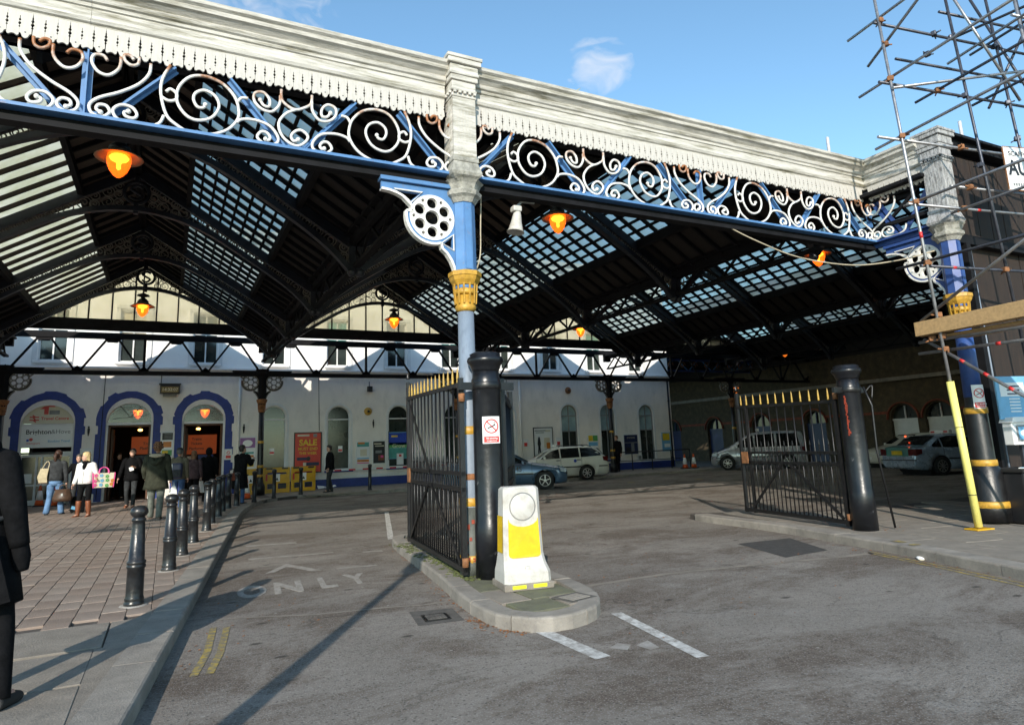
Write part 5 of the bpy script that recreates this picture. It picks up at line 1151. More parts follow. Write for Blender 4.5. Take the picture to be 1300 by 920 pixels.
m_ = MB(); m_.prism([(-0.30, 0.30), (-0.22, 0.30), (-0.20, 0.18), (-0.16, -0.05), (-0.20, -0.2), (-0.16, -0.62), (-0.24, -0.62), (-0.26, -0.3), (-0.28, -0.62), (-0.36, -0.62), (-0.33, -0.2), (-0.36, -0.05), (-0.33, 0.18)], (0, -0.010, 0), UX, UZ, 0.004); m_.build('print_figure', 'sign_black', p)
p = poster('wall_poster', 'green and yellow poster on the wall left of the person walking past', 20.35, 1.66, 0.62, 0.82, 'frame_white', 'sign_white'); blk(p, -0.15, 0.2, 0.28, 0.3, 'sign_yellow'); blk(p, 0.15, 0.2, 0.3, 0.3, 'sign_green'); blk(p, 0, -0.1, 0.58, 0.2, 'sign_lightblue')
p = poster('wall_poster', 'dark station photograph poster between the two right hand windows', 22.85, 1.45, 0.9, 1.04, 'frame_white', 'sign_navy'); blk(p, 0, 0.1, 0.86, 0.05, 'sign_grey'); blk(p, 0.1, -0.15, 0.2, 0.5, 'sign_grey'); blk(p, -0.2, -0.3, 0.3, 0.3, 'sign_black', -0.013); text('lettering', 'STATION', 0.13, 'sign_cream', p, (0, -0.014, 0.36))
p = poster('wall_poster', 'yellow and blue poster at the far right end of the wall', 25.33, 1.52, 0.62, 1.05, 'frame_white', 'sign_lightblue'); blk(p, 0, 0.28, 0.5, 0.4, 'sign_yellow'); blk(p, 0.05, -0.2, 0.4, 0.2, 'sign_white')
for k, (x, lab) in enumerate(((16.25, 'small red notice left of the framed figure poster'), (18.2, 'small red notice right of the framed figure poster'))):
    p = poster('wall_notice', lab, x, 1.72, 0.2, 0.34, 'frame_white', 'sign_white', cat='notice'); blk(p, 0, -0.06, 0.18, 0.18, 'sign_red')
p = poster('wall_notice', 'small pale notice at knee height under the station photograph poster', 23.4, 0.72, 0.2, 0.2, 'frame_white', 'sign_grey', cat='notice')
# clock, alarm bell, lamps, wires on the wall
c = empty('clock_display', (-0.02, YW-0.14, 4.40), 0, 'black digital clock display over the wall between the two open doorways', 'clock')
part('case', 'sign_black', lambda q: [q.cbox((0, 0, 0), (0.72, 0.2, 0.36), 0.02), q.box((0, 0.02, 0.21), (0.80, 0.26, 0.04))], c); part('face', 'led_amber', lambda q: q.box((0, -0.102, -0.02), (0.62, 0.006, 0.22)), c)
text('digits', '14:32:07', 0.17, 'sign_cream', c, (0, -0.107, -0.02), bold=0.003)
part('wall_bracket', 'sign_grey', lambda q: q.box((0, 0.11, -0.05), (0.5, 0.05, 0.5)), c)
b_ = empty('alarm_bell', (8.13, YW-0.04, 3.43), 0, 'round yellow and brown alarm bell on the white wall above the posters', 'bell')
part('gong', 'gold_paint', lambda q: q.lathe([(0.02, -0.10), (0.12, -0.08), (0.18, -0.03), (0.185, 0.0)], 16, R=Matrix.Rotation(rad(-90), 3, 'X')), b_); part('hub', 'sign_black', lambda q: q.lathe([(0.01, -0.12), (0.055, -0.115), (0.06, -0.09)], 12, R=Matrix.Rotation(rad(-90), 3, 'X')), b_)
b_ = empty('alarm_bell', (18.95, YW-0.04, 4.42), 0, 'dull round alarm bell high on the wall above the right hand windows', 'bell')
part('gong', 'rust', lambda q: q.lathe([(0.02, -0.10), (0.12, -0.08), (0.18, -0.03), (0.185, 0.0)], 16, R=Matrix.Rotation(rad(-90), 3, 'X')), b_); part('hub', 'sign_black', lambda q: q.lathe([(0.01, -0.12), (0.055, -0.115), (0.06, -0.09)], 12, R=Matrix.Rotation(rad(-90), 3, 'X')), b_)
b_ = empty('security_light', (8.2, YW-0.1, 4.45), 0, 'small black box light high on the wall above the alarm bell', 'light')
part('housing', 'sign_black', lambda q: q.cbox((0, 0, 0), (0.22, 0.2, 0.24), 0.02), b_); part('arm', 'sign_grey', lambda q: q.bar((0, 0.1, 0.05), (0, 0.1, 0.35), 0.04, 0.04), b_)
for k, (x, z, lab) in enumerate(((-2.74, 2.78, 'small dark wall fitting between the travel centre and the middle doorway'), (2.83, 2.75, 'small dark wall fitting right of the right hand doorway'), (8.38, 2.85, 'small dark wall fitting under the yellow alarm bell'))):
    b_ = empty('wall_fitting', (x, YW-0.03, z), 0, lab, 'wall fitting'); part('plate', 'sign_black', lambda q: q.lathe([(0.015, -0.17), (0.04, -0.02), (0.045, 0.10), (0.02, 0.14)], 8), b_); part('knob', 'sign_black', lambda q: q.ball((0, -0.03, 0.17), 0.035, 8, 5), b_)
for x_ in (2.62, 11.3, 16.0, 25.7):
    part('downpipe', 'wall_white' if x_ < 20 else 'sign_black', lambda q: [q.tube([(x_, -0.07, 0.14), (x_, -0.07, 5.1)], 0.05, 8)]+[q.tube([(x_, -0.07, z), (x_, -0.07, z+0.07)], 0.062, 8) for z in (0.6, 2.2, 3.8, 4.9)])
wr = MB()
for pts in ([(-5, -0.02, 5.02), (-1.8, -0.02, 4.98), (1.2, -0.02, 5.02), (4.5, -0.02, 5.0), (12, -0.02, 5.02), (25, -0.02, 5.0)], [(-0.35, -0.02, 5.0), (-0.35, -0.02, 4.6)], [(5.9, -0.02, 5.0), (5.95, -0.02, 2.6)], [(14.9, -0.02, 5.0), (14.95, -0.02, 0.6)], [(15.3, -0.02, 4.95), (15.3, -0.02, 4.2)], [(-2.3, -0.02, 5.0), (-2.35, -0.02, 0.2)]): wr.tube(pts, 0.013, 5)
tag(wr.build('wall_cable', 'cable_dark', None, (0, YW, 0)), 'thin dark cables clipped along the top of the white station wall', 'cable')
rl = empty('handrail', (22.3, 29.0, PAVE_TOP), 0, 'low dark handrail in front of the right hand station windows', 'railing')
part('rail', 'black_iron', lambda q: [q.tube([(-1.9, 0, 0.95), (3.3, 0, 0.95)], 0.025, 8), q.tube([(-1.9, 0, 0.5), (3.3, 0, 0.5)], 0.02, 8)], rl)
for k in range(5): part('post', 'black_iron', lambda q: q.tube([(-1.9+k*1.3, 0, 0), (-1.9+k*1.3, 0, 0.97)], 0.028, 8), rl)
tp_ = empty('barrier_tape', (10.2, 30.2, 0), 0, 'red and white tape stretched along the wall above the blue dado', 'tape')
part('tape', 'sign_white', lambda q: [q.box((0, 0, 0.86), (7.4, 0.006, 0.06))], tp_)
for k in range(12): part('stripe', 'tape_red', lambda q: q.box((-3.5+k*0.62, -0.005, 0.86), (0.3, 0.006, 0.061)), tp_)
# ------------------------------------------------------------------ brick building closing the right hand side
XB = 35.0
bb = empty('brick_building', (XB, 26, 0), 0, 'shaded yellow brick building with red banded arched doors behind the taxis', 'building')
bd = [-9.2, -5.2, -3.3, 2.3, 6.5, 10.8, 15.2]
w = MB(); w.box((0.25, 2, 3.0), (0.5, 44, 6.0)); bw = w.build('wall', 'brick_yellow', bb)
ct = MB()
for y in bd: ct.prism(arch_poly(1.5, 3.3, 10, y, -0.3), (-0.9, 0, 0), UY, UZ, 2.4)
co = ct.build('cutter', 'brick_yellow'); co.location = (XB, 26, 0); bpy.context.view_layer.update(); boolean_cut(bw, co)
part('string_course', 'brick_red', lambda q: [q.box((-0.02, a, 2.62), (0.06, l, 0.14)) for a, l in ((-14.4, 8.6), (-7.2, 2.4), (-0.5, 4.0), (4.4, 2.6), (8.65, 2.7), (13, 2.8))], bb)
part('upper_course', 'concrete', lambda q: q.box((-0.05, 2, 4.4), (0.16, 44, 0.2)), bb)
for y in bd:
    part('arch_band', 'brick_red', lambda q: [q.bar((-0.02, y-0.88*math.cos(math.pi*k/12), 2.25+0.88*math.sin(math.pi*k/12)), (-0.02, y-0.88*math.cos(math.pi*(k+1)/12), 2.25+0.88*math.sin(math.pi*(k+1)/12)), 0.06, 0.22, up=(1, 0, 0)) for k in range(12)], bb)
    dr = part('door', 'frame_white' if y < 0 else 'sign_navy', lambda q: [q.box((0.25, y, 1.1), (0.08, 1.46, 2.2)), q.box((0.20, y, 2.22), (0.1, 1.46, 0.1)), q.box((0.2, y, 2.6), (0.08, 0.05, 0.7))], bb)
    part('fan_light', 'dark_glass', lambda q: q.prism(arch_poly(1.46, 0.8, 10, y, 2.24, 0.73), (0.26, 0, 0), UY, UZ, 0.02), dr)
bw_ = empty('poster_case', (XB-0.05, 26-7.2, 1.35), 0, 'small red framed notice on the shaded brick wall between cars', 'notice'); part('frame', 'brick_red', lambda q: q.box((0, 0, 0), (0.06, 0.7, 0.8)), bw_); part('sheet', 'sign_cream', lambda q: q.box((-0.035, 0, 0), (0.01, 0.5, 0.6)), bw_)
# masts standing beyond the roofs
for (px, X, Y, z0, z1) in ((0, 33, 52, 0, 28.3), (0, 35.6, 28, 0, 23.5)):
    pass
def along(px, py, dist):
    d_ = pix_dir(px, py).normalized(); return Vector((0, 0, EYE))+d_*dist
for (a, b, lab) in (((1054, 204), (1051, 170), 'pale thin mast rising behind the middle of the canopy roof'), ((1222, 178), (1215, 152), 'pale thin mast rising behind the boarded corner of the roof')):
    A, B = along(*a, 75), along(*b, 75); mo = empty('mast', (A.x, A.y, 0), 0, lab, 'mast')
    part('pole', 'mast_grey', lambda q: q.tube([(0, 0, 0), (0, 0, B.z-0.4), (0, 0, B.z)], [0.2, 0.15, 0.14], 10), mo); part('cap', 'mast_grey', lambda q: q.ball((0, 0, B.z), (0.17, 0.17, 0.08), 10, 5), mo)
# ------------------------------------------------------------------ lamps under the roof
def make_lamp(mat_glow='lamp_glow'):
    l = empty('pendant_lamp', (0, 0, 0), 0)
    part('hanger', 'lamp_black', lambda q: [q.tube([(0, 0, 1.95), (0, 0, 0.26)], 0.022, 8), q.lathe([(0.03, 0.46), (0.17, 0.40), (0.19, 0.36), (0.07, 0.33), (0.06, 0.30), (0.16, 0.20), (0.17, 0.12), (0.06, 0.10)], 14)], l)
    part('reflector', 'lamp_reflector', lambda q: q.lathe([(0.09, 0.16), (0.16, 0.13), (0.29, 0.06), (0.36, 0.015), (0.355, 0.008), (0.28, 0.045), (0.15, 0.09)], 22), l)
    part('glass_bowl', mat_glow, lambda q: q.lathe([(0.165, 0.07), (0.182, 0.0), (0.172, -0.10), (0.135, -0.20), (0.08, -0.28), (0.03, -0.32), (0.0, -0.33)], 20), l)
    part('bulb', 'lamp_core', lambda q: q.lathe([(0.0, 0.06), (0.12, 0.055), (0.15, 0.02), (0.125, -0.02), (0.06, -0.05), (0.032, -0.09), (0.034, -0.17), (0.0, -0.20)], 14), l)
    return l
proto = make_lamp(); first = True
lamp_lab = {(0, 0): 'large lit orange lamp hanging nearest in the left bay', (0, 1): 'lit orange lamp hanging before the left gable window', (1, 0): 'lit orange lamp hanging close to the white loudspeaker', (1, 1): 'lit orange lamp hanging before the gable window above the left gate', (2, 0): 'lit orange lamp hanging under the far right end of the girder', (2, 1): 'small lit orange lamp deep among the dark trusses right of centre'}
for b in range(3):
    for k, y in enumerate((12.1, 24.3)):
        o = proto if first else copy_tree(proto); first = False
        o.location = (RX[b], y, 6.50); tag(o, lamp_lab[(b, k)], 'lamp', 'orange lamps hanging under the canopy')
o = make_lamp('lamp_dim'); o.location = (31.0, 30.5, 4.6); tag(o, 'dim orange lamp low in the dark beyond the end of the station wall', 'lamp')
o2 = copy_tree(o); o2.location = (30.2, 25.85, 6.2); tag(o2, 'dim orange lamp beside the small blue girder at the far end', 'lamp')
o3 = copy_tree(o); o3.location = (RX[3], 12.1, 6.50); tag(o3, 'faint orange lamp in the dark roof behind the scaffold column', 'lamp')
for x_, lab in ((-1.15, 'orange lamp added behind the middle fan light for the reflection in it'), (1.36, 'orange lamp added behind the right fan light for the reflection in it')):
    o4 = copy_tree(proto); o4.location = (x_, YW+1.1, 3.62); kids(o4)[0].scale = (1, 1, 0.42); tag(o4, lab, 'lamp', 'lamps added for the reflections in the fan lights')  # lamps added indoors, standing for hanging lamps mirrored in the fan lights
lpst = empty('lamp_post', (-1.52, 1.55, PAVE_TOP), 0, 'dark iron lamp post just outside the view, its shadow lying across the road', 'lamp post')
part('shaft', 'black_iron', lambda q: q.lathe([(0.12, 0), (0.12, 0.5), (0.09, 0.6), (0.085, 1.6), (0.055, 2.6), (0.05, 3.5)], 16), lpst); part('lantern', 'black_iron', lambda q: q.lathe([(0.06, 3.5), (0.14, 3.6), (0.17, 3.9), (0.05, 4.05), (0, 4.1)], 12), lpst)
# loudspeaker under the front girder
sp = empty('loudspeaker', (4.16, YF+0.12, 4.66), 0, 'white horn loudspeaker hanging under the front girder beside the column', 'loudspeaker')
R_ = Matrix.Rotation(rad(8), 3, 'Y')
part('horn', 'plastic_white', lambda q: q.lathe([(0.045, 0.14), (0.06, 0.08), (0.075, -0.02), (0.10, -0.12), (0.125, -0.17), (0.115, -0.168), (0.05, 0.0)], 16, R=R_), sp)
part('driver', 'plastic_white', lambda q: q.cbox((0.0, 0, 0.17), (0.13, 0.12, 0.08), 0.02), sp); part('clamp', 'galv_steel', lambda q: [q.bar((0.0, 0, 0.2), (0.10, 0, 0.30), 0.03, 0.03), q.bar((0.1, 0, 0.30), (0.28, -0.02, 0.30), 0.03, 0.05)], sp)
tag(MB().tube(crom([(8.0, YF-0.02, 4.98), (8.5, YF-0.1, 4.78), (9.3, YF-0.25, 4.53), (10.3, YF-0.5, 4.42), (11.1, YF-0.8, 4.50), (11.5, YP+.15, 4.60)], 5), 0.012, 5).build('hanging_cable', 'cable'), 'loose pale cable sagging from the girder to the right hand column', 'cable')
tag(MB().tube(crom([(3.62, YF+0.1, 4.95), (3.60, YF+0.1, 4.5), (3.56, YF+0.05, 4.1), (3.46, YF-.02, 3.86), (3.38, YF-.05, 3.82)], 5), 0.010, 5).build('hanging_cable', 'cable'), 'short pale cable looping from the girder onto the gold capital', 'cable')
# ------------------------------------------------------------------ bollards
def make_bollard():
    b = empty('bollard', (0, 0, PAVE_TOP), 0)
    part('shaft', 'bollard_paint', lambda q: q.lathe([(0.098, 0.0), (0.098, 0.035), (0.088, 0.045), (0.094, 0.06), (0.088, 0.085), (0.084, 0.10), (0.082, 0.37), (0.092, 0.38), (0.092, 0.405), (0.083, 0.412), (0.092, 0.42), (0.092, 0.445), (0.078, 0.455), (0.062, 0.82), (0.06, 0.845), (0.07, 0.855), (0.07, 0.875), (0.058, 0.885), (0.054, 0.90)], 18), b)
    part('cap', 'bollard_paint', lambda q: q.lathe([(0.052, 0.895), (0.070, 0.905), (0.086, 0.93), (0.088, 0.955), (0.078, 0.985), (0.05, 1.005), (0.02, 1.012), (0, 1.013)], 18), b)
    part('flange', 'road_faded', lambda q: q.lathe([(0.14, -0.004), (0.135, 0.006), (0.09, 0.010)], 14), b)
    return b
def make_plain():
    b = empty('bollard', (0, 0, PAVE_TOP), 0)
    part('shaft', 'bollard_paint', lambda q: q.lathe([(0.085, 0.0), (0.085, 0.06), (0.07, 0.08), (0.062, 0.87), (0.075, 0.885), (0.075, 0.90)], 14), b)
    part('cap', 'bollard_paint', lambda q: q.lathe([(0.07, 0.90), (0.082, 0.92), (0.082, 0.97), (0.06, 1.0), (0, 1.01)], 14), b)
    return b
bp = [(-0.24, 8.40, 'nearest black bollard standing alone on the brick paving'), (0.09, 10.62, 'second black bollard from the front with pale mortar at its foot'), (0.27, 12.09, 'third black bollard from the front with a brownish foot'), (0.48, 13.70, 'fourth black bollard from the front along the kerb'), (0.79, 15.65, 'fifth black bollard from the front along the kerb'), (0.97, 17.3, 'sixth black bollard from the front half behind the fifth'), (1.23, 19.20, 'seventh bollard from the front with worn paint showing brown'), (1.44, 20.90, 'eighth bollard from the front along the kerb'), (1.66, 21.9, 'ninth bollard from the front, just left of the long black coat'), (1.97, 22.79, 'tenth bollard from the front, before the person in a long black coat')]
pb = make_bollard()
for i, (x, y, lab) in enumerate(bp):
    o = pb if i == 0 else copy_tree(pb); o.location = (x, y, PAVE_TOP); o.rotation_euler = (random.uniform(-.012, .012), random.uniform(-.015, .015), random.uniform(0, 6)); tag(o, lab, 'bollard', 'bollards along the left kerb')
pp_ = make_plain()
for i, (x, y, lab) in enumerate(((2.61, 24.0, 'plain black bollard right of the long black coat'), (3.42, 25.5, 'plain black bollard before the yellow barriers, left one'), (4.55, 26.75, 'plain black bollard at the right end of the yellow barriers'), (7.15, 26.6, 'plain black bollard under the pale striped poster'), (9.15, 26.35, 'plain black bollard just left of the open left gate'))):
    o = pp_ if i == 0 else copy_tree(pp_); o.location = (x, y, PAVE_TOP); tag(o, lab, 'bollard', 'plain bollards along the back kerb')
# ------------------------------------------------------------------ gate posts and gates
def gate_post(x, y, h, label, sgn):
    g_ = empty('gate_post', (x, y, PAVE_TOP), 0, label, 'gate post')
    s_ = h/2.62
    part('shaft', 'post_black', lambda q: q.lathe([(0.185, 0), (0.18, 0.6*s_), (0.172, 0.62*s_), (0.168, 2.18*s_), (0.178, 2.20*s_), (0.178, 2.29*s_), (0.165, 2.31*s_), (0.162, 2.40*s_)], 28), g_)
    part('cap', 'post_black', lambda q: q.lathe([(0.162, 2.38*s_), (0.175, 2.42*s_), (0.19, 2.46*s_), (0.215, 2.49*s_), (0.225, 2.52*s_), (0.215, 2.555*s_), (0.185, 2.57*s_), (0.19, 2.60*s_), (0.15, 2.62*s_), (0, 2.625*s_)], 28), g_)
    part('strap', 'black_iron', lambda q: [q.lathe([(0.182, 2.17*s_), (0.186, 2.175*s_), (0.186, 2.25*s_), (0.182, 2.255*s_)], 24), q.box((-0.26, 0.0, 2.21*s_), (0.22, 0.04, 0.09)), q.box((0.26, 0.0, 2.21*s_), (0.22, 0.04, 0.09))], g_)
    return g_
gp1 = gate_post(3.42, 7.40, 2.62, 'stout black gate post with a no smoking sign beside the blue column', -1)
gp2 = gate_post(9.70, 7.14, 2.56, 'stout black gate post at the right end of the open gate', 1)
part('red_wear', 'red_primer', lambda q: [q.box((-0.176+k*0.0002, -0.05+random.uniform(-.012, .012), 2.05-k*0.035), (0.008, random.uniform(.012, .045), random.uniform(.02, .05))) for k in range(18)], gp2)
part('stay', 'black_iron', lambda q: [q.tube([(0.17, -0.14, 2.2), (0.24, -0.2, 1.9), (0.22, -0.2, 1.2), (0.36, -0.24, 0.02)], 0.018, 6), q.tube(crom([(0.18, -.14, 2.1), (0.30, -.2, 2.22), (0.26, -.2, 2.0)], 4), 0.012, 6)], gp2)
def no_smoking(parent_loc, r_, label, w_, h_, rz):
    s_ = empty('no_smoking_sign', parent_loc, rz, label, 'sign')
    def curved(q, w2, h2, y, z, dr=0.0):
        n = 6; vs = []
        for k in range(n+1):
            a = (k/n-0.5)*w2/r_; vs += [((r_+y)*math.sin(a), -(r_+y)*math.cos(a)+r_, z-h2/2), ((r_+y)*math.sin(a), -(r_+y)*math.cos(a)+r_, z+h2/2)]
        q.add(vs, [(2*k, 2*k+2, 2*k+3, 2*k+1) for k in range(n)])
    m_ = MB(); curved(m_, w_, h_, 0.004, 0); m_.build('panel', 'sign_white', s_, fix=False)
    m_ = MB(); curved(m_, w_*0.84, h_*0.22, 0.006, -h_*0.35); m_.build('red_band', 'sign_red', s_, fix=False)
    def arc_pt(u, v): a = u/r_; return ((r_+0.008)*math.sin(a), -(r_+0.008)*math.cos(a)+r_, v)
    R0 = w_*0.36; cz = h_*0.14
    m_ = MB(); m_.tube([arc_pt(R0*math.cos(2*math.pi*k/24), cz+R0*math.sin(2*math.pi*k/24)) for k in range(24)], w_*0.035, 5, True); m_.tube([arc_pt(-R0*0.7, cz+R0*0.7), arc_pt(0, cz), arc_pt(R0*0.7, cz-R0*0.7)], w_*0.032, 5); m_.build('prohibition_ring', 'sign_red', s_)
    m_ = MB(); m_.tube([arc_pt(-R0*0.6, cz-R0*0.35), arc_pt(0, cz-R0*.05), arc_pt(R0*0.55, cz+R0*0.2)], w_*0.03, 5); m_.tube(crom([arc_pt(R0*0.5, cz+R0*0.2), arc_pt(R0*0.35, cz+R0*0.45), arc_pt(R0*0.55, cz+R0*0.62)], 3), w_*0.016, 5); m_.build('cigarette', 'sign_black', s_)
    for k, t_ in enumerate(('No smoking', 'It is against the law')): text('lettering', t_, h_*(0.085 if k == 0 else 0.05), 'sign_white', s_, (0, -0.011, -h_*(0.31+0.09*k)), bold=0.0006)
    return s_
no_smoking((3.395, 7.225, 1.80), 0.178, 'white and red no smoking sign on the left stout post', 0.215, 0.315, rad(-14))
no_smoking((11.60, 6.215, 2.10), 0.14, 'white and red no smoking sign on the blue column behind scaffolding', 0.20, 0.38, rad(-30))
def gate(hinge, far, label, n, htop0, htop1, upper=True):
    hx = Vector((*hinge, 0)); fx = Vector((*far, 0)); L_ = (fx-hx).length; a_ = math.atan2(fx.y-hx.y, fx.x-hx.x)
    g_ = empty('iron_gate', (hinge[0], hinge[1], 0), a_, label, 'gate')
    zb, zm, zm2 = 0.22, 1.12, 1.30
    part('frame', 'black_iron', lambda q: [q.box((0.03, 0, (zb+htop0)/2), (0.06, 0.06, htop0-zb+0.12)), q.box((L_-0.03, 0, (zb+htop1)/2+0.1), (0.055, 0.055, htop1-zb+0.3)), q.lathe([(0.03, htop1+.3), (0.035, htop1+.32), (0, htop1+.42)], 4, (L_-.03, 0, 0)), q.box((L_-0.30, 0, (zb+htop1)/2+0.08), (0.05, 0.05, htop1-zb+0.25)),
        q.box((L_/2, 0, zb), (L_, 0.065, 0.06)), q.box((L_/2, 0, zm), (L_, 0.05, 0.05)), q.box((L_/2, 0, zm2), (L_, 0.05, 0.05)), q.bar((0, 0, htop0-0.02), (L_, 0, htop1-0.02), 0.045, 0.05)], g_)
    part('brace', 'black_iron', lambda q: [q.bar((0.08, 0.032, zb+0.05), (L_*0.47, 0.032, zm), 0.02, 0.05), q.bar((L_-0.3, 0.032, zb+0.05), (L_*0.53, 0.032, zm), 0.02, 0.05)], g_)
    if upper: part('brace', 'black_iron', lambda q: [q.bar((L_*0.5, 0.032, zm2), (L_-0.33, 0.032, htop1-0.15), 0.02, 0.045)], g_)
    for k in range(n):
        x = 0.16+(L_-0.50)*k/(n-1); ht = htop0+(htop1-htop0)*x/L_
        b_ = part('bar', 'black_iron', lambda q: q.tube([(x, 0, zb), (x, 0, ht)], 0.012, 6), g_)
        part('spike', 'spike_gold', lambda q: q.lathe([(0.013, 0.0), (0.020, 0.02), (0.014, 0.04), (0.018, 0.07), (0.010, 0.16), (0, 0.21)], 6, (x, 0, ht)), b_)
        if k < n-1:
            x2 = x+(L_-0.5)/(n-1)/2; part('dog_bar', 'black_iron', lambda q: [q.tube([(x2, 0, zb), (x2, 0, zm2+0.12)], 0.011, 6), q.lathe([(0.012, 0), (0.016, 0.02), (0, 0.10)], 5, (x2, 0, zm2+0.12))], g_)
    b_ = part('bar', 'black_iron', lambda q: q.tube([(L_-0.16, 0, zb), (L_-0.16, 0, htop1)], 0.012, 6), g_); part('spike', 'spike_gold', lambda q: q.lathe([(0.013, 0.0), (0.020, 0.02), (0.014, 0.04), (0.018, 0.07), (0.010, 0.16), (0, 0.21)], 6, (L_-0.16, 0, htop1)), b_)
    part('lock_box', 'rust', lambda q: q.box((L_-0.16, 0, 1.21), (0.20, 0.07, 0.22)), g_)
    part('hinge', 'rust', lambda q: [q.tube([(0.0, 0, z-.05), (0.0, 0, z+.05)], 0.04, 8) for z in (0.3, 2.2)], g_)
    return g_
gate((3.13, 7.48), (3.52, 10.72), 'black iron gate with gold spikes folded open left of the column', 13, 2.38, 2.46)
gate((9.62, 7.34), (10.16, 10.02), 'black iron gate with gold spikes folded open left of the right post', 11, 2.14, 2.22, False)
g3 = empty('iron_gate', (3.74, 7.62, 0), 0, 'narrow black gate leaf seen edge on right of the stout post', 'gate')
d3 = Vector((1.05, 1.85, 0))
part('frame', 'black_iron', lambda q: [q.bar(d3*0+UZ*0.3, d3*0+UZ*2.45, 0.06, 0.06), q.bar(d3+UZ*0.3, d3+UZ*2.45, 0.06, 0.06)]+[q.bar(UZ*z, d3+UZ*z, 0.05, 0.05) for z in (0.32, 1.12, 1.3, 2.2)], g3)
for k in range(1, 9): part('bar', 'black_iron', lambda q: q.tube([d3*(k/9)+UZ*0.3, d3*(k/9)+UZ*2.3], 0.012, 6), g3)
# ------------------------------------------------------------------ illuminated traffic bollard
tb = empty('traffic_bollard', (3.47, 6.72, PAVE_TOP), rad(-9), 'white and yellow traffic bollard on the island before the black post', 'traffic bollard')
def tb_ring(z, w_, d_, yc, ch=0.04):
    x, y = w_/2, d_/2
    return [(x-ch, yc-y, z), (x, yc-y+ch, z), (x, yc+y-ch, z), (x-ch, yc+y, z), (-x+ch, yc+y, z), (-x, yc+y-ch, z), (-x, yc-y+ch, z), (-x+ch, yc-y, z)]
part('body', 'plastic_white', lambda q: q.loft([tb_ring(0.07, 0.52, 0.44, 0), tb_ring(0.17, 0.51, 0.43, 0), tb_ring(0.25, 0.475, 0.35, 0.03), tb_ring(0.34, 0.45, 0.30, 0.045), tb_ring(0.55, 0.435, 0.275, 0.045), tb_ring(0.98, 0.41, 0.25, 0.04), tb_ring(1.02, 0.405, 0.245, 0.04), tb_ring(1.045, 0.36, 0.20, 0.04)], smooth=False), tb)
def tb_front(z):  # front face y at height z
    pts = [(0.25, -0.145), (0.34, -0.105), (0.55, -0.0925), (0.98, -0.085)]
    for (a, ya), (b, yb_) in zip(pts[:-1], pts[1:]):
        if a <= z <= b: return ya+(yb_-ya)*(z-a)/(b-a)
    return -0.085
yp = [(-0.178, 0.345), (-0.172, 0.325), (-0.14, 0.312), (0.14, 0.312), (0.172, 0.325), (0.178, 0.345), (0.168, 0.71)]+[(0.168*math.cos(a), 0.71-0.085*math.sin(a)) for a in [math.pi*k/8 for k in range(1, 8)]]+[(-0.168, 0.71)]
def panel_patch(q, P, dy):
    vs = [(x, tb_front(z)-dy, z) for x, z in P]; k = len(vs); q.add(vs+[(v[0], v[1]+0.02, v[2]) for v in vs], [tuple(range(k))]+[(i, (i+1) % k, k+(i+1) % k, k+i) for i in range(k)])
part('yellow_panel', 'plastic_yellow', lambda q: panel_patch(q, yp, 0.010), tb)
def tb_side(q, sgn):
    pr = [(0.36, 0.449), (0.55, 0.435), (0.74, 0.424)]
    vs = []
    for z, w_ in pr: vs += [(sgn*(w_/2+0.006), 0.045-0.095, z), (sgn*(w_/2+0.006), 0.045+0.095, z)]
    q.add(vs, [(0, 1, 3, 2), (2, 3, 5, 4)])
for sgn in (-1, 1): part('yellow_panel', 'plastic_yellow', lambda q: tb_side(q, sgn), tb)
part('round_disc', 'plastic_white', lambda q: q.lathe([(0.142, 0.006), (0.136, 0.009), (0, 0.010)], 28, (0, -0.087, 0.835), R=Matrix.Rotation(rad(91.0), 3, 'X')), tb)
part('disc_outline', 'sign_grey', lambda q: q.tube([(0.147*math.cos(2*math.pi*k/32), -0.092, 0.835+0.147*math.sin(2*math.pi*k/32)) for k in range(32)], 0.0032, 5, True), tb)
part('base', 'concrete', lambda q: q.cbox((0, 0, 0.035), (0.55, 0.47, 0.07), 0.015), tb)
for s in (-1, 1): part('reflector', 'lime_reflector', lambda q: q.box((s*0.115, -0.237, 0.04), (0.15, 0.008, 0.035)), tb)
part('foot_block', 'plastic_white', lambda q: [q.cbox((0, -0.18, 0.205), (0.05, 0.03, 0.05), 0.008), q.cbox((0.12, -0.195, 0.17), (0.04, 0.02, 0.03), 0.006), q.cbox((-0.13, -0.195, 0.17), (0.04, 0.02, 0.03), 0.006)], tb)
# ------------------------------------------------------------------ cones, barriers
def make_cone():
    c = empty('traffic_cone', (0, 0, PAVE_TOP), 0)
    part('base', 'rubber', lambda q: q.cbox((0, 0, 0.02), (0.36, 0.36, 0.04), 0.01), c)
    part('body', 'cone_orange', lambda q: q.lathe([(0.15, 0.04), (0.118, 0.22)], 16), c); part('top', 'cone_orange', lambda q: q.lathe([(0.062, 0.55), (0.035, 0.72), (0.028, 0.735), (0, 0.737)], 16), c)
    part('sleeve', 'sign_white', lambda q: q.lathe([(0.121, 0.215), (0.066, 0.555)], 16), c); return c
pc = make_cone(); pc.location = (-4.05, 30.0, PAVE_TOP); tag(pc, 'orange and white traffic cone standing left of the person in jeans', 'traffic cone', 'traffic cones')
for loc, lab in (((-3.55, 29.4, PAVE_TOP), 'orange and white traffic cone behind the legs of the person in jeans'), ((2.56, 26.0, PAVE_TOP), 'red and white cone left of the person in a long coat'), ((24.0, 27.6, PAVE_TOP), 'left traffic cone of the pair at the far end of the white wall'), ((24.6, 27.6, PAVE_TOP), 'right traffic cone of the pair at the far end of the white wall')):
    o = copy_tree(pc); o.location = loc; tag(o, lab, 'traffic cone', 'traffic cones')
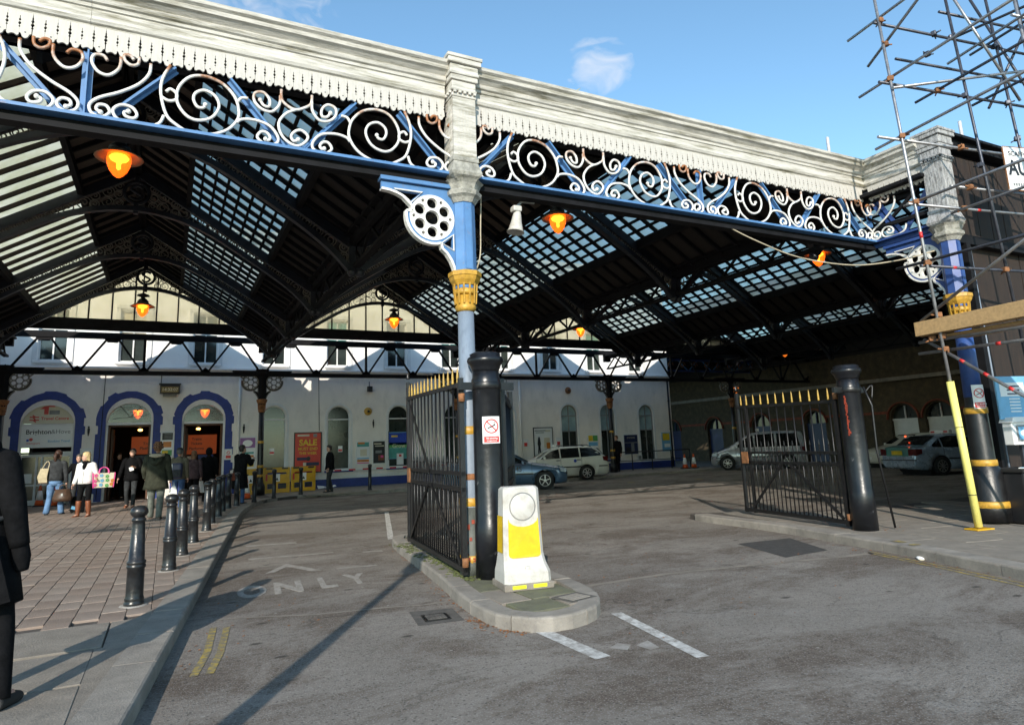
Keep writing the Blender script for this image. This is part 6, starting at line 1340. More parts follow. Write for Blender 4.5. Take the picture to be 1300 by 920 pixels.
def make_barrier():
    b = empty('barrier', (0, 0, PAVE_TOP), 0); w_, h_ = 1.0, 1.0
    part('panel', 'barrier_yellow', lambda q: [q.cbox((s*0.43, 0, 0.5), (0.14, 0.05, 1.0), 0.02) for s in (-1, 1)]+[q.cbox((0, 0, z), (0.8, 0.048, hh), 0.015) for z, hh in ((0.09, 0.16), (0.55, 0.36), (0.90, 0.2))]+[q.cbox((0, 0, 0.27), (0.1, 0.046, 0.3), 0.01)], b)
    part('opening', 'sign_black', lambda q: [q.cbox((s*0.21, 0.0, 0.27), (0.26, 0.02, 0.14), 0.03) for s in (-1, 1)], b)
    part('notice', 'sign_white', lambda q: q.box((0, -0.028, 0.60), (0.22, 0.006, 0.3)), b); part('notice_mark', 'sign_black', lambda q: q.prism([(-0.06, 0.50), (0.06, 0.50), (0, 0.62)], (0, -0.032, 0), UX, UZ, 0.004), b)
    part('reflector', 'sign_red', lambda q: q.box((-0.40, -0.028, 0.62), (0.07, 0.006, 0.26)), b)
    part('band', 'sign_black', lambda q: [q.box((s*0.3, -0.027, 0.96), (0.24, 0.006, 0.06)) for s in (-1, 1)], b); return b
pbar = make_barrier(); pbar.location = (3.98, 28.9, PAVE_TOP); tag(pbar, 'yellow plastic barrier nearest the gold banded column', 'barrier', 'yellow barriers under the window')
for loc, rz, lab in (((5.02, 28.95, PAVE_TOP), rad(5), 'yellow plastic barrier at the foot of the SALE poster'), ((2.95, 28.5, PAVE_TOP), rad(-8), 'yellow plastic barrier behind the person in a long black coat')):
    o = copy_tree(pbar, None, loc, rz); tag(o, lab, 'barrier', 'yellow barriers under the window')
lit = empty('litter_sheet', (6.1, 29.6, PAVE_TOP), 0, 'scrap of white paper lying against the blue dado', 'litter'); part('sheet', 'sign_white', lambda q: q.add([(-0.35, 0, 0.02), (-0.1, -0.1, 0.06), (0.1, 0.0, 0.03), (0.4, -0.05, 0.10), (0.36, 0.1, 0.16), (0.1, 0.1, 0.06), (-0.1, 0.1, 0.12), (-0.38, 0.1, 0.16)], [(0, 1, 6, 7), (1, 2, 5, 6), (2, 3, 4, 5)]), lit); part('fold', 'sign_white', lambda q: q.add([(-0.1, -0.1, 0.06), (0.1, 0, 0.03), (0.05, -0.2, 0.01)], [(0, 1, 2)]), lit)
# ------------------------------------------------------------------ scaffolding
sc_ = empty('scaffolding', (10.79, 6.08, PAVE_TOP), rad(-8.8), 'bare steel tube scaffolding rising at the right before the roof corner', 'scaffolding')
def sct(a, b, mk='galv_steel', r=0.0242, name='tube'):
    q = MB(); d_ = PAVE_TOP; a2, b2 = Vector((a[0], a[1], a[2]-d_)), Vector((b[0], b[1], b[2]-d_)); q.tube([a2, b2], r, 9)
    dd = (b2-a2).normalized()
    return q.build(name, mk, sc_)
def coupler(p, mk='rust'):
    q = MB(); p = Vector((p[0], p[1], p[2]-PAVE_TOP)); a = random.uniform(0, 6.3)
    q.cbox(p, (0.085, 0.10, 0.085), 0.02, Matrix.Rotation(a, 3, 'Z')); q.tube([p+Vector((0.03*math.cos(a), 0.03*math.sin(a), 0)), p+Vector((0.11*math.cos(a), 0.11*math.sin(a), 0.015))], 0.013, 6); q.tube([p+Vector((-0.05*math.sin(a), 0.05*math.cos(a), -0.03)), p+Vector((-0.1*math.sin(a), 0.1*math.cos(a), -0.05))], 0.012, 6)
    q.build('coupler', mk, sc_)
lean = lambda z: -0.0603*(z-0.12)
def S1(z): return (lean(z), 0, z)
sct(S1(0.14), S1(10.2))
sct((1.10+.0, 0.0, 9.6), (1.62, 0, 2.6), 'dark_steel'); sct((2.13, 0, 9.6), (2.62, 0, 2.6), 'dark_steel')
sct((1.36, -0.9, 9.6), (1.80, -0.9, 3.0)); 
for a, b, mk in (((-0.56, .05, 8.36), (4.2, .05, 8.35), 'dark_steel'), ((0.16, .33, 7.98), (4.2, .33, 7.98), 'dark_steel'), ((-0.63, .05, 7.27), (4.2, .05, 7.27), 'dark_steel'), ((-0.82, .05, 6.28), (4.2, .05, 6.28), 'galv_steel'), ((0.60, .05, 5.57), (4.2, .05, 5.57), 'galv_steel'), ((-0.40, .05, 5.18), (4.2, .05, 5.21), 'galv_steel'), ((-0.32, .05, 4.16), (4.2, .05, 4.18), 'dark_steel'), ((-0.47, -.05, 7.13), (4.2, -.05, 8.27), 'galv_steel'), ((1.1, -.9, 8.72), (4, -.9, 8.72), 'dark_steel'), ((1.3, -.9, 8.2), (4, -.9, 8.2), 'galv_steel')): sct(a, b, mk)
for a, b, mk in (((-.44, .71, 8.46), (-.44, -3, 8.46), 'galv_steel'), ((-.36, .45, 7.82), (-.36, -3.0, 9.55), 'galv_steel'), ((-.40, .67, 7.36), (-.40, -3.2, 7.40), 'galv_steel'), ((.62, .45, 7.28), (.62, -3.2, 7.30), 'dark_steel'), ((1.79, .3, 7.30), (1.79, -3, 7.3), 'dark_steel'), ((-.32, .56, 6.35), (-.32, -3.2, 6.36), 'galv_steel'), ((-.25, .24, 5.22), (-.25, -3, 5.18), 'galv_steel'), ((.72, .25, 5.16), (.72, -3, 5.14), 'galv_steel'), ((-.20, .59, 4.25), (-.20, -3, 4.14), 'dark_steel'), ((-.18, .3, 3.32), (-.18, -2.6, 4.66), 'galv_steel'), ((-.12, .44, 2.99), (-.12, -3, 2.92), 'galv_steel'), ((-.06, .52, 2.82), (-.06, -3, 2.74), 'galv_steel'), ((-.10, .36, 3.03), (-.10, -2.4, 1.02), 'galv_steel'), ((1.6, .3, 8.6), (2.4, -2, 8.6), 'dark_steel'), ((1.9, 0.1, 9.3), (3.2, -.2, 6.4), 'dark_steel')): sct(a, b, mk)
for a, b, mk in (((2.95, 0, 9.6), (3.3, 0, 5.0), 'dark_steel'), ((1.0, .05, 8.85), (4.2, .05, 8.85), 'dark_steel'), ((1.35, .3, 8.05), (1.35, -3, 8.2), 'galv_steel'), ((2.1, .4, 8.4), (2.1, -3, 8.5), 'dark_steel'), ((2.2, .3, 7.3), (3.4, -.1, 9.4), 'dark_steel'), ((2.4, .35, 6.3), (2.4, -3, 6.3), 'dark_steel'), ((1.2, -.05, 9.2), (2.5, -.05, 7.3), 'galv_steel')): sct(a, b, mk)
for p in ((-.47, 0, 8.38), (-.43, 0, 7.95), (-.43, 0, 7.33), (-.36, 0, 6.32), (-.28, 0, 5.2), (-.22, 0, 4.2), (-.15, 0, 3.36), (-.14, 0, 3.02), (-.13, 0, 2.82), (-.12, .2, 3.02), (.62, 0.02, 7.28), (.95, .02, 6.28), (.78, .02, 5.18), (1.0, .02, 5.57), (1.5, .02, 4.17)): coupler(p)
for p in ((1.16, .02, 8.36), (1.25, .02, 7.27), (1.34, .02, 6.0), (2.2, .02, 8.36), (2.28, .02, 7.27), (2.36, .02, 6.6), (.75, .02, 8.36), (.62, .1, 8.0)): coupler(p, 'dark_steel')
for (a, b, ts, mk) in (((-.10, .36, 3.03), (-.10, -2.4, 1.02), (0.20, .32, .44), 'tape_red'), ((-.06, .52, 2.82), (-.06, -3, 2.74), (.36,), 'tape_red'), ((-.40, .05, 5.18), (4.2, .05, 5.21), (.33,), 'tape_red'), ((-.32, .05, 4.16), (4.2, .05, 4.18), (.15,), 'tape_red'), ((-.82, .05, 6.28), (4.2, .05, 6.28), (.55,), 'tape_red')):
    A, B = Vector(a), Vector(b)
    for t in ts: p = A.lerp(B, t); sct(p, p+(B-A).normalized()*0.075, mk, 0.0255, 'red_tape')
for z in (4.6,): sct(S1(z), S1(z+0.10), 'tape_red', 0.0255, 'red_tape')
sct(S1(0.16), S1(2.32), 'sleeve_yellow', 0.055, 'yellow_sleeve')
for z in (0.62, 1.62): sct(S1(z), S1(z+0.012), 'sign_black', 0.0565, 'cable_tie')
q = MB(); q.cbox((0, 0, 0.012), (0.34, 0.22, 0.02), 0.006); q.build('base_plate', 'barrier_yellow', sc_)
for dx, z0 in ((-0.20, 3.08), (-0.10, 3.075)):
    q = MB(); q.cbox((dx+0.0, -1.5, z0+0.115-PAVE_TOP), (0.055, 3.8, 0.225), 0.006); q.build('scaffold_board', 'plank', sc_)
q = MB(); q.cbox((0.35, -1.6, 3.06-PAVE_TOP), (0.6, 3.6, 0.04), 0.006); q.build('scaffold_board', 'plank', sc_)
sg = empty('scaffold_sign', (10.79+1.44*.988-.3*.153*1+0.0, 6.08-1.44*.153-.3*.988, 5.43), rad(-14), 'white scaffolding company sign tied to the tubes at the right edge', 'sign')
part('panel', 'sign_white', lambda q: q.cbox((0.55, 0, 0.39), (1.1, 0.012, 0.76), 0.004), sg)
part('edge', 'rust', lambda q: [q.box((0.006, 0, 0.39), (0.014, 0.018, 0.74)), q.box((0.55, 0, 0.008), (1.08, 0.018, 0.014)), q.box((0.55, 0, 0.772), (1.08, 0.018, 0.014))], sg)
text('lettering', 'SCAFFOLDING', 0.115, 'sign_black', sg, (0.10, -0.009, 0.65), align='LEFT', bold=0.001); text('lettering', 'AUS', 0.36, 'sign_black', sg, (0.06, -0.009, 0.39), align='LEFT', bold=0.012, sx=0.8)
part('small_print', 'sign_grey', lambda q: [q.box((0.12+k*0.05, -0.008, 0.11), (0.032, 0.004, 0.05)) for k in range(18)], sg)
# ------------------------------------------------------------------ boarded corner right of the pillar
hb = empty('hoarding', (12.0, 6.45, 0), 0, 'dark brown boarded hoarding closing the roof end right of the pillar', 'hoarding')
random.seed(21)
for k in range(20):
    x = 0.02+k*0.42; part('board', 'brown_board', lambda q: q.box((x+0.2, random.uniform(-.008, .008), 5.68), (0.405, 0.03, 1.5)), hb)
part('rail', 'canopy_dark', lambda q: [q.box((4.2, -0.05, 6.60), (8.6, 0.22, 0.12)), q.box((4.2, -0.10, 6.69), (8.7, 0.34, 0.05)), q.box((4.2, 0.0, 4.86), (8.5, 0.12, 0.16)), q.box((0.30, 0.0, 2.5), (0.12, 0.14, 4.6))], hb)
for k in range(14):  # lower boards run on out of view, added to keep sun off the brickwork
    x = 0.45+k*1.8; part('board', 'brown_board', lambda q: q.box((x+0.89, 0.12+random.uniform(-.01, .01), 3.6), (1.78, 0.04, 7.0) if k > 4 else (1.78, 0.04, 4.65) if False else (1.78, 0.04, 6.6)), hb)
part('conduit', 'greyblue_paint', lambda q: q.tube([(0.62, 0.02, 0.15), (0.50, 0.02, 4.8)], 0.018, 6), hb)
pb_ = empty('notice_board', (11.92, 5.98, 1.74), rad(-12), 'pale blue notice board behind the red striped scaffold tube', 'notice board')
part('panel', 'sign_lightblue', lambda q: q.cbox((0.17, 0, 0.32), (0.78, 0.03, 0.68), 0.01), pb_)
part('print_block', 'sign_white', lambda q: [q.box((0.1, -0.017, 0.45), (0.5, 0.004, 0.22))]+[q.box((0.12, -0.018, 0.30-k*0.05), (0.22, 0.004, 0.02)) for k in range(5)], pb_); part('print_mark', 'sign_navy', lambda q: [q.box((0.12, -0.0195, 0.5-k*0.06), (0.26, 0.003, 0.022)) for k in range(3)], pb_)
part('support', 'dark_steel', lambda q: q.box((0.2, 0.05, -0.65), (0.08, 0.05, 1.95)), pb_)
tk = empty('ticket_machine', (11.98, 5.94, 1.30), rad(-12), 'grey wall box with a small blue picture below the blue notice board', 'machine')
part('case', 'sign_white', lambda q: [q.cbox((0.1, 0, 0.2), (0.62, 0.16, 0.36), 0.015), q.prism([(-0.24, 0.37), (0.44, 0.37), (0.40, 0.45), (-0.20, 0.45)], (0, 0.10, 0), UX, UZ, 0.22)], tk); part('screen_surround', 'sign_grey', lambda q: q.box((0.1, -0.083, 0.2), (0.46, 0.008, 0.25)), tk)
part('screen', 'sign_lightblue', lambda q: q.box((0.1, -0.089, 0.2), (0.40, 0.006, 0.20)), tk); part('picture', 'sign_white', lambda q: q.prism([(0.02+0.09*math.cos(k*.7), 0.2+0.05*math.sin(k*.7)) for k in range(9)], (0, -0.091, 0), UX, UZ, 0.004), tk)
lb = empty('litter_bin', (12.02, 6.02, PAVE_TOP), rad(-10), 'dark litter bin with a pale folded paper on top at the right edge', 'bin')
part('body', 'sign_black', lambda q: [q.cbox((0.1, 0, 0.40), (0.78, 0.5, 0.76), 0.03), q.box((0.1, 0, 0.02), (0.7, 0.44, 0.05))], lb); part('lid', 'rubber', lambda q: q.cbox((0.1, 0, 0.81), (0.84, 0.56, 0.06), 0.02), lb)
pp2 = empty('folded_paper', (11.85, 5.85, PAVE_TOP+0.845), rad(20), 'pale folded paper left lying on the lid of the dark bin', 'paper'); part('sheet', 'sign_white', lambda q: q.cbox((0, 0, 0.006), (0.26, 0.16, 0.012), 0.004), pp2); part('print_block', 'sign_lightblue', lambda q: q.box((-0.03, 0, 0.0135), (0.14, 0.11, 0.003)), pp2)
# ------------------------------------------------------------------ cars
def car(name, label, cat, L, Wd, prof, glass, roofz, paint, loc, heading, wheel_x, wr, opts):
    # local frame: +X forward, origin on the ground under the middle; prof = stations (x, z_belt, z_top, half width factor at top)
    c = empty(name, (loc[0], loc[1], 0.0), math.pi/2-rad(heading), label, cat, 'cars under the canopy')
    hw = Wd/2
    def ring(x, zb, zt, wt, wb, zlow):
        b_ = wb*hw; t_ = wt*hw; zm = zlow+(zb-zlow)*0.55
        half = [(0.0, zlow), (b_*0.86, zlow), (b_*0.97, zlow+0.10), (b_*1.0, zm), (b_*0.975, zb-0.05), (b_*0.94, zb)]
        if zt > zb+0.06: half += [(t_+(b_*0.93-t_)*0.5, (zb+zt)/2), (t_, zt-0.07), (t_*0.86, zt-0.015), (0, zt)]
        else: half += [(b_*0.90, zb+0.01), (b_*0.8, zt-0.012), (b_*0.5, zt-0.002), (0, zt)]
        pts = [(x, y, z) for y, z in half]+[(x, -y, z) for y, z in reversed(half[1:-1])]
        return pts
    m_ = MB(); m_.loft([ring(*p) for p in prof], True, True)
    body = m_.build('body', [paint, 'car_trim'], c)
    ct = MB()
    for x in wheel_x: ct.tube([(x, -hw-0.3, wr), (x, hw+0.3, wr)], wr*1.17, 24)
    co = ct.build('cutter', 'car_trim'); co.parent = c; bpy.context.view_layer.update(); boolean_cut(body, co)
    if not body.data.materials: body.data.materials.append(M[paint])
    for x in wheel_x:
        part('wheel_arch', 'car_trim', lambda q: [q.box((x, 0, wr*0.95), (wr*2.1, hw*1.5, wr*1.9))], body)
        for s in (-1, 1):
            y = s*(hw-0.10); Rw = Matrix.Rotation(rad(90), 3, 'X')
            w_ = part('wheel', 'rubber', lambda q: q.lathe([(wr*0.66, -0.10), (wr*0.9, -0.105), (wr*0.985, -0.08), (wr, 0), (wr*0.985, 0.08), (wr*0.9, 0.105), (wr*0.66, 0.10)], 26, (x, y, wr), R=Rw), c)
            def rim(q):
                yo = s*0.085; q.tube([(x+wr*0.62*math.cos(2*math.pi*k/24), y+yo, wr+wr*0.62*math.sin(2*math.pi*k/24)) for k in range(24)], 0.022, 6, True)
                n_ = opts.get('spokes', 5)
                for k in range(n_):
                    a = 2*math.pi*k/n_+0.3; q.bar((x+0.03*math.cos(a), y+yo*1.1, wr+0.03*math.sin(a)), (x+wr*0.6*math.cos(a), y+yo, wr+wr*0.6*math.sin(a)), 0.03, opts.get('spw', 0.085), up=(0, 1, 0))
                q.lathe([(0.05, -0.02), (0.05, 0.02)], 12, (x, y+yo*1.12, wr), R=Rw)
            part('rim', 'alloy', rim, w_); part('hub_back', 'car_trim', lambda q: q.lathe([(wr*0.66, -0.01), (wr*0.66, 0.01)], 20, (x, y+s*0.055, wr), R=Rw), w_)
    # side glass follows the cabin shell, a hair proud of it
    def shell(x, z, s):
        for p0, p1 in zip(prof[:-1], prof[1:]):
            if p0[0] >= x >= p1[0] or p0[0] <= x <= p1[0]:
                t = (x-p0[0])/(p1[0]-p0[0]) if p1[0] != p0[0] else 0; zb, zt, wt, wb = [p0[i]+(p1[i]-p0[i])*t for i in (1, 2, 3, 4)]
                b_ = wb*hw; t_ = wt*hw; y0 = b_*0.94; zz = (z-zb)/max(0.01, zt-0.07-zb)
                if z < zb: return s*(b_*0.985+0.008)
                ym = t_+(b_*0.93-t_)*0.5; zmid = (zb+zt)/2
                y = y0+(ym-y0)*(z-zb)/(zmid-zb) if z < zmid else ym+(t_-ym)*(z-zmid)/max(0.01, zt-0.07-zmid)
                return s*(y+0.012)
        return s*hw
    for poly in glass:
        for s in (-1, 1):
            def g_(q):
                P = []
                for a, b in zip(poly, poly[1:]+poly[:1]):
                    for k in range(4): P.append((a[0]+(b[0]-a[0])*k/4, a[1]+(b[1]-a[1])*k/4))
                vs = [(x, shell(x, z, s), z) for x, z in P]; cxm = sum(p[0] for p in P)/len(P); czm = sum(p[1] for p in P)/len(P)
                vs.append((cxm, shell(cxm, czm, s), czm)); q.add(vs, [(i, (i+1) % len(P), len(P)) for i in range(len(P))])
            part('side_window', 'car_glass', g_, c)
    for (nm, pts) in opts['screens']:
        (x0, z0, w0), (x1, z1, w1) = pts
        nx, nz = (z1-z0), -(x1-x0); l_ = math.hypot(nx, nz); sgn = 1 if nz > 0 else -1; off = 0.014
        nx, nz = nx/l_*sgn*off, nz/l_*sgn*off
        part(nm, 'car_glass', lambda q: q.add([(x0+nx, -w0*hw, z0+nz), (x0+nx, w0*hw, z0+nz), ((x0+x1)/2+nx, (w0+w1)/2*hw, (z0+z1)/2+nz+0.012), (x1+nx, w1*hw, z1+nz), (x1+nx, -w1*hw, z1+nz), ((x0+x1)/2+nx, -(w0+w1)/2*hw, (z0+z1)/2+nz+0.012)], [(0, 1, 2, 5), (5, 2, 3, 4)]), c)
    for s in (-1, 1):
        part('door_mirror', opts.get('mirror', paint), lambda q: q.cbox((opts['mx'], s*(hw+0.09), opts['mz']), (0.10, 0.20, 0.13), 0.03), c)
        part('side_strip', 'car_trim', lambda q: [q.box(((a+b)/2, s*(hw+0.004), opts['sz']), (abs(b-a), 0.03, 0.05)) for a, b in opts['strip']], c)
        hx = opts['hx']; part('headlamp', 'headlamp', lambda q: q.add([(hx, s*hw*0.55, opts['hz']+0.02), (hx-0.02, s*hw*0.96, opts['hz']+0.05), (hx-0.30, s*(hw+0.0), opts['hz']+0.13), (hx-0.12, s*hw*0.6, opts['hz']+0.15), (hx-0.0, s*hw*0.55, opts['hz']-0.06), (hx-0.05, s*hw*0.98, opts['hz']-0.06), (hx-0.26, s*(hw+0.012), opts['hz']-0.03)], [(0, 1, 2, 3), (4, 5, 1, 0), (5, 6, 2, 1)]), c)
        tx = opts['tx']; tz = opts['tz']; part('tail_lamp', 'tail_red', lambda q: q.add([(tx-0.012, s*hw*0.60, tz-0.12), (tx-0.012, s*hw*0.60, tz+0.10), (tx+0.02, s*hw*0.96, tz+0.12), (tx+0.02, s*hw*0.97, tz-0.12), (tx+0.26, s*(hw*0.985+.012), tz+0.11), (tx+0.24, s*(hw+0.012), tz-0.06)], [(0, 1, 2, 3), (3, 2, 4, 5)]), c)
        part('door_handle', 'car_trim' if opts.get('dark') else paint, lambda q: [q.cbox((x, s*(hw*0.985+0.012), opts['dz']), (0.18, 0.03, 0.035), 0.01) for x in opts['handles']], c)
        part('door_seam', 'car_trim', lambda q: [q.bar((x, s*(hw+0.001), 0.32), (x, s*(hw*0.985), opts['dz']+0.10), 0.010, 0.012) for x in opts['seams']], c)
    part('number_plate', 'plate_yellow', lambda q: q.box((opts['tx']-0.02, 0, opts['pz']), (0.012, 0.52, 0.11)), c)
    part('front_plate', 'sign_white', lambda q: q.box((opts['hx']+0.03, 0, 0.45), (0.012, 0.52, 0.11)), c)
    part('bumper_strip', 'car_trim', lambda q: q.box((opts['tx']+0.01, 0, opts['bz']), (0.06, Wd*0.93, 0.035)), c); part('bumper_strip', 'car_trim', lambda q: q.box((opts['hx']-0.02, 0, opts['bz']), (0.06, Wd*0.9, 0.035)), c)
    return c
def taxi_sign(c, x, z, w_=0.9):
    part('roof_sign', 'sign_white', lambda q: q.cbox((x, 0, z+0.075), (0.16, w_, 0.13), 0.03), c); part('sign_band', 'sign_red', lambda q: [q.box((x-0.082, s*w_*0.33, z+0.075), (0.006, w_*0.2, 0.06)) for s in (-1, 1)], c)
saloon = [(2.28, 0.62, 0.64, .7, .72, .30), (2.22, 0.68, 0.71, .74, .88, .22), (2.0, 0.74, 0.78, .8, .97, .20), (1.5, 0.82, 0.90, .8, 1.0, .20), (0.98, 0.90, 0.98, .84, 1.0, .20), (0.86, 0.92, 1.03, .84, 1.0, .20), (0.25, 0.93, 1.37, .70, 1.0, .20), (-0.05, 0.93, 1.43, .68, 1.0, .20), (-0.6, 0.94, 1.455, .68, 1.0, .20), (-1.1, 0.95, 1.41, .68, 1.0, .20), (-1.5, 0.96, 1.24, .72, 1.0, .20), (-1.82, 0.97, 1.06, .78, .99, .20), (-2.1, 0.97, 1.03, .78, .97, .22), (-2.27, 0.95, 0.99, .76, .93, .26), (-2.34, 0.66, 0.69, .74, .88, .32)]
sal_glass = [[(0.78, 0.95), (0.22, 1.29), (-0.13, 1.36), (-0.13, 0.96)], [(-0.19, 0.96), (-0.19, 1.365), (-0.7, 1.375), (-1.05, 1.32), (-1.12, 0.98)], [(-1.18, 0.985), (-1.12, 1.29), (-1.52, 1.08), (-1.55, 1.0)]]
sal_opts = dict(screens=[('windscreen', ((0.84, 1.02, .80), (0.16, 1.385, .64))), ('rear_window', ((-1.78, 1.07, .72), (-1.16, 1.39, .62)))], mx=0.62, mz=1.0, sz=0.58, strip=[(1.0, -1.0)], hx=2.26, hz=0.66, tx=-2.33, tz=0.84, pz=0.80, bz=0.56, handles=[-0.02, -1.0], dz=0.86, seams=[0.95, -0.16, -1.15])
est = [(2.28, 0.62, 0.64, .7, .72, .30), (2.22, 0.68, 0.72, .74, .88, .22), (2.0, 0.74, 0.79, .8, .97, .20), (1.5, 0.83, 0.91, .8, 1.0, .20), (1.0, 0.91, 1.0, .84, 1.0, .20), (0.88, 0.93, 1.04, .84, 1.0, .20), (0.3, 0.95, 1.40, .72, 1.0, .20), (0.0, 0.96, 1.47, .70, 1.0, .20), (-0.6, 0.97, 1.50, .70, 1.0, .20), (-1.4, 0.98, 1.48, .70, 1.0, .20), (-1.85, 0.99, 1.40, .71, 1.0, .20), (-2.1, 1.0, 1.16, .78, .98, .20), (-2.24, 0.98, 1.02, .8, .96, .24), (-2.34, 0.66, 0.70, .78, .92, .30)]
est_glass = [[(0.78, 0.98), (0.28, 1.31), (-0.10, 1.40), (-0.10, 0.99)], [(-0.16, 0.99), (-0.16, 1.405), (-1.0, 1.43), (-1.0, 1.01)], [(-1.06, 1.01), (-1.06, 1.43), (-1.62, 1.40), (-1.98, 1.16), (-1.98, 1.05)]]
est_opts = dict(screens=[('windscreen', ((0.86, 1.03, .80), (0.2, 1.42, .66))), ('rear_window', ((-2.16, 1.06, .70), (-1.90, 1.38, .64)))], mx=0.62, mz=1.02, sz=0.60, strip=[(1.0, -1.05), (-1.85, -2.25)], hx=2.26, hz=0.66, tx=-2.30, tz=0.90, pz=0.80, bz=0.58, handles=[-0.02, -0.95], dz=0.90, seams=[0.95, -0.13, -1.08], dark=True)
def hdg(a): return Vector((math.sin(rad(a)), math.cos(rad(a))))
def place(front_wheel, a, wx, side, hw):   # centre of a car whose near side wheel stands at the given point; side +1: the car's left faces us
    d_ = hdg(a); lft = Vector((-d_.y, d_.x)); p = Vector(front_wheel)-d_*wx-lft*side*(hw-0.1); return (p.x, p.y)
cb = car('parked_car', 'metallic blue saloon car with alloy wheels behind the stout gate post', 'car', 4.6, 1.78, saloon, sal_glass, 1.45, 'car_blue', place((12.44, 22.0), 114, 1.42, -1, 0.89), 114, (1.42, -1.30), 0.325, dict(sal_opts, spokes=5, spw=0.11))
text('lettering', '4545', 0.26, 'sign_black', cb, (0.35, -0.905, 0.76), (math.pi/2, 0, 0), bold=0.004, sx=0.9)
part('door_band', 'sign_navy', lambda q: q.box((0.35, -0.897, 0.93), (0.75, 0.02, 0.06)), cb)
cw = car('parked_car', 'cream white estate car parked facing left behind the blue saloon', 'car', 4.6, 1.78, est, est_glass, 1.5, 'car_white', place((16.72, 25.75), 289, -1.30, 1, 0.89), 289, (1.42, -1.30), 0.315, dict(est_opts, spokes=7, spw=0.06))
taxi_sign(cw, 0.0, 1.47, 0.6); part('roof_rail', 'car_trim', lambda q: [q.tube([(-0.1, s*0.58, 1.49), (-0.2, s*0.58, 1.54), (-1.4, s*0.58, 1.54), (-1.6, s*0.58, 1.46)], 0.018, 6) for s in (-1, 1)], cw)
part('door_badge', 'sign_blue', lambda q: q.lathe([(0.07, 0.0), (0.065, 0.006)], 14, (-0.78, 0.895, 0.86), R=Matrix.Rotation(rad(-90), 3, 'X')), cw)
mpv = [(2.25, 0.62, 0.66, .7, .76, .32), (2.15, 0.74, 0.80, .76, .92, .24), (1.8, 0.90, 0.98, .8, .98, .22), (1.4, 1.0, 1.14, .84, 1.0, .22), (1.15, 1.03, 1.25, .84, 1.0, .22), (0.5, 1.06, 1.68, .76, 1.0, .22), (0.2, 1.06, 1.80, .76, 1.0, .22), (-0.4, 1.06, 1.86, .76, 1.0, .22), (-1.7, 1.06, 1.86, .76, 1.0, .22), (-2.12, 1.06, 1.80, .76, .99, .22), (-2.22, 1.04, 1.50, .78, .98, .24), (-2.28, 0.72, 0.90, .8, .96, .32)]
mpv_glass = [[(1.05, 1.10), (0.5, 1.54), (0.15, 1.68), (0.15, 1.10)], [(0.06, 1.10), (0.06, 1.70), (-0.85, 1.74), (-0.85, 1.10)], [(-0.95, 1.10), (-0.95, 1.74), (-1.9, 1.72), (-2.0, 1.10)]]
mpv_opts = dict(screens=[('windscreen', ((1.14, 1.22, .78), (0.3, 1.76, .70))), ('rear_window', ((-2.235, 1.12, .74), (-2.15, 1.68, .70)))], mx=0.95, mz=1.14, sz=0.62, strip=[(2.0, 1.75), (1.0, -1.0)], hx=2.2, hz=0.76, tx=-2.25, tz=0.95, pz=0.75, bz=0.60, handles=[0.22, -0.75], dz=0.98, seams=[1.0, 0.1, -0.9], dark=True)
cm = car('people_carrier', 'silver people carrier standing behind the bars of the right gate', 'car', 4.5, 1.82, mpv, mpv_glass, 1.86, 'car_silver', place((25.2, 25.8), 316, 1.45, 1, 0.91), 316, (1.45, -1.40), 0.335, dict(mpv_opts, spokes=7, spw=0.05))
part('bonnet_panel', 'car_green', lambda q: q.add([(2.16, -0.55, 0.815), (2.16, 0.55, 0.815), (1.8, 0.68, 0.985), (1.8, -0.68, 0.985), (1.4, 0.70, 1.145), (1.4, -0.70, 1.145), (1.18, 0.68, 1.25), (1.18, -0.68, 1.25)], [(0, 1, 2, 3), (3, 2, 4, 5), (5, 4, 6, 7)]), cm)
taxi_sign(cm, -0.1, 1.86)
ct_ = car('taxi', 'silver saloon taxi, sky reflection tinted into its paint, with a dark green boot and roof sign', 'taxi', 4.6, 1.80, saloon, sal_glass, 1.45, 'car_sky_tint', place((24.7, 14.9), 106, -1.30, -1, 0.90), 106, (1.42, -1.30), 0.325, dict(sal_opts, spokes=9, spw=0.04))
part('boot_panel', 'car_green', lambda q: q.add([(-1.84, -0.70, 1.072), (-1.84, 0.70, 1.072), (-2.1, 0.68, 1.040), (-2.1, -0.68, 1.040), (-2.275, 0.66, 1.0), (-2.275, -0.66, 1.0), (-2.352, 0.52, 0.70), (-2.352, -0.52, 0.70)], [(0, 1, 2, 3), (3, 2, 4, 5), (5, 4, 6, 7)]), ct_)
part('bootlid_plate', 'plate_yellow', lambda q: q.box((-2.345, 0, 0.84), (0.02, 0.50, 0.11), Matrix.Rotation(rad(-14), 3, 'Y')), ct_)
taxi_sign(ct_, -0.35, 1.45); part('lit_tail_lamp', 'tail_lit', lambda q: q.ball((-1.5, 0.45, 1.40), 0.03, 8, 5), ct_)
cw2 = car('parked_car', 'white hatchback half hidden beyond the silver taxi', 'car', 4.4, 1.76, est, est_glass, 1.5, 'car_white', (30.6, 19.6), 290, (1.42, -1.30), 0.315, dict(est_opts, spokes=7, spw=0.05))
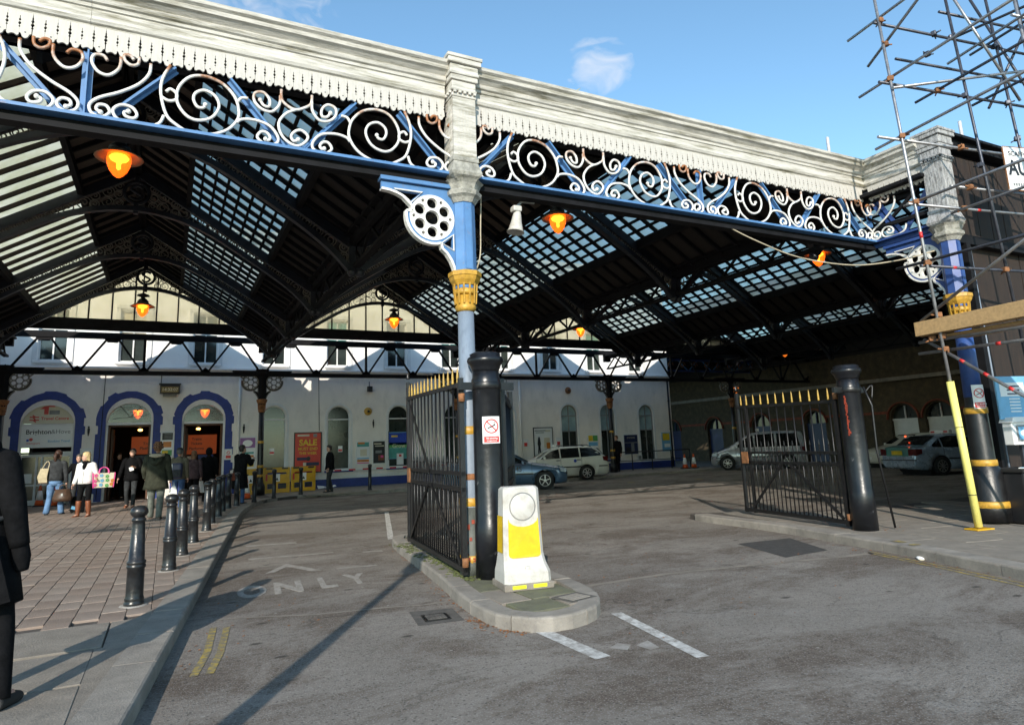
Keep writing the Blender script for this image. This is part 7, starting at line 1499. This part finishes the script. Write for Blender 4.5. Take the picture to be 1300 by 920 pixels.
# ------------------------------------------------------------------ people
def skin_body(P, E, rads, root):
    me = bpy.data.meshes.new('body'); me.from_pydata([tuple(p) for p in P], E, []); o = bpy.data.objects.new('tmp_body', me); COL.objects.link(o)
    md = o.modifiers.new('skin', 'SKIN'); md.use_smooth_shade = True
    for i, r in enumerate(rads): v = me.skin_vertices[0].data[i]; v.radius = (r, r); v.use_root = (i == root)
    s_ = o.modifiers.new('sub', 'SUBSURF'); s_.levels = 1; s_.render_levels = 1
    dg = bpy.context.evaluated_depsgraph_get(); out = bpy.data.meshes.new_from_object(o.evaluated_get(dg)); bpy.data.objects.remove(o)
    return out
def person(label, loc, face_az, H=1.76, arms=None, legs=None, lean=0.0, head=(0, 0), coat='cloth_black', coat_hem=0.80, coat_w=1.0, trousers='cloth_black', leg_w=1.0, shoes='rubber', boots=None, hair='hair_brown', hair_len=0.0, hood=None, sleeves=True, scale_w=1.0, flare=0.0):
    g_ = empty('person', (loc[0], loc[1], loc[2] if len(loc) > 2 else PAVE_TOP), -rad(face_az), label, 'person'); k = H/1.76
    # local: +Y is forward, X to the person's right
    sh = [(s*0.185*scale_w, 0, 1.42) for s in (-1, 1)]
    arms = arms or [((-0.04, -0.03, -0.28), (-0.02, 0.05, -0.25)), ((0.04, -0.03, -0.28), (0.02, 0.05, -0.25))]
    legs = legs or [((-0.01, 0.02, -0.43), (-0.01, -0.02, -0.42)), ((0.01, 0.02, -0.43), (0.01, -0.02, -0.42))]
    V_ = lambda t: Vector(t)
    pel = V_((0, 0, 0.94)); ch = V_((0, lean*0.45, 1.28)); nk = V_((0, lean*0.75+0.0, 1.48)); hb = V_((0, lean*0.9+0.02, 1.54))
    P = [pel, V_((0, lean*0.2, 1.10)), ch, nk, hb]; E = [(0, 1), (1, 2), (2, 3), (3, 4)]; R_ = [0.13, 0.115, 0.13, 0.055, 0.055]; J = {}
    for i, s in enumerate((-1, 1)):
        S = V_(sh[i])+V_((0, lean*0.7, 0)); e = S+V_(arms[i][0]); w_ = e+V_(arms[i][1]); hd = w_+(w_-e).normalized()*0.07
        b = len(P); P += [S, e, w_, hd]; E += [(2, b), (b, b+1), (b+1, b+2), (b+2, b+3)]; R_ += [0.055, 0.042, 0.028, 0.030]; J[('arm', i)] = (S, e, w_, hd)
        hp = V_((s*0.095, 0, 0.90)); kn = hp+V_(legs[i][0]); an = kn+V_(legs[i][1]); to = an+V_((s*0.02, 0.13, -0.03))
        b = len(P); P += [hp, kn, an, to]; E += [(0, b), (b, b+1), (b+1, b+2), (b+2, b+3)]; R_ += [0.085, 0.058, 0.042, 0.035]; J[('leg', i)] = (hp, kn, an, to)
    body_me = skin_body([p*k for p in P], E, [r*k for r in R_], 0); body_me.materials.clear(); body_me.materials.append(M['skin'])
    # head, face, ears and fingers are joined into the same mesh
    q = MB(); Rh = Matrix.Rotation(-rad(head[0]), 3, 'Z') @ Matrix.Rotation(-rad(head[1]), 3, 'X'); hc = hb+Rh @ V_((0, 0.015, 0.115))
    def hp_(v): return (hc+Rh @ V_(v))*k
    rings = []
    for z, rx, ry, oy in ((-0.125, 0.028, 0.03, 0.035), (-0.11, 0.048, 0.055, 0.03), (-0.075, 0.06, 0.078, 0.018), (-0.03, 0.070, 0.090, 0.006), (0.02, 0.076, 0.097, 0.0), (0.06, 0.074, 0.094, -0.004), (0.095, 0.058, 0.074, -0.006), (0.118, 0.03, 0.04, -0.006)):
        rings.append([hp_((rx*math.cos(2*math.pi*j/14), oy+ry*math.sin(2*math.pi*j/14), z)) for j in range(14)])
    q.loft(rings); q.add([hp_(v) for v in ((-0.014, 0.085, -0.03), (0.014, 0.085, -0.03), (0, 0.118, -0.034), (0, 0.09, 0.02))], [(0, 1, 2), (1, 3, 2), (3, 0, 2)])
    for s in (-1, 1): q.ball(hp_((s*0.077, -0.005, -0.015)), (0.012*k, 0.02*k, 0.032*k), 8, 5)
    for i, s in enumerate((-1, 1)):
        S, e, w_, hd = J[('arm', i)]; d_ = (hd-w_).normalized(); sd = V_((0, 1, 0)); sd = (sd-d_*sd.dot(d_)).normalized(); nn = d_.cross(sd)
        for f in range(4):
            o_ = hd+d_*0.015+sd*(0.030-0.019*f); ln = (0.07, 0.078, 0.072, 0.055)[f]
            q.tube([p*k for p in (o_, o_+d_*ln*0.5, o_+d_*ln*0.85+nn*s*-0.018)], [0.0092*k, 0.0085*k, 0.007*k], 6)
        o_ = w_+d_*0.03+sd*0.03; q.tube([p*k for p in (o_, o_+sd*0.025+d_*0.03, o_+sd*0.028+d_*0.06)], [0.011*k, 0.0095*k, 0.008*k], 6)
    q.cur = 1
    for s in (-1, 1): q.ball(hp_((s*0.03, 0.086, 0.008)), (0.011*k, 0.008*k, 0.007*k), 8, 5); q.bar(hp_((s*0.016, 0.091, 0.03)), hp_((s*0.048, 0.082, 0.028)), 0.008*k, 0.006*k)
    q.cur = 2; q.add([hp_(v) for v in ((-0.024, 0.090, -0.068), (0, 0.097, -0.062), (0.024, 0.090, -0.068), (0, 0.094, -0.078))], [(0, 1, 2, 3)])
    hm = q.mesh('head', ['skin', 'hair_black', 'sign_red'])
    bm = bmesh.new(); bm.from_mesh(body_me); n0 = len(bm.faces); bm.from_mesh(hm); bm.faces.ensure_lookup_table(); bm.to_mesh(body_me); bm.free()
    body_me.materials.append(M['hair_black']); body_me.materials.append(M['leather_tan']); body_me.name = 'body'
    for p in body_me.polygons: p.use_smooth = True
    body = link('body', body_me, g_)
    # hair
    hq = MB()
    if hood is None:
        rr = []
        for z, rx, ry, oy in ((-0.06-hair_len*0.25, 0.070, 0.05, -0.055), (-0.03, 0.084, 0.075, -0.035), (0.03, 0.090, 0.094, -0.018), (0.075, 0.090, 0.104, -0.008), (0.11, 0.072, 0.088, -0.008), (0.138, 0.035, 0.045, -0.010)):
            rr.append([hp_((rx*(1+0.06*math.sin(j*2.7+z*40))*math.cos(2*math.pi*j/16), oy+ry*(1+0.05*math.cos(j*3.1+z*30))*math.sin(2*math.pi*j/16), z)) for j in range(16)])
        hq.loft(rr)
        if hair_len > 0.2:
            rr = []
            for t in (0, 0.3, 0.65, 1.0):
                z = 0.05-t*hair_len; w2 = 0.088-0.02*t; rr.append([hp_((w2*math.cos(2*math.pi*j/12)*(1+0.08*math.sin(j*5+t*7)), -0.055-0.01*t+(0.06-0.02*t)*math.sin(2*math.pi*j/12), z)) for j in range(12)])
            hq.loft(rr)
        hq.build('hair', hair, g_)
    # trousers
    tq = MB()
    def ell(c, rx, ry, n=16): return [((c[0]+rx*math.cos(2*math.pi*j/n))*k, (c[1]+ry*math.sin(2*math.pi*j/n))*k, c[2]*k) for j in range(n)]
    tq.loft([ell((0, 0, 0.80), 0.15*scale_w, 0.105), ell((0, 0, 0.90), 0.175*scale_w, 0.125), ell((0, 0, 0.98), 0.165*scale_w, 0.115), ell((0, lean*.1, 1.06), 0.15*scale_w, 0.105)])
    for i in (0, 1):
        hp, kn, an, to = J[('leg', i)]; top = hp+V_((0, 0, -0.04))
        tq.limb([p*k for p in (top, (top+kn)/2, kn, (kn+an)/2, an+V_((0, 0, -0.02)))], [x*k*leg_w for x in (0.10, 0.09, 0.070, 0.066+flare*.3, 0.058+flare)], 12)
    tq.build('trousers', trousers, g_)
    for i, s in enumerate((-1, 1)):
        sq = MB(); hp, kn, an, to = J[('leg', i)]; f = (to-an); f = V_((f.x, f.y, 0)).normalized(); zf = an.z-0.055
        sq.limb([p*k for p in (an+V_((0, 0, -0.03))-f*0.045, an+f*0.05+V_((0, 0, -0.035)), an+f*0.13+V_((0, 0, -0.05)), an+f*0.19+V_((0, 0, -0.055)))], [x*k for x in (0.045, 0.047, 0.042, 0.024)], 10)
        if boots: 
            sq.limb([p*k for p in (an+(kn-an)*0.92, (kn+an)/2, an+(kn-an)*0.18, an+V_((0, 0, -0.03)))], [x*k for x in (0.074, 0.070, 0.056, 0.055)], 12); sq.bar((an-f*0.05)*k, (an-f*0.055+V_((0, 0, -0.085)))*k, 0.03*k, 0.03*k)
        sq.build('boot' if boots else 'shoe', boots or shoes, g_)
    # coat
    cq = MB(); sts = []
    def L_(z): return lean*max(0, (z-0.95))*1.45
    cw = coat_w*scale_w
    zs = [coat_hem]+[z for z in (0.55, 0.75, 0.90, 1.02, 1.14, 1.28, 1.38) if z > coat_hem+0.05]
    prof_c = {0.46: (0.26, 0.20), 0.75: (0.22, 0.168), 0.90: (0.205, 0.155), 1.02: (0.19, 0.14), 1.14: (0.185, 0.135), 1.28: (0.20, 0.14), 1.38: (0.205, 0.125)}
    def pc_(z):
        ks = sorted(prof_c); 
        if z <= ks[0]: return prof_c[ks[0]]
        for a, b in zip(ks[:-1], ks[1:]):
            if a <= z <= b: t = (z-a)/(b-a); return tuple(prof_c[a][i]*(1-t)+prof_c[b][i]*t for i in (0, 1))
        return prof_c[ks[-1]]
    for z in zs:
        rx, ry = pc_(z); wob = [1+0.025*math.sin(j*1.9+z*17)+0.02*math.sin(j*3.7-z*29) for j in range(20)]
        sts.append([(rx*cw*wob[j]*math.cos(2*math.pi*j/20)*k, (L_(z)+ry*cw*wob[j]*math.sin(2*math.pi*j/20))*k, z*k) for j in range(20)])
    for z, rx, ry in ((1.44, 0.165, 0.10), (1.49, 0.085, 0.075), (1.525, 0.068, 0.07)): sts.append([(rx*scale_w*math.cos(2*math.pi*j/20)*k, (L_(z)+ry*math.sin(2*math.pi*j/20))*k, z*k) for j in range(20)])
    cq.loft(sts)
    for i in (0, 1):
        S, e, w_, hd = J[('arm', i)]; inn = S+V_(((0.05, -0.05)[i], 0, -0.01))
        cq.limb([p*k for p in (inn, S, (S+e)/2, e, (e+w_)/2, w_)], [x*k*cw for x in (0.07, 0.080, 0.072, 0.062, 0.055, 0.050)], 12)
    cq.build('coat' if coat_hem < 0.75 else 'jacket', coat, g_)
    g_['_k'] = k
    if hood:
        hq.ball((hc+V_((0, -0.02, 0.01)))*k, (0.112*k, 0.125*k, 0.145*k), 16, 10); hq.build('hood', hood, g_)
    return g_, {kk: [p*k for p in v] for kk, v in J.items()}, hc*k
def pt(name, mk, fn, parent): return part(name, mk, fn, parent)
A_DOWN = ((-0.05, -0.03, -0.28), (0.0, 0.06, -0.25)); B_DOWN = ((0.05, -0.03, -0.28), (0.0, 0.06, -0.25))
STEP = [((-0.01, 0.14, -0.41), (0.0, 0.04, -0.41)), ((0.01, 0.02, -0.43), (0.0, -0.20, -0.38))]
STEP_S = [((-0.01, 0.08, -0.42), (0.0, 0.02, -0.42)), ((0.01, 0.0, -0.43), (0.0, -0.11, -0.41))]
# the dark figure at the left edge
g1, J, hc = person('person in a long dark coat cut off by the left edge, close by', (-1.02, 5.62), 14, 1.86, [A_DOWN, ((0.07, -0.05, -0.27), (0.01, 0.04, -0.26))], [((-0.01, 0.08, -0.42), (0.0, 0.02, -0.42)), ((0.07, -0.02, -0.43), (0.03, -0.11, -0.41))], coat='cloth_black', coat_hem=0.56, coat_w=1.10, trousers='cloth_black', hair='hair_black')
g1.rotation_euler = (0, rad(-5.5), -rad(14))
pt('hood_roll', 'cloth_black', lambda q: q.limb([(-0.15, -0.02, 1.60), (-0.12, -0.16, 1.62), (0, -0.20, 1.60), (0.12, -0.16, 1.62), (0.15, -0.02, 1.60)], [0.05, 0.06, 0.065, 0.06, 0.05], 10), g1)
for i in (0, 1): pt('glove', 'cloth_black', lambda q: q.limb([J[('arm', i)][2]+Vector((0, 0, 0.02)), J[('arm', i)][3], J[('arm', i)][3]+Vector((0, 0.01, -0.09))], [0.05, 0.056, 0.036], 10), g1)
pt('belt', 'cloth_charcoal', lambda q: q.tube([(0.236*math.cos(2*math.pi*j/24), 0.175*math.sin(2*math.pi*j/24), 1.13) for j in range(24)], 0.018, 6, True), g1)
pt('coat_flap', 'cloth_black', lambda q: q.loft([[(0.10, -0.19, 1.05), (0.20, -0.15, 1.05), (0.20, -0.13, 1.05), (0.10, -0.17, 1.05)], [(0.12, -0.26, 0.60), (0.30, -0.19, 0.62), (0.30, -0.17, 0.62), (0.12, -0.24, 0.60)]], True, False), g1)
# jeans and charcoal jacket
g2, J, hc = person('person in charcoal jacket and flared blue jeans seen from behind', (-2.95, 24.5), 8, 1.86, [((-0.03, 0.0, -0.27), (0.02, 0.14, -0.16)), ((0.06, 0.0, -0.28), (0.02, 0.03, -0.26))], [((-0.03, 0.05, -0.42), (-0.05, -0.02, -0.42)), ((0.04, 0.06, -0.42), (0.04, 0.02, -0.42))], coat='cloth_charcoal', coat_hem=0.94, trousers='denim', leg_w=1.03, flare=0.022, hair='hair_brown', hair_len=0.16, head=(25, 12))
pt('ponytail', 'hair_brown', lambda q: q.limb([hc+Vector((-0.02, -0.10, 0.03)), hc+Vector((-0.04, -0.15, -0.05)), hc+Vector((-0.03, -0.13, -0.20))], [0.05, 0.055, 0.02], 10), g2)
hbag = empty('shoulder_bag', (-3.28, 24.42, 1.06), rad(8), 'cream canvas shoulder bag at the left hip of the person in jeans', 'bag')
pt('bag_body', 'canvas_cream', lambda q: q.loft([[(0.03+a*0.10, b*0.07, 0.0) for a, b in ((-1, -1), (1, -1), (1, 1), (-1, 1))], [(0.0+a*0.12, b*0.09, 0.18) for a, b in ((-1, -1), (1, -1), (1, 1), (-1, 1))], [(0.05+a*0.10, b*0.05, 0.42) for a, b in ((-1, -1), (1, -1), (1, 1), (-1, 1))]], True, False), hbag); pt('strap', 'canvas_cream', lambda q: q.tube(crom([(-0.02, 0, 0.40), (0.10, 0.02, 0.62), (0.16, 0.0, 0.56), (0.13, 0, 0.40)], 4), 0.012, 6), hbag); pt('trim', 'leather_brown', lambda q: q.box((0.03, 0, -0.005), (0.21, 0.15, 0.03)), hbag)
# blonde with white jacket
g3_, J, hc = person('blonde person in a short white jacket, black leggings and tan boots', (-2.03, 22.85), 205, 1.76, [((-0.10, 0.0, -0.26), (-0.10, 0.14, -0.10)), ((0.05, 0.02, -0.28), (0.03, 0.08, -0.24))], [((-0.03, 0.03, -0.43), (-0.02, -0.02, -0.42)), ((0.03, 0.04, -0.43), (0.02, 0.0, -0.42))], coat='cloth_white', coat_hem=0.90, coat_w=1.02, trousers='cloth_black', leg_w=0.9, boots='leather_tan', hair='hair_blonde', hair_len=0.30, head=(55, 0))
pt('scarf', 'cloth_black', lambda q: [q.tube([(0.075*math.cos(2*math.pi*j/18), 0.02+0.075*math.sin(2*math.pi*j/18), 1.50+0.008*math.sin(j*2)) for j in range(18)], 0.036, 8, True), q.limb([(-0.02, 0.10, 1.48), (-0.01, 0.13, 1.38), (0.0, 0.13, 1.30)], [0.05, 0.055, 0.03], 8)], g3_)
pt('zip', 'sign_grey', lambda q: q.tube([(0.0, 0.150, 0.92), (0.0, 0.145, 1.2), (0.0, 0.12, 1.40)], 0.006, 5), g3_)
fb = empty('shopping_bag', (-1.58, 22.62, 0.90), rad(10), 'floral shopping bag with pink handles hanging from the blonde person', 'bag')
pt('bag_body', 'sign_cream', lambda q: q.loft([[(a*0.22, b*0.07, 0.0) for a, b in ((-1, -1), (1, -1), (1, 1), (-1, 1))], [(a*0.25, b*0.08, 0.40) for a, b in ((-1, -1), (1, -1), (1, 1), (-1, 1))]], True, False), fb)
random.seed(3)
for k_ in range(11):
    x_, z_ = -0.20+(k_ % 4)*0.135+random.uniform(-.02, .02), 0.07+(k_//4)*0.125+random.uniform(-.02, .02); mk = ['pink', 'sign_lightblue', 'sign_green', 'sign_orange'][k_ % 4]
    pt('flower', mk, lambda q: [q.lathe([(0.022, 0.0), (0.02, 0.004)], 7, (x_+0.03*math.cos(a), -0.086, z_+0.03*math.sin(a)), R=Matrix.Rotation(rad(90), 3, 'X')) for a in (0, 1.26, 2.5, 3.77, 5.0)], fb)
pt('edge_band', 'pink', lambda q: [q.box((s*0.255, 0, 0.2), (0.02, 0.17, 0.41), Matrix.Rotation(s*0.07, 3, 'Y')) for s in (-1, 1)], fb); pt('handle', 'pink', lambda q: [q.tube(crom([(-0.12, y_, 0.38), (-0.10, y_*.6, 0.50), (0.0, 0, 0.56), (0.10, y_*.6, 0.50), (0.12, y_, 0.38)], 4), 0.016, 6) for y_ in (-0.08, 0.08)], fb)
# dark figure behind the blonde holding a brown bag
g4, J, hc = person('person in dark clothes mostly hidden behind the blonde person', (-2.55, 26.3), 190, 1.74, [A_DOWN, ((0.16, 0.02, -0.25), (0.10, 0.06, -0.22))], None, coat='cloth_black', coat_hem=0.85, trousers='cloth_charcoal', hair='hair_grey')
tbg = empty('travel_bag', (-2.72, 24.35, 0.50), rad(-5), 'brown leather travel bag held beside the blonde person', 'bag')
pt('bag_body', 'leather_brown', lambda q: q.loft([[(a*0.22, b*0.10, 0.0) for a, b in ((-1, -1), (1, -1), (1, 1), (-1, 1))], [(a*0.24, b*0.12, 0.10) for a, b in ((-1, -1), (1, -1), (1, 1), (-1, 1))], [(a*0.17, b*0.07, 0.36) for a, b in ((-1, -1), (1, -1), (1, 1), (-1, 1))]], True, True), tbg); pt('handle', 'leather_brown', lambda q: q.tube(crom([(-0.10, 0, 0.34), (-0.07, 0, 0.46), (0.07, 0, 0.46), (0.10, 0, 0.34)], 4), 0.014, 6), tbg); pt('buckle', 'alloy', lambda q: q.box((0.0, -0.11, 0.2), (0.05, 0.012, 0.07)), tbg)
sc2 = empty('suitcase', (-2.35, 24.6, PAVE_TOP), rad(15), 'small dark case with a pale blue tag standing behind the tan boots', 'suitcase'); pt('case_body', 'cloth_black', lambda q: q.cbox((0, 0, 0.27), (0.36, 0.22, 0.46), 0.04), sc2); pt('wheel', 'rubber', lambda q: [q.tube([(s*0.14, -0.02, 0.035), (s*0.14, 0.02, 0.035)], 0.035, 10) for s in (-1, 1)], sc2); pt('tag', 'sign_lightblue', lambda q: q.box((-0.1, -0.12, 0.16), (0.16, 0.012, 0.09), Matrix.Rotation(0.3, 3, 'Y')), sc2)
# man in black reading his phone
g5, J, hc = person('person in black walking towards us while looking at a phone', (-1.0, 25.3), 186, 1.86, [((-0.05, -0.02, -0.28), (0.12, 0.20, 0.06)), ((0.10, -0.05, -0.27), (0.06, 0.03, -0.25))], STEP, coat='cloth_black', coat_hem=0.82, trousers='cloth_charcoal', leg_w=0.92, hair='hair_black', hair_len=0.1, head=(5, -22), shoes='leather_tan')
wp = J[('arm', 0)][3]; ph = empty('phone', (0, 0, 0), 0, 'orange edged phone and white paper held by the person in black', 'phone'); ph.matrix_world = Matrix.Translation(Vector((-1.0, 25.3, PAVE_TOP))) @ Matrix.Rotation(-rad(186), 4, 'Z') @ Matrix.Translation(wp+Vector((0.03, 0.05, 0.02)))
pt('shell', 'sign_orange', lambda q: q.cbox((0, 0, 0), (0.08, 0.14, 0.014), 0.004), ph); pt('screen', 'sign_black', lambda q: q.box((0, 0, 0.009), (0.07, 0.12, 0.003)), ph); pt('paper', 'sign_white', lambda q: q.box((0.02, 0.02, -0.07), (0.12, 0.01, 0.12), Matrix.Rotation(0.3, 3, 'Y')), ph)
# silhouette inside the doorway
g6, J, hc = person('dark silhouette of a person standing just inside the middle doorway', (-1.75, 31.9), 150, 1.80, None, STEP_S, coat='cloth_black', coat_hem=0.75, trousers='cloth_black', hair='hair_black')
# green parka
g7, J, hc = person('person in a dark green parka with pale collar seen from behind', (-0.22, 20.0), 10, 1.92, [((-0.08, 0.0, -0.27), (0.0, 0.14, -0.2)), ((0.07, -0.02, -0.28), (0.05, 0.04, -0.26))], STEP_S, coat='cloth_green', coat_hem=0.68, coat_w=1.2, trousers='cloth_grey', leg_w=1.1, hair='hair_auburn', hair_len=0.12, shoes='leather_brown')
pt('fur_collar', 'fur_trim', lambda q: q.limb([(-0.17, 0.02, 1.60), (-0.12, -0.12, 1.60), (0, -0.16, 1.59), (0.12, -0.12, 1.60), (0.17, 0.02, 1.60)], [0.035, 0.045, 0.05, 0.045, 0.035], 10), g7)
pt('hood', 'cloth_green', lambda q: q.limb([(-0.13, -0.10, 1.56), (-0.09, -0.19, 1.46), (0, -0.22, 1.40), (0.09, -0.19, 1.46), (0.13, -0.10, 1.56)], [0.05, 0.06, 0.065, 0.06, 0.05], 10), g7)
pt('hair_curls', 'hair_auburn', lambda q: [q.ball(hc+Vector((0.10*math.cos(a)*math.cos(b_), -0.015+0.105*math.sin(a)*math.cos(b_), 0.02+0.125*math.sin(b_))), 0.034, 7, 5) for a in [x*0.62 for x in range(10)] for b_ in (-0.2, 0.45, 0.95) if math.sin(a) < 0.35 or b_ > 0.6], g7)
pb7 = empty('plastic_bag', (0.16, 20.06, 0.42), 0, 'white and blue plastic bag hanging from the hand of the parka wearer', 'bag')
pt('bag_body', 'sign_white', lambda q: q.loft([[(-0.02+a*0.09, b*0.03, 0.0) for a, b in ((-1, -1), (1, -1), (1, 1), (-1, 1))], [(a*0.12, b*0.06, 0.16) for a, b in ((-1, -1), (1, -1), (1, 1), (-1, 1))], [(0.02+a*0.08, b*0.04, 0.40) for a, b in ((-1, -1), (1, -1), (1, 1), (-1, 1))], [(0.03+a*0.02, b*0.02, 0.52) for a, b in ((-1, -1), (1, -1), (1, 1), (-1, 1))]], True, False), pb7); pt('print_block', 'sign_blue', lambda q: q.prism([(-0.06, 0.06), (0.05, 0.10), (0.09, 0.26), (0.0, 0.30)], (0, -0.062, 0), UX, UZ, 0.004), pb7); pt('handle', 'sign_white', lambda q: q.tube([(0.02, 0, 0.50), (0.03, 0, 0.60), (0.05, 0, 0.50)], 0.008, 5), pb7)
# cap and backpack
g8, J, hc = person('person in khaki jacket and dark cap carrying a backpack, seen from behind', (0.34, 23.5), 16, 1.80, None, STEP_S, coat='cloth_khaki', coat_hem=0.86, coat_w=1.08, trousers='denim_dark', hair='hair_grey')
pt('cap', 'cloth_charcoal', lambda q: [q.ball(hc+Vector((0, -0.005, 0.075)), (0.098, 0.112, 0.075), 14, 8), q.box(hc+Vector((0, 0.13, 0.06)), (0.14, 0.10, 0.012))], g8)
bp8 = empty('backpack', (0.28, 23.30, 1.02), rad(-16), 'dark blue and white backpack on the back of the capped person', 'backpack'); pt('pack_body', 'sign_navy', lambda q: q.cbox((0, 0, 0.24), (0.32, 0.18, 0.46), 0.06), bp8); pt('pocket', 'cloth_charcoal', lambda q: q.cbox((0.03, -0.10, 0.16), (0.22, 0.06, 0.22), 0.025), bp8); pt('side_panel', 'sign_white', lambda q: [q.cbox((-0.13, -0.055, 0.30), (0.07, 0.09, 0.28), 0.02), q.cbox((-0.13, -0.06, 0.09), (0.05, 0.08, 0.10), 0.015)], bp8)
pt('strap', 'cloth_black', lambda q: [q.tube(crom([(s*0.11, 0.08, 0.44), (s*0.12, 0.16, 0.50), (s*0.13, 0.22, 0.42)], 4), 0.016, 6) for s in (-1, 1)], bp8)
# plum jacket
g9, J, hc = person('person with long auburn hair in a plum jacket before the right doorway', (0.80, 25.1), 5, 1.72, None, STEP_S, coat='cloth_plum', coat_hem=0.84, trousers='cloth_black', hair='hair_auburn', hair_len=0.34)
g10, J, hc = person('person in a hooded black coat entering the right doorway', (1.30, 25.9), 2, 1.80, None, STEP, coat='cloth_black', coat_hem=0.70, trousers='cloth_black', hood='cloth_black')
wb = empty('paper_bag', (1.12, 25.7, 0.46), rad(12), 'narrow white bag hanging beside the hooded black coat', 'bag'); pt('bag_body', 'sign_white', lambda q: q.loft([[(a*0.05, b*0.09, 0) for a, b in ((-1, -1), (1, -1), (1, 1), (-1, 1))], [(-0.06+a*0.05, b*0.10, 0.38) for a, b in ((-1, -1), (1, -1), (1, 1), (-1, 1))]], True, False), wb); pt('handle', 'sign_white', lambda q: q.tube([(-0.10, 0, 0.37), (-0.07, 0, 0.48), (-0.03, 0, 0.37)], 0.008, 5), wb)
# long black coat
g11, J, hc = person('person in a long black coat bending over something beside the right doorway', (2.12, 23.75), 40, 1.84, [((-0.04, 0.06, -0.27), (0.04, 0.18, 0.10)), ((0.06, 0.10, -0.24), (-0.06, 0.20, 0.12))], None, lean=0.14, coat='cloth_black', coat_hem=0.46, coat_w=1.1, trousers='denim_dark', leg_w=0.95, hair='hair_black', head=(20, -20))
rb = empty('handbag', (1.86, 23.55, 0.86), rad(20), 'dark red handbag hanging behind the long black coat', 'bag'); pt('bag_body', 'brick_red', lambda q: q.cbox((0, 0, 0.12), (0.22, 0.12, 0.24), 0.04), rb); pt('handle', 'leather_brown', lambda q: q.tube(crom([(-0.08, 0, 0.22), (-0.05, 0, 0.36), (0.05, 0, 0.36), (0.08, 0, 0.22)], 4), 0.012, 6), rb)
# walking past the SALE poster
g12, J, hc = person('person in black walking left in front of the SALE poster', (5.72, 27.2), 268, 1.78, [((-0.08, 0.02, -0.28), (-0.02, 0.10, -0.24)), B_DOWN], STEP_S, coat='cloth_black', coat_hem=0.84, coat_w=1.15, trousers='cloth_charcoal', leg_w=1.1, hair='hair_black', hair_len=0.05)
g13, J, hc = person('person with brown hair walking behind the white estate car', (20.6, 28.75), 255, 1.80, None, STEP_S, coat='cloth_black', coat_hem=0.80, trousers='cloth_black', hair='hair_auburn')
